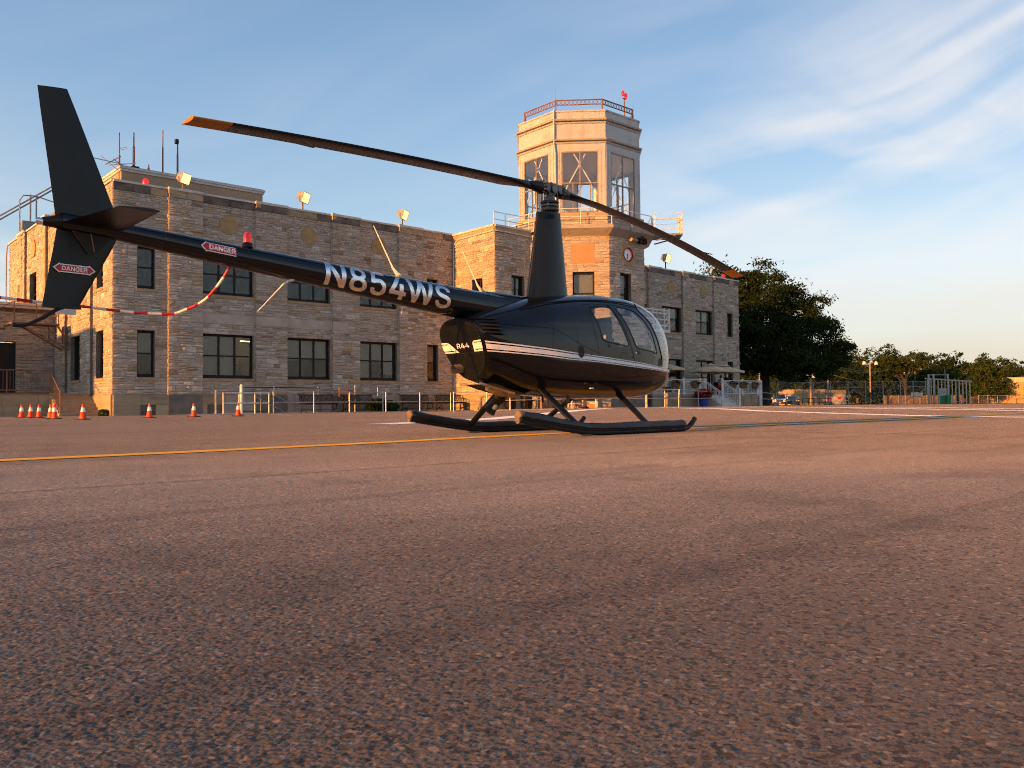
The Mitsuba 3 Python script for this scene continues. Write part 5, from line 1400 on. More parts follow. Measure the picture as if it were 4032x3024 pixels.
def person(label, c, f, z_seat, lean=.1, shirt='m_shirt_dark', seated=True, arms=((.28, .25, .05), (.26, -.22, .08)), look=None, s=1.0, legs=True, group=None):
    """c: hips on the ground plan, f: facing, z_seat: height of the hip joints"""
    k = thing('person', label, 'person', group); f = unit(V(f[0], f[1], 0)); r = np.cross(f, Z); c = V(c[0], c[1], z_seat)
    def q(a, b, h): return c + s * (f * a + r * b + Z * h)
    J = {'pel': (q(0, 0, .05), .125 * s), 'pl': (q(0, .09, .03), .105 * s), 'pr': (q(0, -.09, .03), .105 * s), 'wa': (q(lean * .35, 0, .24), .115 * s), 'ch': (q(lean * .8, .06, .42), .115 * s), 'ch2': (q(lean * .8, -.06, .42), .115 * s), 'sl': (q(lean, .175, .51), .062 * s), 'sr': (q(lean, -.175, .51), .062 * s), 'ne': (q(lean * 1.05, 0, .57), .056 * s), 'ne2': (q(lean * 1.12 + .01, 0, .64), .05 * s)}
    Bn = [('pel', 'pl'), ('pel', 'pr'), ('pel', 'wa'), ('pl', 'wa'), ('pr', 'wa'), ('wa', 'ch'), ('wa', 'ch2'), ('ch', 'ch2'), ('ch', 'sl'), ('ch2', 'sr'), ('sl', 'ne'), ('sr', 'ne'), ('ne', 'ne2')]
    for e, (a, b, h) in zip((1, -1), arms):
        sh = q(lean, .185 * e, .50); wr = q(lean + a, b, .18 + h); mid = (sh + wr) / 2; dd = np.linalg.norm(wr - sh); drop = math.sqrt(max(.0, (.29 * s) ** 2 - (dd / 2) ** 2)); el = mid - Z * drop * .75 + r * e * drop * .5 - f * drop * .2
        n_ = 'l' if e > 0 else 'r'; J['el' + n_] = (el, .043 * s); J['wr' + n_] = (wr, .031 * s); Bn += [('s' + n_, 'el' + n_), ('el' + n_, 'wr' + n_)]
        hand(k, wr, unit(wr - el), -r * e + Z * .3, .5)
    v, fc = person_mesh(J, Bn); MB().add(v, fc).build(k + '__body', shirt, smooth=True)
    if legs:
        J = {'hp': (q(0, 0, .03), .12)}; Bn = []
        for e in (1, -1):
            n_ = str(e); hip = q(0, .09 * e, .0)
            kn = q(.43, .11 * e, .02) if seated else q(.02, .1 * e, -.43); an = q(.42, .11 * e, -.42) if seated else q(-.02, .1 * e, -.84)
            J['h' + n_] = (hip, .09 * s); J['k' + n_] = (kn, .062 * s); J['a' + n_] = (an, .042 * s); J['t' + n_] = (an + f * .17 - Z * .03, .035 * s); Bn += [('hp', 'h' + n_), ('h' + n_, 'k' + n_), ('k' + n_, 'a' + n_), ('a' + n_, 't' + n_)]
        v, fc = person_mesh(J, Bn); MB().add(v, fc).build(k + '__trousers', 'm_trousers', smooth=True)
    head(k, q(lean * 1.2 + .04, 0, .78), f if look is None else unit(look), s=s, parent=k)
    return k


# lit office behind the first big window
ok = thing('office_interior', 'lit office with yellow wall and ceiling tube seen through the first large window', 'room')
part(ok, 'back_wall', MB().obox(B(5.9, -3.0, 2.7), U * 1.9, N * .03, Z * 1.3), 'm_tan_panel'); part(ok, 'side_wall', MB().obox(B(3.6, -1.6, 2.7), U * .03, N * 1.38, Z * 1.3), 'm_dark_room')
part(ok, 'side_wall', MB().obox(B(7.8, -1.6, 2.7), U * .03, N * 1.38, Z * 1.3), 'm_tan_panel'); part(ok, 'ceiling', MB().obox(B(5.7, -1.6, 4.0), U * 2.1, N * 1.38, Z * .03), 'm_dark_room'); part(ok, 'floor', MB().obox(B(5.7, -1.6, 1.35), U * 2.1, N * 1.38, Z * .03), 'm_dark_room')
v, f = MB().obox(B(6.95, -2.0, 3.62), U * .50, N * .04, Z * .02).mesh(); scene[ok + '__ceiling_tube'] = mikit.ply((v, f), 'm_white_paint', emitter=emit(.9, .78, .45))
person('person in a dark grey top standing behind the large ground-floor window', B(5.72, -.75, 0), N, 1.62, 0.02, 'm_shirt_grey', False, ((.05, .26, -.05), (.05, -.26, -.05)), legs=False)

# ------------------------------------------------------------------ pavement, railings, benches
m = MB(); ts = np.linspace(2.2, 18.4, 20); m.grid(np.array([[B(t, d, GB(t, d) + .03) for t in ts] for d in (-.05, 2.55)])); m.grid(np.array([[B(t, 2.55, GB(t, 2.55) + h) for t in ts] for h in (.03, -.05)]))
struct('pavement', m, 'm_concrete')
m = MB(); q_ = [B(17.5, 2.6, 0), B(18.1, 4.6, 0), B(20.0, 6.4, 0), B(22.5, 7.8, 0), B(27.0, 8.6, 0), B(30, 7.8, 0)]; w_ = [B(18.4, .2, 0), B(18.4, 3.4, 0), B(20.9, 3.9, 0), B(23.4, 6.2, 0), B(27.0, 6.4, 0), B(30, 4.0, 0)]
g_ = lambda p: p + Z * (float(G(p[0], p[1])) + .03)
m.grid(np.array([[g_(p) for p in q_], [g_(p) for p in w_]])); m.grid(np.array([[g_(p) for p in q_], [g_(p) - Z * .1 for p in q_]])); struct('pavement_001', m, 'm_concrete'); labels['pavement_001']['label'] = 'terrace paving below the tower'


def pipe_fence(label, pts, h=1.0, r=.024, bsdf='m_galvanised', mids=(.52,), name='pipe_fence', post=.032, lift=.0):
    k = thing(name, label, 'fence', 'pipe fences along the apron' if name == 'pipe_fence' else None)
    p = [V(x, y, float(G(x, y)) + lift) for x, y in pts]
    for a, b in zip(p[:-1], p[1:]):
        for z in (*mids, h): part(k, 'rail', MB().tube([a + Z * z, b + Z * z], r, 8), bsdf, smooth=40)
    for q in p: part(k, 'post', MB().tube([q, q + Z * (h + r)], post, 8), bsdf, smooth=40)
    return k


def tds(lst): return [tuple(B(t, d, 0)[:2]) for t, d in lst]


pipe_fence('pipe gate of four squares left of the first bench', tds([(4.0, 1.9), (4.75, 1.82), (5.52, 1.73), (6.24, 1.62)]), .95, .028, 'm_white_rail', (.50,), 'pipe_gate', .032)
pipe_fence('pipe fence in front of the two left benches', tds([(6.40, 1.75), (8.25, 2.1), (10.1, 2.2), (12.0, 2.2)]))
pipe_fence('pipe fence in front of the two right benches', tds([(12.15, 2.25), (14.1, 2.4), (16.0, 2.5)]))
pipe_fence('pipe fence below the helicopter belly in front of the tower terrace', tds([(16.15, 2.55), (17.3, 3.9), (18.2, 4.75), (20.64, 6.9), (21.7, 7.6), (24.7, 8.5)]))
pipe_fence('pipe fence with lit posts right of the helicopter nose', tds([(24.76, 8.55), (26.46, 8.42), (27.3, 8.75)]))
pipe_fence('long pipe fence in front of the white deck stairs', [(9.5, 47.0), (11.91, 53.0), (14.0, 56.0), (16.9, 60.0), (19.0, 63.5), (21.5, 68)], 1.0)
pipe_fence('pipe fence in front of the parked white car', [(21.7, 68), (24.5, 74), (26.8, 79), (28.2, 82)], 1.05)
bk_ = thing('lectern_box', 'dark meter box on lit posts behind the fence right of the helicopter nose', 'box')
q = B(27.0, 8.2, GB(27.0, 8.2)); part(bk_, 'box', MB().obox(q + Z * 1.12, U * .38, N * .12, Z * .06).obox(q + Z * .95, U * .3, N * .08, Z * .1), 'm_black_metal'); part(bk_, 'post', MB().bar(q - U * .1, q - U * .1 + Z * 1.0, .12), 'm_wood_pole')
# rail of the area way behind the gate
ak = thing('areaway_railing', 'old grey rail and sloping handrail against the wall behind the pipe gate', 'railing')
part(ak, 'post', MB().tube([B(4.15, .7, 0), B(4.15, .7, 1.15)], .05, 8), 'm_grey_steel', smooth=40); part(ak, 'bollard', MB().tube([B(5.25, .9, 0), B(5.25, .9, 1.35), B(5.25, .9, 1.42)], [.075, .075, .03], 10), 'm_white_rail', smooth=40)
part(ak, 'rail', MB().tube([B(5.3, .75, 1.28), B(9.3, .75, 1.28)], .022, 6), 'm_black_metal'); part(ak, 'lower_rail', MB().tube([B(5.2, .75, .18), B(6.4, .75, .18)], .02, 6), 'm_black_metal')
part(ak, 'handrail', MB().tube([B(6.35, .5, .1), B(6.35, .5, 1.0), B(6.95, .5, 1.0), B(8.75, .5, .05)], .022, 6), 'm_galvanised', smooth=40); part(ak, 'handrail', MB().tube([B(5.6, .5, .92), B(6.0, .5, .92), B(7.7, .5, .05)], .02, 6), 'm_galvanised', smooth=40)
for t in (6.9, 9.2, 12.6): part(ak, 'stub', MB().tube([B(t, .75, .9), B(t, .75, 1.35)], .022, 6), 'm_white_rail')
sk = thing('notice_sign', 'small tan notice board with a blue label on a post behind the second bench', 'sign')
part(sk, 'post', MB().tube([B(11.35, .6, 0), B(11.35, .6, 1.42)], .03, 6), 'm_white_rail'); part(sk, 'board', MB().obox(B(10.85, .62, 1.1), U * .42, N * .015, Z * .24), 'm_plaque'); part(sk, 'blue_label', MB().obox(B(11.08, .64, 1.12), U * .15, N * .006, Z * .06), 'm_blue')


def bench(c, f, label, L_=1.85):
    k = thing('bench', label, 'bench', 'black slatted benches along the wall'); f = unit(f); r = np.cross(f, Z); c = np.asarray(c, float)
    for s in np.linspace(-L_ / 2 + .03, L_ / 2 - .03, 27):   # each slat runs over seat and back
        o = c + r * s; part(k, 'slat', MB().tube([o + f * .25 + Z * .40, o + f * .22 + Z * .445, o - f * .18 + Z * .42, o - f * .24 + Z * .47, o - f * .33 + Z * .84, o - f * .38 + Z * .86], .023, 4), 'm_black_metal')
    fr = MB()
    for a, h in ((.25, .40), (-.2, .42), (-.33, .84), (-.385, .86)): fr.tube([c - r * L_ / 2 + f * a + Z * h, c + r * L_ / 2 + f * a + Z * h], .02, 6)
    fr.tube([c - r * L_ * .42 + Z * .14, c + r * L_ * .42 + Z * .14], .014, 6); part(k, 'frame', fr, 'm_black_metal', smooth=40)
    for s in (-1, 1):
        o = c + r * s * L_ * .44; m = MB()
        m.tube([o + f * .30, o + f * .26 + Z * .12, o + f * .20 + Z * .40], .022, 6).tube([o - f * .30, o - f * .24 + Z * .13, o - f * .20 + Z * .42, o - f * .33 + Z * .86], .022, 6)
        m.tube([o + f * .25 + Z * .06, o + f * .12 + Z * .15, o - f * .10 + Z * .15, o - f * .24 + Z * .06], .016, 6).lathe(o + Z * .15 - r * .02, [(.05, 0), (.05, .04)], 10, axis=r)
        m.tube([o + f * .22 + Z * .42, o + f * .28 + Z * .60, o + f * .20 + Z * .66, o - f * .26 + Z * .66], .018, 6)
        for e in (-1, 1): m.obox(o + f * .31 * e + Z * .01, f * .05, r * .03, Z * .012)
        part(k, 'leg', m, 'm_black_metal', smooth=40)
    return k


for (t, lab) in ((9.0, 'first black slatted bench from the left, beside the pipe gate'), (11.25, 'second black slatted bench from the left, partly in front of the shrub'), (14.75, 'third black slatted bench from the left, under the last large window'), (17.0, 'black slatted bench nearest the tower, beside the litter bins')):
    bench(B(t, 1.25, GB(t, 1.25) + .03), N, lab)
for t, d, lab in ((18.55, 4.35, 'tall dark litter bin with a lid next to the last bench'), (19.35, 4.75, 'dark litter bin against the lit tower base')):
    k = thing('litter_bin', lab, 'bin'); q = B(t, d, GB(t, d))
    part(k, 'body', MB().lathe(q, [(.25, .05), (.29, .2), (.30, .85), (.32, .88)], 18), 'm_black_metal', smooth=40)
    for a in np.linspace(0, 2 * np.pi, 25)[:-1]: part(k, 'slat', MB().bar(q + V(.3 * math.cos(a), .3 * math.sin(a), .08), q + V(.315 * math.cos(a), .315 * math.sin(a), .86), .03, .012), 'm_black_metal')
    part(k, 'lid', MB().lathe(q + Z * 1.05, [(.30, 0), (.31, .03), (.24, .08), (.1, .1)], 18), 'm_black_metal', smooth=40)
    for a in (0, 2.1, 4.2): part(k, 'lid_post', MB().tube([q + V(.24 * math.cos(a), .24 * math.sin(a), .86), q + V(.24 * math.cos(a), .24 * math.sin(a), 1.07)], .015, 5), 'm_black_metal')
for i, (t, d) in enumerate(((19.7, 6.0), (21.2, 7.0))):
    k = thing('terrace_table', ('left' if i == 0 else 'right') + ' round iron table on the terrace below the helicopter belly', 'table', 'terrace tables'); q = B(t, d - .5, GB(t, d) + .03)
    part(k, 'top', MB().lathe(q, [(.42, .70), (.44, .72), (.42, .74), (0, .74)], 20), 'm_black_metal', smooth=40); m = MB()
    for a in (0, 1.57, 3.14, 4.71): e = V(math.cos(a + .4), math.sin(a + .4), 0); m.tube([q + e * .36, q + e * .2 + Z * .2, q + e * .14 + Z * .45, q + e * .3 + Z * .7], .016, 5)
    part(k, 'legs', m, 'm_black_metal', smooth=40)
    for s in (-1, 1):
        k = thing('terrace_chair', f'iron chair {"left" if s < 0 else "right"} of the {"left" if i == 0 else "right"} terrace table', 'chair', 'terrace chairs'); p = q + U * .75 * s
        part(k, 'seat', MB().lathe(p, [(.2, .43), (.21, .45), (.2, .47), (0, .47)], 14), 'm_black_metal'); m = MB()
        for a in (.8, 2.4, 3.9, 5.5): e = V(math.cos(a), math.sin(a), 0); m.tube([p + e * .22, p + e * .17 + Z * .44], .013, 5)
        part(k, 'legs', m, 'm_black_metal'); part(k, 'backrest', MB().tube([p + U * .19 * s - N * .15 + Z * .45, p + U * .24 * s - N * .12 + Z * .82, p + U * .25 * s + Z * .88, p + U * .24 * s + N * .12 + Z * .82, p + U * .19 * s + N * .15 + Z * .45], .014, 5), 'm_black_metal', smooth=40)
for i, (t, d) in enumerate(((20.2, 6.35), (21.35, 7.15))):
    k = thing('timber_post', ('left' if i == 0 else 'right') + ' square brown timber post on the terrace below the helicopter', 'post', 'timber posts'); q = B(t, d, GB(t, d))
    part(k, 'shaft', MB().bar(q, q + Z * 2.6, .17), 'm_bark'); part(k, 'base', MB().obox(q + Z * .05, U * .14, N * .14, Z * .06), 'm_black_metal')


def leaves(c, rad, n, size, seed, mask=None, flat=.0):
    rng = np.random.default_rng(seed); p = rng.normal(size=(n * 3, 3)); p /= np.linalg.norm(p, axis=1, keepdims=True); p *= rng.uniform(.35, 1, (len(p), 1)) ** .5
    w = meshkit.fbm(p * 2.3 + seed, 3, seed); p = p[w > .40][:n]; p = np.asarray(c) + p * np.asarray(rad)
    return leaf_quads(p, size, rng)


def leaf_quads(p, size, rng):
    n = len(p); a = rng.normal(size=(n, 3)); a /= np.linalg.norm(a, axis=1, keepdims=True); b = np.cross(a, rng.normal(size=(n, 3))); b /= np.linalg.norm(b, axis=1, keepdims=True)
    s = size * rng.uniform(.55, 1.3, (n, 1)); v = np.stack([p - a * s, p + b * s * .45, p + a * s, p - b * s * .45], 1).reshape(-1, 3)
    uv = np.repeat(rng.random((n, 2)), 4, 0); return v, np.arange(4 * n).reshape(-1, 4), uv


def leaf_fn(c0, c1, c2):
    def fn(p, n, uv):
        q = fbm(p.x * .22, p.y * .22, p.z * .3, 3)
        c = mix(c0, c1, dr.clip(uv.x * .7 + (q - .5) * 1.5 + .15, 0, 1)); return mix(c, c2, dr.select(uv.y > .86, .8, 0.0))
    return proc(fn)


def leafmat(key, c0, c1, c2, trans=.7):
    scene[key] = {'type': 'principledthin', 'base_color': leaf_fn(c0, c1, c2), 'roughness': .6, 'diff_trans': trans, 'spec_trans': 0.0}


leafmat('m_leaf_dark', (0.018, 0.033, 0.010), (0.040, 0.062, 0.019), (0.07, 0.075, 0.025)); leafmat('m_leaf_mid', (0.019, 0.036, 0.010), (0.042, 0.066, 0.019), (0.065, 0.072, 0.024)); leafmat('m_leaf_olive', (0.032, 0.052, 0.014), (0.062, 0.088, 0.024), (0.085, 0.088, 0.03)); leafmat('m_leaf_shrub', (0.02, 0.045, 0.012), (0.05, 0.09, 0.025), (0.07, 0.10, 0.03))


def shrub(label, c, rad, n, size, seed, bsdf='m_leaf_shrub'):
    k = thing('shrub', label, 'shrub'); v, f, uv = leaves(c, rad, n, size, seed); part(k, 'foliage', MB().add(v, f, uv), bsdf, uv=True, kind='stuff')
    m = MB(); rng = np.random.default_rng(seed)
    for i in range(7): m.tube([V(c[0], c[1], c[2] - rad[2]) + rng.normal(0, .05, 3) * V(1, 1, 0), np.asarray(c) + rng.normal(0, .5, 3) * rad], [.02, .006], 5)
    part(k, 'stem', m, 'm_bark')


shrub('low green shrub at the wall between the second and third bench', B(12.7, .55, .38), (.62, .62, .38), 2600, .07, 1); shrub('low green shrub at the wall left of the third bench', B(13.5, .5, .33), (.5, .5, .34), 1800, .07, 2)
shrub('small weed at the foot of the building corner', B(-.25, -.35, .16), (.24, .24, .17), 500, .05, 3); shrub('dark bush at the left edge of the porch wall', B(-5.5, -2.6, .3), (.9, .6, .38), 1500, .07, 4)


def traffic_cone(x, y, label, h=.50):
    k = thing('traffic_cone', label, 'cone', 'traffic cones along the building'); c = V(x, y, float(G(x, y)))
    rng = np.random.default_rng(int(abs(x * 100))); a = rng.uniform(0, 1.5); e = V(math.cos(a), math.sin(a), 0); e2 = V(-e[1], e[0], 0)
    part(k, 'base', MB().obox(c + Z * .014, e * .165, e2 * .165, Z * .014), 'm_rubber'); prof = lambda z: .115 - .088 * z / h
    def band(z0, z1, o): return MB().lathe(c, [(prof(z0) + o, z0), (prof(z1) + o, z1)], 20, cap=False)
    part(k, 'body', MB().lathe(c, [(.135, .028), (.12, .04), (prof(.05), .05), (prof(h - .012), h - .012), (prof(h) - .006, h), (0, h)], 20), 'm_orange', smooth=40); part(k, 'reflective_band', band(.245, .385, .003), 'm_reflective_white', smooth=40)


for i, (x, y, lab) in enumerate(((-18.76, 31.68, 'leftmost orange cone in front of the porch'), (-18.28, 31.45, 'second orange cone from the left'), (-17.43, 30.52, 'third orange cone from the left'), (-16.16, 29.0, 'left cone of the touching pair'), (-15.37, 27.82, 'right cone of the touching pair, left of the steps'), (-13.66, 26.37, 'orange cone in front of the stone steps'), (-12.62, 28.82, 'orange cone in front of the basement window'), (-11.43, 29.74, 'orange cone between basement window and pipe gate'), (-10.17, 30.75, 'orange cone in front of the pipe gate'))):
    traffic_cone(x, y, lab)

# ------------------------------------------------------------------ left end: porch, steps, low annex, fire escape
pk = thing('porch', 'stone porch with steps and rusty railings at the left end of the terminal', 'porch')
part(pk, 'platform', MB().box((0, 0, 0), (1, 1, 1)), 'm_dark') if False else None
part(pk, 'platform', MB().obox(B(-6.5, -6.5, .50), U * 6.46, N * 3.3, Z * .50), 'm_mortar')
part(pk, 'platform_top', MB().obox(B(-6.5, -6.5, 1.03), U * 6.45, N * 3.36, Z * .035), 'm_rust_rail')
rng = np.random.default_rng(3)
for z0, z1 in ((-.05, .52), (.52, .995)):
    x = -12.9
    while x < -1.75:
        l = min(rng.uniform(.8, 1.5), -1.7 - x); part(pk, 'block', MB().obox(B(x + l / 2, -3.17, (z0 + z1) / 2), U * (l / 2 - .006), N * (.03 + rng.uniform(0, .008)), Z * ((z1 - z0) / 2 - .006), uv=(rng.random(), 0)), 'm_ashlar', uv=True); x += l
for i in range(7):
    part(pk, 'step', MB().obox(B(-.84, -3.2 + .26 * i - .4 + .13, (1.05 - .15 * i) / 2 - .02), U * .78, N * (.13 + .4), Z * (1.05 - .15 * i) / 2), 'm_sill')
for i in range(7): part(pk, 'tread', MB().obox(B(-.84, -3.2 + .26 * i + .13, 1.03 - .15 * i), U * .80, N * .155, Z * .018), 'm_concrete')
for i in range(7): part(pk, 'cheek_block', MB().obox(B(-1.66, -3.2 + .26 * i - .2 + .13, (1.09 - .15 * i) / 2 - .02), U * .05, N * (.13 + .2), Z * (1.09 - .15 * i) / 2), 'm_sill')
rm = MB(); bal = MB()
for t0, d0, t1, d1 in ((-12.8, -3.25, -1.66, -3.25),):
    for z in (1.18, 2.05): rm.tube([B(t0, d0, z), B(t1, d1, z)], .024, 6)
    for t in np.arange(t0, t1 + .01, .13): bal.tube([B(t, d0, 1.18), B(t, d0, 2.05)], .009, 4)
    for t in (-12.8, -7.5, -3.3, -1.66): rm.tube([B(t, d0, 1.05), B(t, d0, 2.08)], .026, 6)
a0, a1 = B(-1.66, -3.25, 0), B(-1.66, -1.42, 0)
for z0, z1 in ((1.20, .22), (2.05, 1.05)): rm.tube([a0 + Z * z0, a1 + Z * z1], .024, 6)
for s in np.linspace(0, 1, 13): p = a0 + (a1 - a0) * s; bal.tube([p + Z * (1.2 - .98 * s), p + Z * (2.05 - 1.0 * s)], .009, 4)
rm.tube([a1 + Z * .05, a1 + Z * 1.07], .026, 6)
part(pk, 'railing', rm, 'm_rust_rail', smooth=40); part(pk, 'balusters', bal, 'm_rust_rail', kind='stuff')

xk = thing('annex', 'low brown stone annex with white fascia and dark door left of the terminal', 'building')
ah_ = [(-2.6, -1.74, .95, 3.72)]
aw = wall_panel(xk, 'front_wall', F(0, -9.85), U, N, -14, 0, 0, 5.4, ah_); stone_wall(aw, F(0, -9.85), U, N, -5.5, -.05, 1.0, 5.2, ah_, 900, .035)
part(xk, 'door', MB().obox(B(-2.17, -10.05, 2.3), U * .43, N * .03, Z * 1.36), 'm_dark'); part(xk, 'fascia', MB().obox(B(-7, -9.75, 5.45), U * 6.95, N * .25, Z * .06).obox(B(-7, -9.72, 5.58), U * 6.95, N * .32, Z * .06), 'm_coping')
part(xk, 'roof', MB().obox(B(-7, -15, 5.55), U * 6.98, N * 5.2, Z * .06), 'm_grey_steel'); part(xk, 'left_wall', MB().obox(B(-13.9, -15, 2.7), U * .2, N * 5, Z * 2.7), 'm_mortar')
hk = thing('hangar', 'low tan storage building beyond the left edge', 'building')
hw = MB().obox(B(-26, -10.4, 3.1), U * 7, N * 7.6, Z * 3.3); part(hk, 'wall', hw, 'm_tan_panel'); part(hk, 'roof', MB().obox(B(-26, -10.4, 6.45), U * 7.2, N * 7.8, Z * .1), 'm_coping')
part(hk, 'door', MB().obox(B(-26, -2.42, 1.6), U * 2.2, N * .05, Z * 1.6), 'm_grey_steel')

fk = thing('fire_escape', 'rusty iron fire escape stair and landing at the left end', 'stair')
st = MB(); z0, z1 = 4.45, 1.3
dpl = -7.2
part(fk, 'landing', MB().obox(B(-1.5, dpl, 4.40), U * 1.0, N * .55, Z * .04), 'm_rust_rail')
for d in (dpl - .5, dpl + .5): st.bar(B(-2.4, d, 4.40), B(-7.6, d, 1.05), .20, .035)
for i in range(18): s = (i + .5) / 18; st.obox(B(-2.4 - 5.2 * s, dpl, 4.40 - 3.35 * s), U * .12, N * .5, Z * .015)
part(fk, 'flight', st, 'm_rust_rail')
rl = MB()
for d in (dpl + .53,):
    for h in (.45, .95): rl.tube([B(-.55, d, 4.42 + h), B(-2.45, d, 4.42 + h), B(-7.6, d, 1.1 + h)], .02, 6)
    for t, zz in ((-.55, 4.42), (-1.5, 4.42), (-2.4, 4.42), (-4.1, 3.3), (-5.8, 2.2), (-7.5, 1.1)): rl.tube([B(t, d, zz), B(t, d, zz + .98)], .022, 6)
for h in (.45, .95): rl.tube([B(-.55, dpl + .53, 4.42 + h), B(-.55, dpl - .5, 4.42 + h)], .02, 6)
part(fk, 'handrail', rl, 'm_rust_rail', smooth=40)
part(fk, 'bracket', MB().bar(B(-.6, dpl + .5, 4.36), B(-.05, dpl + .5, 3.45), .07), 'm_rust_rail'); part(fk, 'bracket', MB().bar(B(-2.2, dpl + .5, 4.36), B(-.1, dpl + .5, 3.2), .07), 'm_rust_rail'); part(fk, 'bracket', MB().bar(B(-2.0, dpl - .5, 4.36), B(-.1, dpl - .5, 3.2), .07), 'm_rust_rail')
part(fk, 'tie_bar', MB().bar(B(-1.2, dpl + .5, 3.5), B(-.05, dpl + .5, 3.5), .05), 'm_rust_rail')
for t in (-.9, -.6, -.3): part(fk, 'slat_post', MB().bar(B(t, dpl + .2, 3.5), B(t, dpl + .2, 4.3), .05), 'm_rust_rail')
wk = thing('roof_gangway', 'pipe railings of the gangway over the roof at the far left', 'railing')
gq = [B(-6.0, -17.0, 7.35), B(2.3, -17.0, 13.99)]
part(wk, 'sloping_rail', MB().tube([gq[0] + Z * .22, gq[1] + Z * .22], .05, 6).tube([gq[0], gq[1]], .05, 6), 'm_grey_steel'); part(wk, 'hoop', MB().tube([B(-.3, -16.8, 10.6), B(-.3, -16.8, 12.4), B(-.1, -16.8, 12.7), B(.5, -16.8, 12.75), B(3.0, -16.8, 12.2)], .035, 6), 'm_grey_steel', smooth=40)
for t in (.25, .55): part(wk, 'post', MB().tube([B(t, -16.8, 10.5), B(t, -16.8, 12.8)], .04, 6), 'm_grey_steel')
part(wk, 'box', MB().obox(B(.3, -17.0, 10.8), U * .5, N * .4, Z * .4), 'm_grey_steel')

# ------------------------------------------------------------------ on the roof
def floodlight(c, face, label, power=1.0, s=1.0, group='floodlights along the parapet'):
    k = thing('floodlight', label, 'floodlight', group); f = unit(face); r = unit(np.cross(f, Z)); u_ = np.cross(r, f); c = np.asarray(c, float)
    part(k, 'post', MB().tube([c, c + Z * .42 * s], .03 * s, 6), 'm_rust_rail'); o = c + Z * .62 * s
    m = MB(); w, h, d = .26 * s, .21 * s, .17 * s
    ft = [o + f * d + r * a * w + u_ * b * h for a, b in ((-1, -1), (1, -1), (1, 1), (-1, 1))]; bk2 = [o - f * d + r * a * w * .6 + u_ * b * h * .6 for a, b in ((-1, -1), (1, -1), (1, 1), (-1, 1))]
    m.add(bk2 + ft, [[1, 0, 3, 2], [0, 1, 5, 4], [1, 2, 6, 5], [2, 3, 7, 6], [3, 0, 4, 7]]); part(k, 'housing', m, 'm_grey_steel')
    ins = [o + f * (d - .01) + r * a * w * .93 + u_ * b * h * .92 for a, b in ((-1, -1), (1, -1), (1, 1), (-1, 1))]
    fc = [[0, 1, 2, 3]]; nn = np.cross(ins[1] - ins[0], ins[2] - ins[0]); fc = fc if np.dot(nn, f) > 0 else [[3, 2, 1, 0]]
    v, ff = MB().add(ins, fc).mesh(); scene[k + '__lamp_glass'] = mikit.ply((v, ff), 'm_white_paint', emitter=emit(.36 * power, .17 * power, .045 * power))
    part(k, 'yoke', MB().tube([o - r * w, o - r * w - Z * .22 * s, c + Z * .40 * s, o + r * w - Z * .22 * s, o + r * w], .015, 5), 'm_rust_rail')


ff = unit(N * .8 + U * .5 - Z * .35)
floodlight(B(3.05, -.35, HB - .05), ff, 'lit floodlight nearest the left corner of the roof', 1.0, 1.15); floodlight(B(8.95, -.3, HB - .05), ff, 'lit floodlight on the roof above the first medallion gap', .8, 1.25); floodlight(B(14.9, -.3, HB - .05), ff, 'lit floodlight on the roof left of the tower block', .8, 1.25)
ff2 = unit(N + U * .25 - Z * .3); floodlight(B(37.9, -.3, HB - .05), ff2, 'lit floodlight on the roof right of the tower', .9, 1.5); floodlight(B(43.3, -.3, HB - .05), ff2, 'small floodlight on the far right roof pilaster', .25, .9)
for t in (2.35, 6.42, 10.45, 14.5, 35.45, 39.45, 43.35): part(TB, 'coping_block', MB().obox(B(t, PIL + .02, HB - .12), U * .10, N * .06, Z * .16, uv=(.2, 0)), 'm_ashlar', uv=True)
for i, (t, d, lab) in enumerate(((1.55, -.7, 'red obstruction lamp on the roof near the left corner'), (45.3, -.4, 'red obstruction lamp on the roof near the right corner'))):
    k = thing('obstruction_lamp', lab, 'lamp', 'red obstruction lamps on the roof'); q = B(t, d, HB - .05); part(k, 'stand', MB().tube([q - Z * .3, q + Z * .22], .03, 6), 'm_grey_steel')
    v, f = MB().lathe(q + Z * .2, [(.06, 0), (.13, .04), (.14, .18), (.08, .27), (0, .29)], 14).mesh(); scene[k + '__globe'] = mikit.ply((v, f), 'm_red_gloss', smooth=40, emitter=emit(.09, .002, .003))


def mast(t, d, z0, z1, label, r=.035, extra=None):
    k = thing('antenna', label, 'antenna', 'thin antennas on the penthouse roof'); part(k, 'pole', MB().tube([B(t, d, z0), B(t, d, z0 + (z1 - z0) * .62)], r, 6), 'm_rust_rail'); part(k, 'whip', MB().tube([B(t, d, z0 + (z1 - z0) * .6), B(t, d, z1)], r * .65, 6), 'm_rust_rail')
    return k


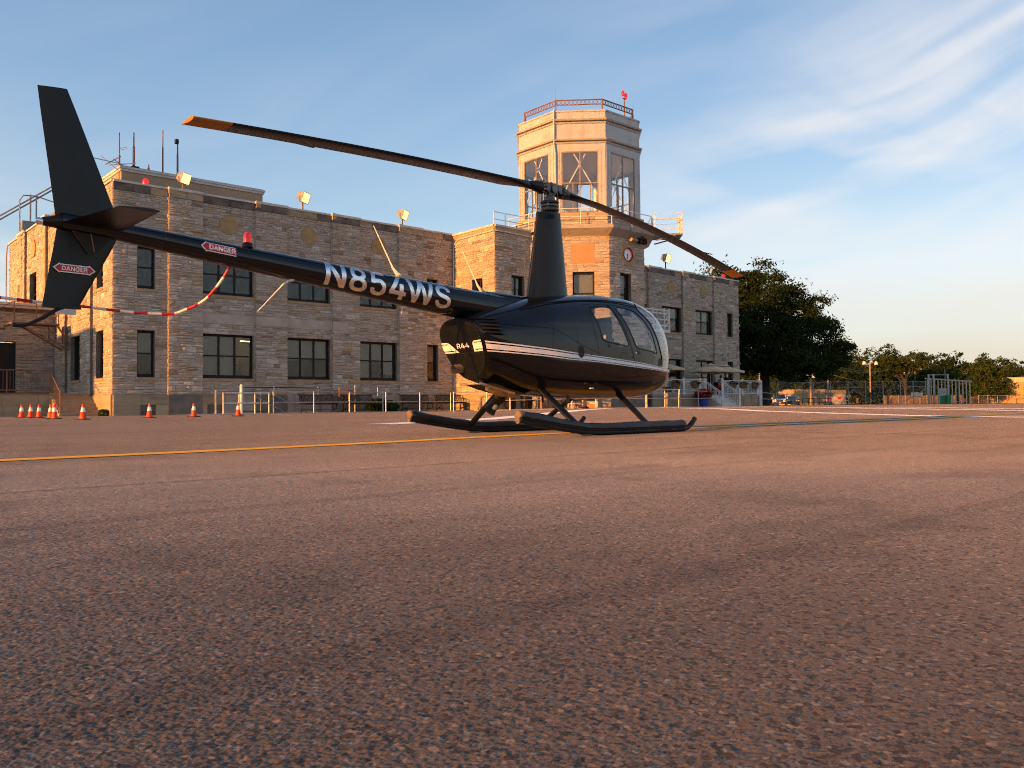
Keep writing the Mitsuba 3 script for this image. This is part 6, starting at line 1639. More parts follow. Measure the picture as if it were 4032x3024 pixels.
k = mast(1.05, -2.8, 10.3, 13.04, 'leftmost roof antenna with crossed dipole arms'); q = B(1.0, -2.8, 11.6); ar = MB()
for e0, e1 in (((-1.4, .2, .02), (.2, .1, -.03)), ((-.62, -.4, .32), (.0, .1, -.36)), ((-.66, .4, -.26), (.20, -.3, .44)), ((-.28, .2, .12), (.70, -.3, -.22)), ((-.3, -.3, -.06), (.72, .2, .10))): ar.tube([q + U * e0[0] + N * e0[1] + Z * e0[2], q + U * e1[0] + N * e1[1] + Z * e1[2]], .02, 5)
part(k, 'dipole_arms', ar, 'm_grey_steel'); part(k, 'loop', MB().tube([B(1.23 + .13 * math.cos(a), -2.8 + .2 * math.sin(a), 12.35) for a in np.linspace(0, 6.29, 17)], .012, 5), 'm_grey_steel')
k = mast(1.68, -2.8, 11.45, 13.17, 'second roof antenna, on a dark foot', .05); part(k, 'foot', MB().obox(B(1.72, -2.8, 11.5), U * .16, N * .16, Z * .08), 'm_dark')
mast(2.99, -2.8, 11.45, 13.57, 'third roof antenna, a thin pale whip'); k = mast(3.68, -2.8, 11.45, 13.2, 'fourth roof antenna with a camera box on top', .045)
part(k, 'camera_box', MB().obox(B(3.63, -2.78, 13.15), U * .07, N * .10, Z * .10), 'm_dark'); k = mast(2.37, -2.9, 11.45, 11.82, 'short vent stub between the antennas', .05)
# ------------------------------------------------------------------ deck on the right with people under umbrellas
matte('m_blue', (0.03, 0.06, 0.32), .45, .4); mottled('m_basket', (0.16, 0.09, 0.05), (0.09, 0.05, 0.03), 20, .9); matte('m_flower_red', (0.45, 0.015, 0.03), .7, .2); matte('m_flower_pink', (0.55, 0.16, 0.18), .7, .2)
dk = thing('deck', 'white railed terrace deck with stairs in front of the right wing', 'deck'); D0, TZ = 4.25, .93
part(dk, 'base_wall', MB().obox(B(36.6, 2.1, .40), U * 6.1, N * 2.1, Z * .52), 'm_mortar'); part(dk, 'floor', MB().obox(B(36.6, 2.12, TZ - .02), U * 6.14, N * 2.2, Z * .05), 'm_concrete')
for t in np.arange(30.55, 42.6, 1.02): part(dk, 'base_panel', MB().obox(B(t + .5, D0 - .02, .48), U * .495, N * .03, Z * .42, uv=(.8, 0)), 'm_ashlar', uv=True)
def picket_rail(a, b, z0, z1, h=1.0, step=.125):
    a, b = np.asarray(a, float), np.asarray(b, float); n = max(2, int(np.linalg.norm(b - a) / step)); m = MB()
    for z in (.10, h - .10, h): m.bar(a + Z * (z0 + z), b + Z * (z1 + z), .05, .04)
    part(dk, 'rail', m, 'm_white_rail')
    for s in np.linspace(0, 1, n + 1)[1:-1]: p = a + (b - a) * s + Z * (z0 + (z1 - z0) * s); part(dk, 'picket', MB().bar(p + Z * .10, p + Z * (h - .10), .022), 'm_white_rail')
def newel(p, z0, z1): part(dk, 'newel', MB().bar(p + Z * z0, p + Z * z1, .13).lathe(p + Z * z1, [(.09, 0), (.09, .03), (.05, .06), (0, .08)], 8), 'm_white_rail')
picket_rail(B(30.6, D0, 0), B(36.1, D0, 0), TZ, TZ); picket_rail(B(38.2, D0, 0), B(42.6, D0, 0), TZ, TZ); picket_rail(B(42.6, D0, 0), B(42.6, .15, 0), TZ, TZ)
for t in (31.9, 33.8, 35.6, 36.15, 38.15, 40.6, 42.6): newel(B(t, D0, 0), TZ - .1, TZ + 1.06)
for t in (36.15, 38.15): picket_rail(B(t, D0, 0), B(t, 5.55, 0), TZ, .12, .95); newel(B(t, 5.62, 0), .1, 1.3 if t > 37 else 1.75)
part(dk, 'corner_pillar', MB().bar(B(42.75, D0 + .1, .1), B(42.75, D0 + .1, 1.98), .2), 'm_white_rail')
for i in range(5): part(dk, 'step', MB().obox(B(37.15, D0 + .13 + .27 * i, (TZ - .16 * (i + 1)) / 2 + .06), U * .98, N * .135, Z * ((TZ - .16 * (i + 1)) / 2 + .04)), 'm_coping')
for i, t in enumerate((32.75, 34.85, 39.2, 40.5, 42.0)):
    k = thing('flower_box', ('first', 'second', 'third', 'fourth', 'fifth')[i] + ' wicker flower box from the left hung on the white deck railing', 'flower box', 'flower boxes on the deck railing'); q = B(t, D0 + .14, TZ + .62)
    part(k, 'basket', MB().grid(np.array([[q + U * (.42 * r * math.cos(a)) + N * (.15 * r * math.sin(a)) + Z * z for a in np.linspace(0, 6.2832, 19)] for z, r in ((-.16, .6), (-.14, .8), (0, .97), (.13, 1.02))])), 'm_basket', smooth=40)
    v, f, uv = leaves(q + Z * .18, (.42, .16, .14), 260, .05, 50 + i); part(k, 'foliage', MB().add(v, f, uv), 'm_leaf_mid', uv=True, kind='stuff'); v, f, uv = leaves(q + Z * .24, (.40, .16, .10), 90, .035, 60 + i); part(k, 'flowers', MB().add(v, f, uv), 'm_flower_pink', kind='stuff')
def umbrella(t, d, z, label, r=1.55):
    k = thing('patio_umbrella', label, 'umbrella', 'tan umbrellas on the deck'); c = B(t, d, 0); tops = []
    part(k, 'pole', MB().tube([c + Z * TZ, c + Z * (z + .05)], .025, 8), 'm_white_rail', smooth=40); n = 8; rim = [c + V(r * math.cos(a), r * math.sin(a), 0) + Z * (z - .52) for a in np.arange(n) * 2 * np.pi / n + .2]
    m = MB()
    for i in range(n):
        a, b = rim[i], rim[(i + 1) % n]; ap = c + Z * (z - .05); q = (a + b) / 2 - Z * -.0
        ia, ib = ap + (a - ap) * .30, ap + (b - ap) * .30; mid = (a + b) / 2 * .97 + c * .03 + Z * ((z - .5) * .0); mid = (a + b) / 2 + (c + Z * (z - .52) - (a + b) / 2) * .05 + Z * .03
        m.add([ia, ib, b, mid, a], [[0, 1, 3], [1, 2, 3], [0, 3, 4]]); m.add([a, mid, b, b - Z * .12, mid - Z * .12, a - Z * .12], [[0, 1, 4, 5], [1, 2, 3, 4]])
    part(k, 'canopy', m, 'm_umbrella'); t_ = MB()
    for i in range(n):
        ap = c + Z * (z + .04); a = c + (rim[i] - c) * .34 + Z * .0; b = c + (rim[(i + 1) % n] - c) * .34; a[2] = b[2] = z - .14; t_.add([ap, a, b], [[0, 1, 2]])
    part(k, 'vent_cap', t_, 'm_umbrella'); part(k, 'finial', MB().lathe(c + Z * (z + .03), [(.03, 0), (.03, .05), (0, .08)], 8), 'm_dark')
    rb = MB()
    for i in range(n): rb.tube([c + Z * (z - .1), rim[i] - Z * .01], .008, 4)
    part(k, 'ribs', rb, 'm_grey_steel')
umbrella(39.4, 2.4, 3.18, 'tan patio umbrella over the seated people, the left of the pair'); umbrella(41.4, 2.2, 3.18, 'tan patio umbrella nearest the right end of the deck'); umbrella(34.05, 2.4, 3.20, 'tan patio umbrella partly hidden by the helicopter nose')
for t, d, lab in ((40.25, 2.75, 'small bistro table between the two seated people'), (34.2, 2.6, 'small bistro table under the left umbrella')):
    k = thing('bistro_table', lab, 'table'); q = B(t, d, TZ); part(k, 'top', MB().lathe(q, [(.40, .70), (.42, .72), (.40, .74), (0, .74)], 20), 'm_black_metal', smooth=40); part(k, 'pedestal', MB().lathe(q, [(.25, 0), (.22, .03), (.03, .08), (.03, .70)], 12), 'm_black_metal', smooth=40)
for t, d, s in ((39.55, 2.9, 1), (40.95, 2.7, -1)):
    k = thing('bistro_chair', f'chair under the {"person leaning forward" if s > 0 else "person in the dark shirt"}', 'chair'); q = B(t, d, TZ); part(k, 'seat', MB().obox(q + Z * .45, U * .21, N * .21, Z * .02), 'm_black_metal'); m = MB()
    for a in (-1, 1):
        for b in (-1, 1): m.bar(q + U * .19 * a + N * .19 * b, q + U * .19 * a + N * .19 * b + Z * .45, .03)
    part(k, 'legs', m, 'm_black_metal'); part(k, 'backrest', MB().obox(q - U * .21 * s + Z * .72, U * .015, N * .19, Z * .2), 'm_black_metal')
person('person in a tan top leaning forward at the table on the deck', B(39.6, 2.9, 0), U * .9 + N * .2, TZ + .52, .22, 'm_shirt_tan', True, ((.30, .12, .06), (.26, -.16, .16)))
person('person in a dark shirt sitting upright facing left on the deck', B(41.0, 2.7, 0), -U * .95 + N * .15, TZ + .66, .16, 'm_shirt_dark', True, ((.30, .2, .0), (.28, -.2, .02)), s=1.04)
k = thing('flower_pot', 'tall blue pot with a red flowering bush at the foot of the deck stairs', 'pot'); q = B(35.1, 4.85, .1)
part(k, 'pot', MB().lathe(q, [(.20, 0), (.24, .1), (.30, .5), (.34, .62), (.36, .66), (.31, .66), (.29, .58)], 20), 'm_blue', smooth=40); v, f, uv = leaves(q + Z * .88, (.62, .5, .36), 1300, .055, 71); part(k, 'flowers', MB().add(v, f, uv), 'm_flower_red', kind='stuff'); v, f, uv = leaves(q + Z * .82, (.58, .46, .30), 500, .06, 72); part(k, 'foliage', MB().add(v, f, uv), 'm_leaf_dark', uv=True, kind='stuff')
k = thing('flower_pot', 'red flowering pot on the deck behind the stair rail', 'pot'); q = B(38.6, 3.7, TZ); part(k, 'pot', MB().lathe(q, [(.14, 0), (.2, .3), (.22, .32), (.18, .32)], 14), 'm_blue', smooth=40); v, f, uv = leaves(q + Z * .5, (.32, .3, .24), 420, .05, 73); part(k, 'flowers', MB().add(v, f, uv), 'm_flower_red', kind='stuff')
# balcony on the right of the tower
k = thing('balcony', 'white railed first-floor balcony between tower and right wing', 'balcony'); part(k, 'slab', MB().obox(B(29.5, 4.0, 4.86), U * 1.6, N * 1.3, Z * .09), 'm_white_rail')
part(k, 'brace', MB().prism(sg.Polygon([(28.0, 4.77), (31.0, 4.77), (28.0, 4.1)]), F(0, 4.6), U, Z, N, 0, .12), 'm_concrete')
m = MB(); bq = [(28.0, 5.25), (29.44, 5.25), (31.05, 5.25), (31.05, 4.3), (31.05, 3.0)]
for a, b in zip(bq[:-1], bq[1:]):
    for z in (.25, .62, 1.0, 1.2): m.bar(B(*a, 4.95 + z), B(*b, 4.95 + z), .05, .07)
part(k, 'rail', m, 'm_white_rail')
for q in ((28.0, 5.25), (29.44, 5.25), (30.58, 5.25), (31.05, 5.25), (31.05, 4.3), (31.05, 3.0)): part(k, 'post', MB().bar(B(*q, 4.9), B(*q, 6.28), .10), 'm_white_rail')
for z0, z1 in ((5.1, 5.5), (5.5, 5.9), (5.85, 6.2)): part(k, 'cross_brace', MB().bar(B(30.6, 5.27, z0), B(31.03, 5.27, z1), .05), 'm_white_rail')

# ------------------------------------------------------------------ right background
def gz(x, y, z=0): return V(x, y, float(G(x, y)) + z)
m = MB(); xs = np.linspace(27.5, 66, 40); gy = [np.interp(xs, [27, 40, 58, 66], [88, 99, 99.5, 104]), xs * 0 + 112, xs * 0 + 175]
m.grid(np.array([[gz(x, y, .05) for x, y in zip(xs, yy)] for yy in gy])); matte('m_grass', proc(lambda p, n, uv: mix((0.035, 0.05, 0.012), (0.07, 0.075, 0.022), fbm(p.x * 1.5, p.y * 1.5, 0.0, 4))), .9, .1); struct('grass', m, 'm_grass'); labels['grass'] = {'label': 'strip of grass beyond the apron', 'kind': 'structure'}
rng = np.random.default_rng(5); n = 9000; bx_ = rng.uniform(28, 64, n); by_ = np.interp(bx_, [27, 40, 58, 66], [88, 99, 99.5, 104]) + rng.uniform(.1, 9, n); hh = rng.uniform(.05, .16, n); pb = np.stack([bx_, by_, G(bx_, by_) + .05], -1); dx = rng.normal(0, .05, (n, 2))
v = np.stack([pb + V(-.03, 0, 0), pb + V(.03, 0, 0), pb + np.column_stack([dx, hh])], 1).reshape(-1, 3); m = MB().add(v, np.arange(3 * n).reshape(-1, 3)); m.build('grass_blades', 'm_grass'); labels['grass_blades'] = {'label': 'short grass blades on the strip beyond the apron', 'category': 'grass', 'kind': 'stuff'}


def chain_fence(label, pts, h, step, pitch=.12, wires=True, top=True, bs='m_grey_steel', name='chain_fence'):
    k = thing(name, label, 'fence', 'chain link fences beyond the apron')
    for (x0, y0), (x1, y1) in zip(pts[:-1], pts[1:]):
        a, b = gz(x0, y0), gz(x1, y1); L_ = np.linalg.norm(b - a); n = max(1, round(L_ / step)); e = (b - a) / L_
        for i in range(n + 1): p = a + e * L_ * i / n; part(k, 'post', MB().tube([p, p + Z * (h + .1)], .05, 6), bs, smooth=40)
        if top: part(k, 'top_rail', MB().tube([a + Z * h, b + Z * h], .028, 5), bs)
        if wires:
            m = MB(); c = int((L_ + h) / pitch)
            for s in (1, -1):
                for i in range(c):
                    u0 = i * pitch - (h if s > 0 else 0); z0, u1, z1 = 0.0, u0 + s * h, h
                    if s < 0: u0 = i * pitch; u1 = u0 - h
                    if u0 < 0: z0, u0 = (-u0 / h) * h * 1.0, 0.0
                    if s > 0 and u1 > L_: z1 -= (u1 - L_); u1 = L_
                    if s < 0 and u1 < 0: z1 -= -u1; u1 = 0.0
                    if s < 0 and u0 > L_: z0 += u0 - L_; u0 = L_
                    if z1 - z0 < .05: continue
                    p, q = a + e * u0 + Z * z0, a + e * u1 + Z * z1; w = unit(np.cross(q - p, N)) * .0035
                    m.add([p - w, p + w, q + w, q - w], [[0, 1, 2, 3]])
            part(k, 'wire_mesh', m, bs, kind='stuff')
    return k


chain_fence('tall chain link fence from the building to the light pole', [(31.2, 104), (48.8, 104)], 3.0, 2.15)
chain_fence('tall chain link fence section right of the light pole up to the sliding gate', [(48.8, 104), (52.2, 104.5)], 3.0, 1.7)
k = thing('fence_gate', 'braced swing gate frame in the tall chain link fence', 'gate'); m = MB()
for a, b in (((40.9, 2.3), (45.6, 2.3)), ((42.7, 2.0), (41.2, .2)), ((42.7, 2.0), (45.5, .4)), ((49.0, 2.35), (52.2, 2.35)), ((49.0, .4), (52.3, 2.2))): m.tube([gz(a[0], 103.9, a[1]), gz(b[0], 103.9, b[1])], .045, 6)
part(k, 'brace', m, 'm_grey_steel', smooth=40)
k = thing('sliding_gate', 'tall cantilever gate frame of closely spaced grey posts', 'gate'); gx = np.linspace(53.2, 58.6, 13)
for i, x in enumerate(gx): part(k, 'post', MB().tube([gz(x, 106, 0), gz(x, 106, 3.35 - (x - 53) * .075)], .075, 6), 'm_galvanised', smooth=40)
part(k, 'beam', MB().bar(gz(52.9, 106, 3.40), gz(58.9, 106, 2.98), .16, .16), 'm_galvanised'); part(k, 'lower_rail', MB().bar(gz(54, 106, .45), gz(58.6, 106, .45), .08), 'm_galvanised')
for x in (53.25, 53.88, 55.7): part(k, 'tall_post', MB().bar(gz(x, 105.8), gz(x, 105.8, 3.95), .15), 'm_galvanised')
for z in (3.85,): part(k, 'top_rail', MB().bar(gz(53.25, 105.8, z), gz(55.7, 105.8, z), .08), 'm_galvanised')
part(k, 'aerial', MB().tube([gz(55.3, 105.7, 2), gz(55.3, 105.7, 4.6)], .03, 5), 'm_galvanised')
k = thing('electric_cabinet', 'pale grey electric cabinet on posts in front of the sliding gate', 'cabinet'); part(k, 'box', MB().obox(gz(53.54, 103, 1.6), V(.42, 0, 0), V(0, .15, 0), V(0, 0, .48)), 'm_galvanised'); part(k, 'dial', MB().lathe(gz(53.72, 102.84, 1.62), [(.06, 0), (.06, .02), (0, .03)], 10, axis=(0, -1, 0)), 'm_dark')
part(k, 'door_edge', MB().box(gz(53.53, 102.83, 1.15), gz(53.55, 102.85, 2.06)), 'm_grey_steel'); part(k, 'legs', MB().bar(gz(53.2, 103), gz(53.2, 103, 1.2), .1).bar(gz(53.9, 103), gz(53.9, 103, 1.2), .1), 'm_grey_steel')
matte('m_green', (0.02, 0.16, 0.06), .5, .4); k = thing('transformer_box', 'green utility box below the grey electric cabinet', 'cabinet'); part(k, 'body', MB().obox(gz(54.0, 102.6, .62), V(.26, 0, 0), V(0, .25, 0), V(0, 0, .60)).obox(gz(53.45, 102.8, .6), V(.3, 0, 0), V(0, .2, 0), V(0, 0, .55)), 'm_green'); part(k, 'seam', MB().obox(gz(54.0, 102.34, .65), V(.27, 0, 0), V(0, .01, 0), V(0, 0, .012)), 'm_dark')


def light_pole(x, y, h, arms, label, bs='m_wood_pole', r=.16, heads='bell'):
    k = thing('light_pole', label, 'light pole'); part(k, 'pole', MB().tube([gz(x, y), gz(x, y, h)], [r, r * .75], 10), bs, smooth=40)
    for dx, dz, hl in arms:
        a = gz(x, y, h - .35); b = gz(x + dx, y, h + dz); part(k, 'arm', MB().tube([a, (a + b) / 2 + Z * .02, b], .035, 6), bs)
        m = MB().lathe(b - Z * hl * .5, [(.28 * hl, 0), (.30 * hl, .04), (.22 * hl, .4 * hl), (.08 * hl, .55 * hl)], 14) if heads == 'bell' else MB().obox(b, V(.36 * hl, 0, 0), V(0, .2 * hl, 0), V(0, 0, .05 * hl)); part(k, 'lamp_head', m, 'm_white_paint', smooth=40)
    return k


light_pole(71.4, 165, 8.5, ((-1.15, .15, 1.2), (1.25, .1, 1.2)), 'tall tan wooden pole with two round lamp heads'); light_pole(41.48, 115, 5.75, ((-.42, -1.4, 1.1), (.40, -1.35, 1.1)), 'wooden pole with two bell lamps in front of the big tree', r=.14); light_pole(92.5, 190, 8.1, ((-1.0, -.1, 1.4), (1.0, -.05, 1.4)), 'thin tan pole with two flat lamp heads', r=.14, heads='flat')
light_pole(34.42, 115, 4.6, ((.25, -.2, .7),), 'short tan pole close to the corner of the building', r=.16); light_pole(43.88, 115, 3.8, ((.1, -.1, .5),), 'slim lit post above the tan shed', r=.13)
k = thing('utility_pole', 'dark utility pole with transformers and a curved lamp arm', 'utility pole'); q = gz(88.1, 185); part(k, 'pole', MB().tube([q, q + Z * 9.1], [.2, .15], 8), 'm_bark', smooth=40); part(k, 'crossarm', MB().bar(q + V(-1.2, 0, 8.7), q + V(1.2, 0, 8.7), .14), 'm_wood_pole')
for dx, z in ((-.45, 8.0), (.35, 7.9), (-.5, 6.9), (.55, 7.0)): part(k, 'transformer', MB().lathe(q + V(dx, -.2, z - .25), [(.16, 0), (.2, .05), (.2, .45), (.12, .55)], 10), 'm_coping', smooth=40)
part(k, 'lamp_arm', MB().tube([q + Z * 5.6, q + V(-1.2, 0, 6.1), q + V(-2.6, 0, 6.35)], .05, 6), 'm_coping'); part(k, 'lamp_head', MB().tube([q + V(-2.0, 0, 6.3), q + V(-2.4, 0, 6.35), q + V(-2.9, 0, 6.3)], [.08, .16, .06], 8), 'm_coping', smooth=40)
k = thing('power_line', 'two sagging wires from the utility pole towards the big tree', 'wire')
for z, e in ((8.75, 0), (8.55, .5)): part(k, 'wire', MB().tube([V(88.1 + (60 - 88.1) * s, 184.8 - 30 * s, z - .35 + (7.0 - z + e) * s - 1.2 * math.sin(s * 3.14159)) for s in np.linspace(0, 1, 24)], .022, 4, cap=False), 'm_grey_steel')
k = thing('guy_wire', 'diagonal guy wire at the fence near the big tree', 'wire'); part(k, 'wire', MB().tube([gz(43.9, 115, 4.4), gz(45.2, 106, 2.9)], .02, 4), 'm_galvanised')
for x, y, w, d, h, hr, nm, lab in ((50.9, 140, 4.7, 6, 2.75, .0, 'shed', 'small tan shed lit by the sun beyond the tall fence'),):
    k = thing(nm, lab, 'shed'); q = gz(x, y)
    yaw = math.radians(20); a, b = V(math.cos(yaw), math.sin(yaw), 0), V(-math.sin(yaw), math.cos(yaw), 0)
    part(k, 'wall', MB().obox(q + b * d / 2 + Z * h * .42, a * w / 2, b * d / 2, Z * h * .44), 'm_medallion'); part(k, 'fascia', MB().obox(q + b * d / 2 + Z * h * .84, a * (w / 2 + .1), b * (d / 2 + .1), Z * h * .16), 'm_sill')
    part(k, 'door', MB().obox(q + a * (w / 2 + .02) + b * 2.5 + Z * 1.05, a * .02, b * .45, Z * 1.0), 'm_red_paint'); part(k, 'downpipe', MB().bar(q + a * .9 - b * .05, q + a * .9 - b * .05 + Z * 2.3, .3, .06), 'm_grey_steel')
k = thing('storage_building', 'brownish flat storage building in shade right of the tan shed', 'building'); q = gz(54.9, 143); part(k, 'wall', MB().obox(q + Z * .95, V(1.9, 0, 0), V(0, 2, 0), V(0, 0, 1.0)), 'm_concrete'); part(k, 'roof_band', MB().obox(q + Z * 2.25, V(1.95, 0, 0), V(0, 2.05, 0), V(0, 0, .36)), 'm_mortar'); part(k, 'door', MB().obox(q + V(-.9, -2.02, .95), V(.35, 0, 0), V(0, .02, 0), V(0, 0, .9)), 'm_red_paint'); part(k, 'notice', MB().obox(q + V(.8, -2.02, 1.25), V(.25, 0, 0), V(0, .02, 0), V(0, 0, .2)), 'm_red_paint')
matte('m_ochre', (0.52, 0.30, 0.12), .8, .2); k = thing('warehouse', 'ochre warehouse with a pale roof band at the right edge', 'building'); q = gz(88.9, 150); a, b = unit(V(1, -.28, 0)), unit(V(.28, 1, 0))
part(k, 'wall', MB().obox(q + a * 12 + b * 6 + Z * 1.85, a * 12, b * 6, Z * 2.1), 'm_ochre'); part(k, 'roof_band', MB().obox(q + a * 12 + b * 6 + Z * 4.3, a * 12.05, b * 6.05, Z * .40), 'm_umbrella'); part(k, 'roof_edge', MB().obox(q + a * 12 + b * 6 + Z * 4.76, a * 12.1, b * 6.1, Z * .06), 'm_plaque'); part(k, 'red_sign', MB().obox(q + a * .85 - b * .02 + Z * 2.85, a * .2, b * .02, Z * .25), 'm_red_paint'); part(k, 'lamp', MB().obox(q - a * .2 + Z * 2.1, a * .15, b * .08, Z * .06), 'm_white_paint'); part(k, 'wall_joint', MB().bar(q + a * 3.2 - b * .02, q + a * 3.2 - b * .02 + Z * 3.9, .1, .03), 'm_sill'); part(k, 'pipe_bend', MB().tube([q + a * 2.0 - b * .05 + Z * .9, q + a * 2.6 - b * .05 + Z * .9, q + a * 2.9 - b * .05 + Z * .6], .03, 6), 'm_sill')
chain_fence('low chain link fence in front of the ochre warehouse', [(83, 147.5), (89, 146), (97, 144)], 1.5, 1.4, .10)
def board_fence(label, x0, x1, y, h, n):
    k = thing('board_fence', label, 'fence', 'weathered board fences before the woods'); xs = np.linspace(x0, x1, n + 1); rng = np.random.default_rng(n)
    for p, q in zip(xs[:-1], xs[1:]): part(k, 'board', MB().obox(gz((p + q) / 2, y, h / 2 + .02), V((q - p) / 2 - .012, 0, 0), V(0, .02, 0), V(0, 0, h / 2 * rng.uniform(.96, 1.03))), 'm_board')
    for p in xs[::6]: part(k, 'post', MB().bar(gz(p, y - .08), gz(p, y - .08, h + .12), .12), 'm_grey_steel')
board_fence('weathered board fence behind the billboard', 76.3, 91, 170, 1.85, 60); board_fence('weathered board fence left of the ochre warehouse', 93, 104, 168, 1.5, 44)
k = thing('billboard', 'lit pale notice board on two posts left of the sliding gate', 'sign'); q = gz(73.3, 150); part(k, 'board', MB().obox(q + Z * 1.75, unit(V(1, -.2, 0)) * 1.0, V(0, .04, 0), Z * .46), 'm_umbrella'); part(k, 'frame', MB().obox(q + V(0, .05, 1.75), unit(V(1, -.2, 0)) * 1.05, V(0, .02, 0), Z * .5), 'm_black_metal'); part(k, 'panel', MB().obox(q + V(.1, -.06, 1.5), V(.55, -.1, 0), V(0, .01, 0), V(0, 0, .12)), 'm_grey_steel')
for s in (-.7, .75): part(k, 'post', MB().bar(q + V(s, 0, 0), q + V(s, 0, 1.4), .12), 'm_grey_steel')
matte('m_sign_yellow', (0.75, 0.33, 0.02), .5, .3)
for x, y, z, s, lab in ((70.4, 130, 1.15, .34, 'yellow diamond warning sign in front of the sliding gate'), (52.0, 128, 1.35, .40, 'yellow diamond sign with a black arrow beside the tan shed')):
    k = thing('warning_sign', lab, 'sign', None); q = gz(x, y); part(k, 'post', MB().tube([q, q + Z * z], .03, 6), 'm_grey_steel'); c = q + V(0, -.05, z + .05); part(k, 'plate', MB().add([c + V(-s, 0, 0), c + V(0, 0, -s), c + V(s, 0, 0), c + V(0, 0, s), c + V(-s, .02, 0), c + V(0, .02, -s), c + V(s, .02, 0), c + V(0, .02, s)], [[0, 1, 2, 3], [7, 6, 5, 4], [0, 4, 5, 1], [1, 5, 6, 2], [2, 6, 7, 3], [3, 7, 4, 0]]), 'm_sign_yellow')
    if x < 60: part(k, 'arrow', MB().bar(c + V(-.12, -.01, .05), c + V(.15, -.01, -.1), .05, .01), 'm_dark')
    else: part(k, 'symbol', MB().bar(c + V(-.1, -.01, -.02), c + V(.1, -.01, .03), .05, .01), 'm_dark')
k = thing('striped_marker', 'yellow and black striped hazard marker behind the tall fence', 'sign'); q = gz(58.3, 140); part(k, 'plate', MB().obox(q + Z * .75, V(.2, 0, 0), V(0, .02, 0), V(0, 0, .45)), 'm_sign_yellow'); part(k, 'post', MB().bar(q, q + Z * .4, .06), 'm_grey_steel')
for i in range(3): part(k, 'stripe', MB().bar(q + V(-.19, -.03, .45 + .25 * i), q + V(.19, -.03, .62 + .25 * i), .09, .01), 'm_dark')
k = thing('stop_sign', 'pale eight-sided sign seen from behind at the fence', 'sign'); q = gz(64.1, 150); part(k, 'post', MB().tube([q, q + Z * 1.3], .03, 6), 'm_grey_steel'); part(k, 'plate', MB().lathe(q + Z * 1.05 + V(0, -.02, 0), [(.36, 0), (.36, .02)], 8, axis=(0, -1, 0)), 'm_coping')
k = thing('marker_cone', 'tall orange cone on a white base beyond the fence', 'cone'); q = gz(54.9, 120); part(k, 'cone', MB().lathe(q, [(.24, .06), (.16, .3), (.06, .95), (0, 1.0)], 14), 'm_orange', smooth=40); part(k, 'base', MB().lathe(q, [(.42, 0), (.42, .06), (.3, .08)], 14), 'm_umbrella')
k = thing('road_barrier', 'low orange and white road barrier behind the sliding gate', 'barrier'); q = gz(73.6, 135); part(k, 'board', MB().obox(q + Z * .75, V(.55, 0, 0), V(0, .04, 0), V(0, 0, .18)), 'm_orange'); part(k, 'legs', MB().bar(q + V(-.45, 0, 0), q + V(-.45, 0, .7), .07).bar(q + V(.45, 0, 0), q + V(.45, 0, .7), .07), 'm_white_paint')
rk_ = thing('black_railing', 'low black railing in front of the tan shed', 'railing'); m = MB()
for z in (.48, .96): m.tube([gz(35.4, 101, z), gz(38.9, 101, z)], .035, 6)
part(rk_, 'rail', m, 'm_black_metal')
for x in np.linspace(35.4, 38.9, 6): part(rk_, 'post', MB().tube([gz(x, 101), gz(x, 101, .98)], .035, 6), 'm_black_metal')
k = thing('globe_lamp', 'small round globe lamp at the end of the black railing', 'lamp'); q = gz(34.5, 100); part(k, 'post', MB().tube([q, q + Z * .75], .05, 6), 'm_black_metal'); part(k, 'globe', MB().lathe(q + Z * .72, [(.05, 0), (.2, .1), (.24, .24), (.18, .4), (0, .48)], 14), 'm_umbrella', smooth=True)


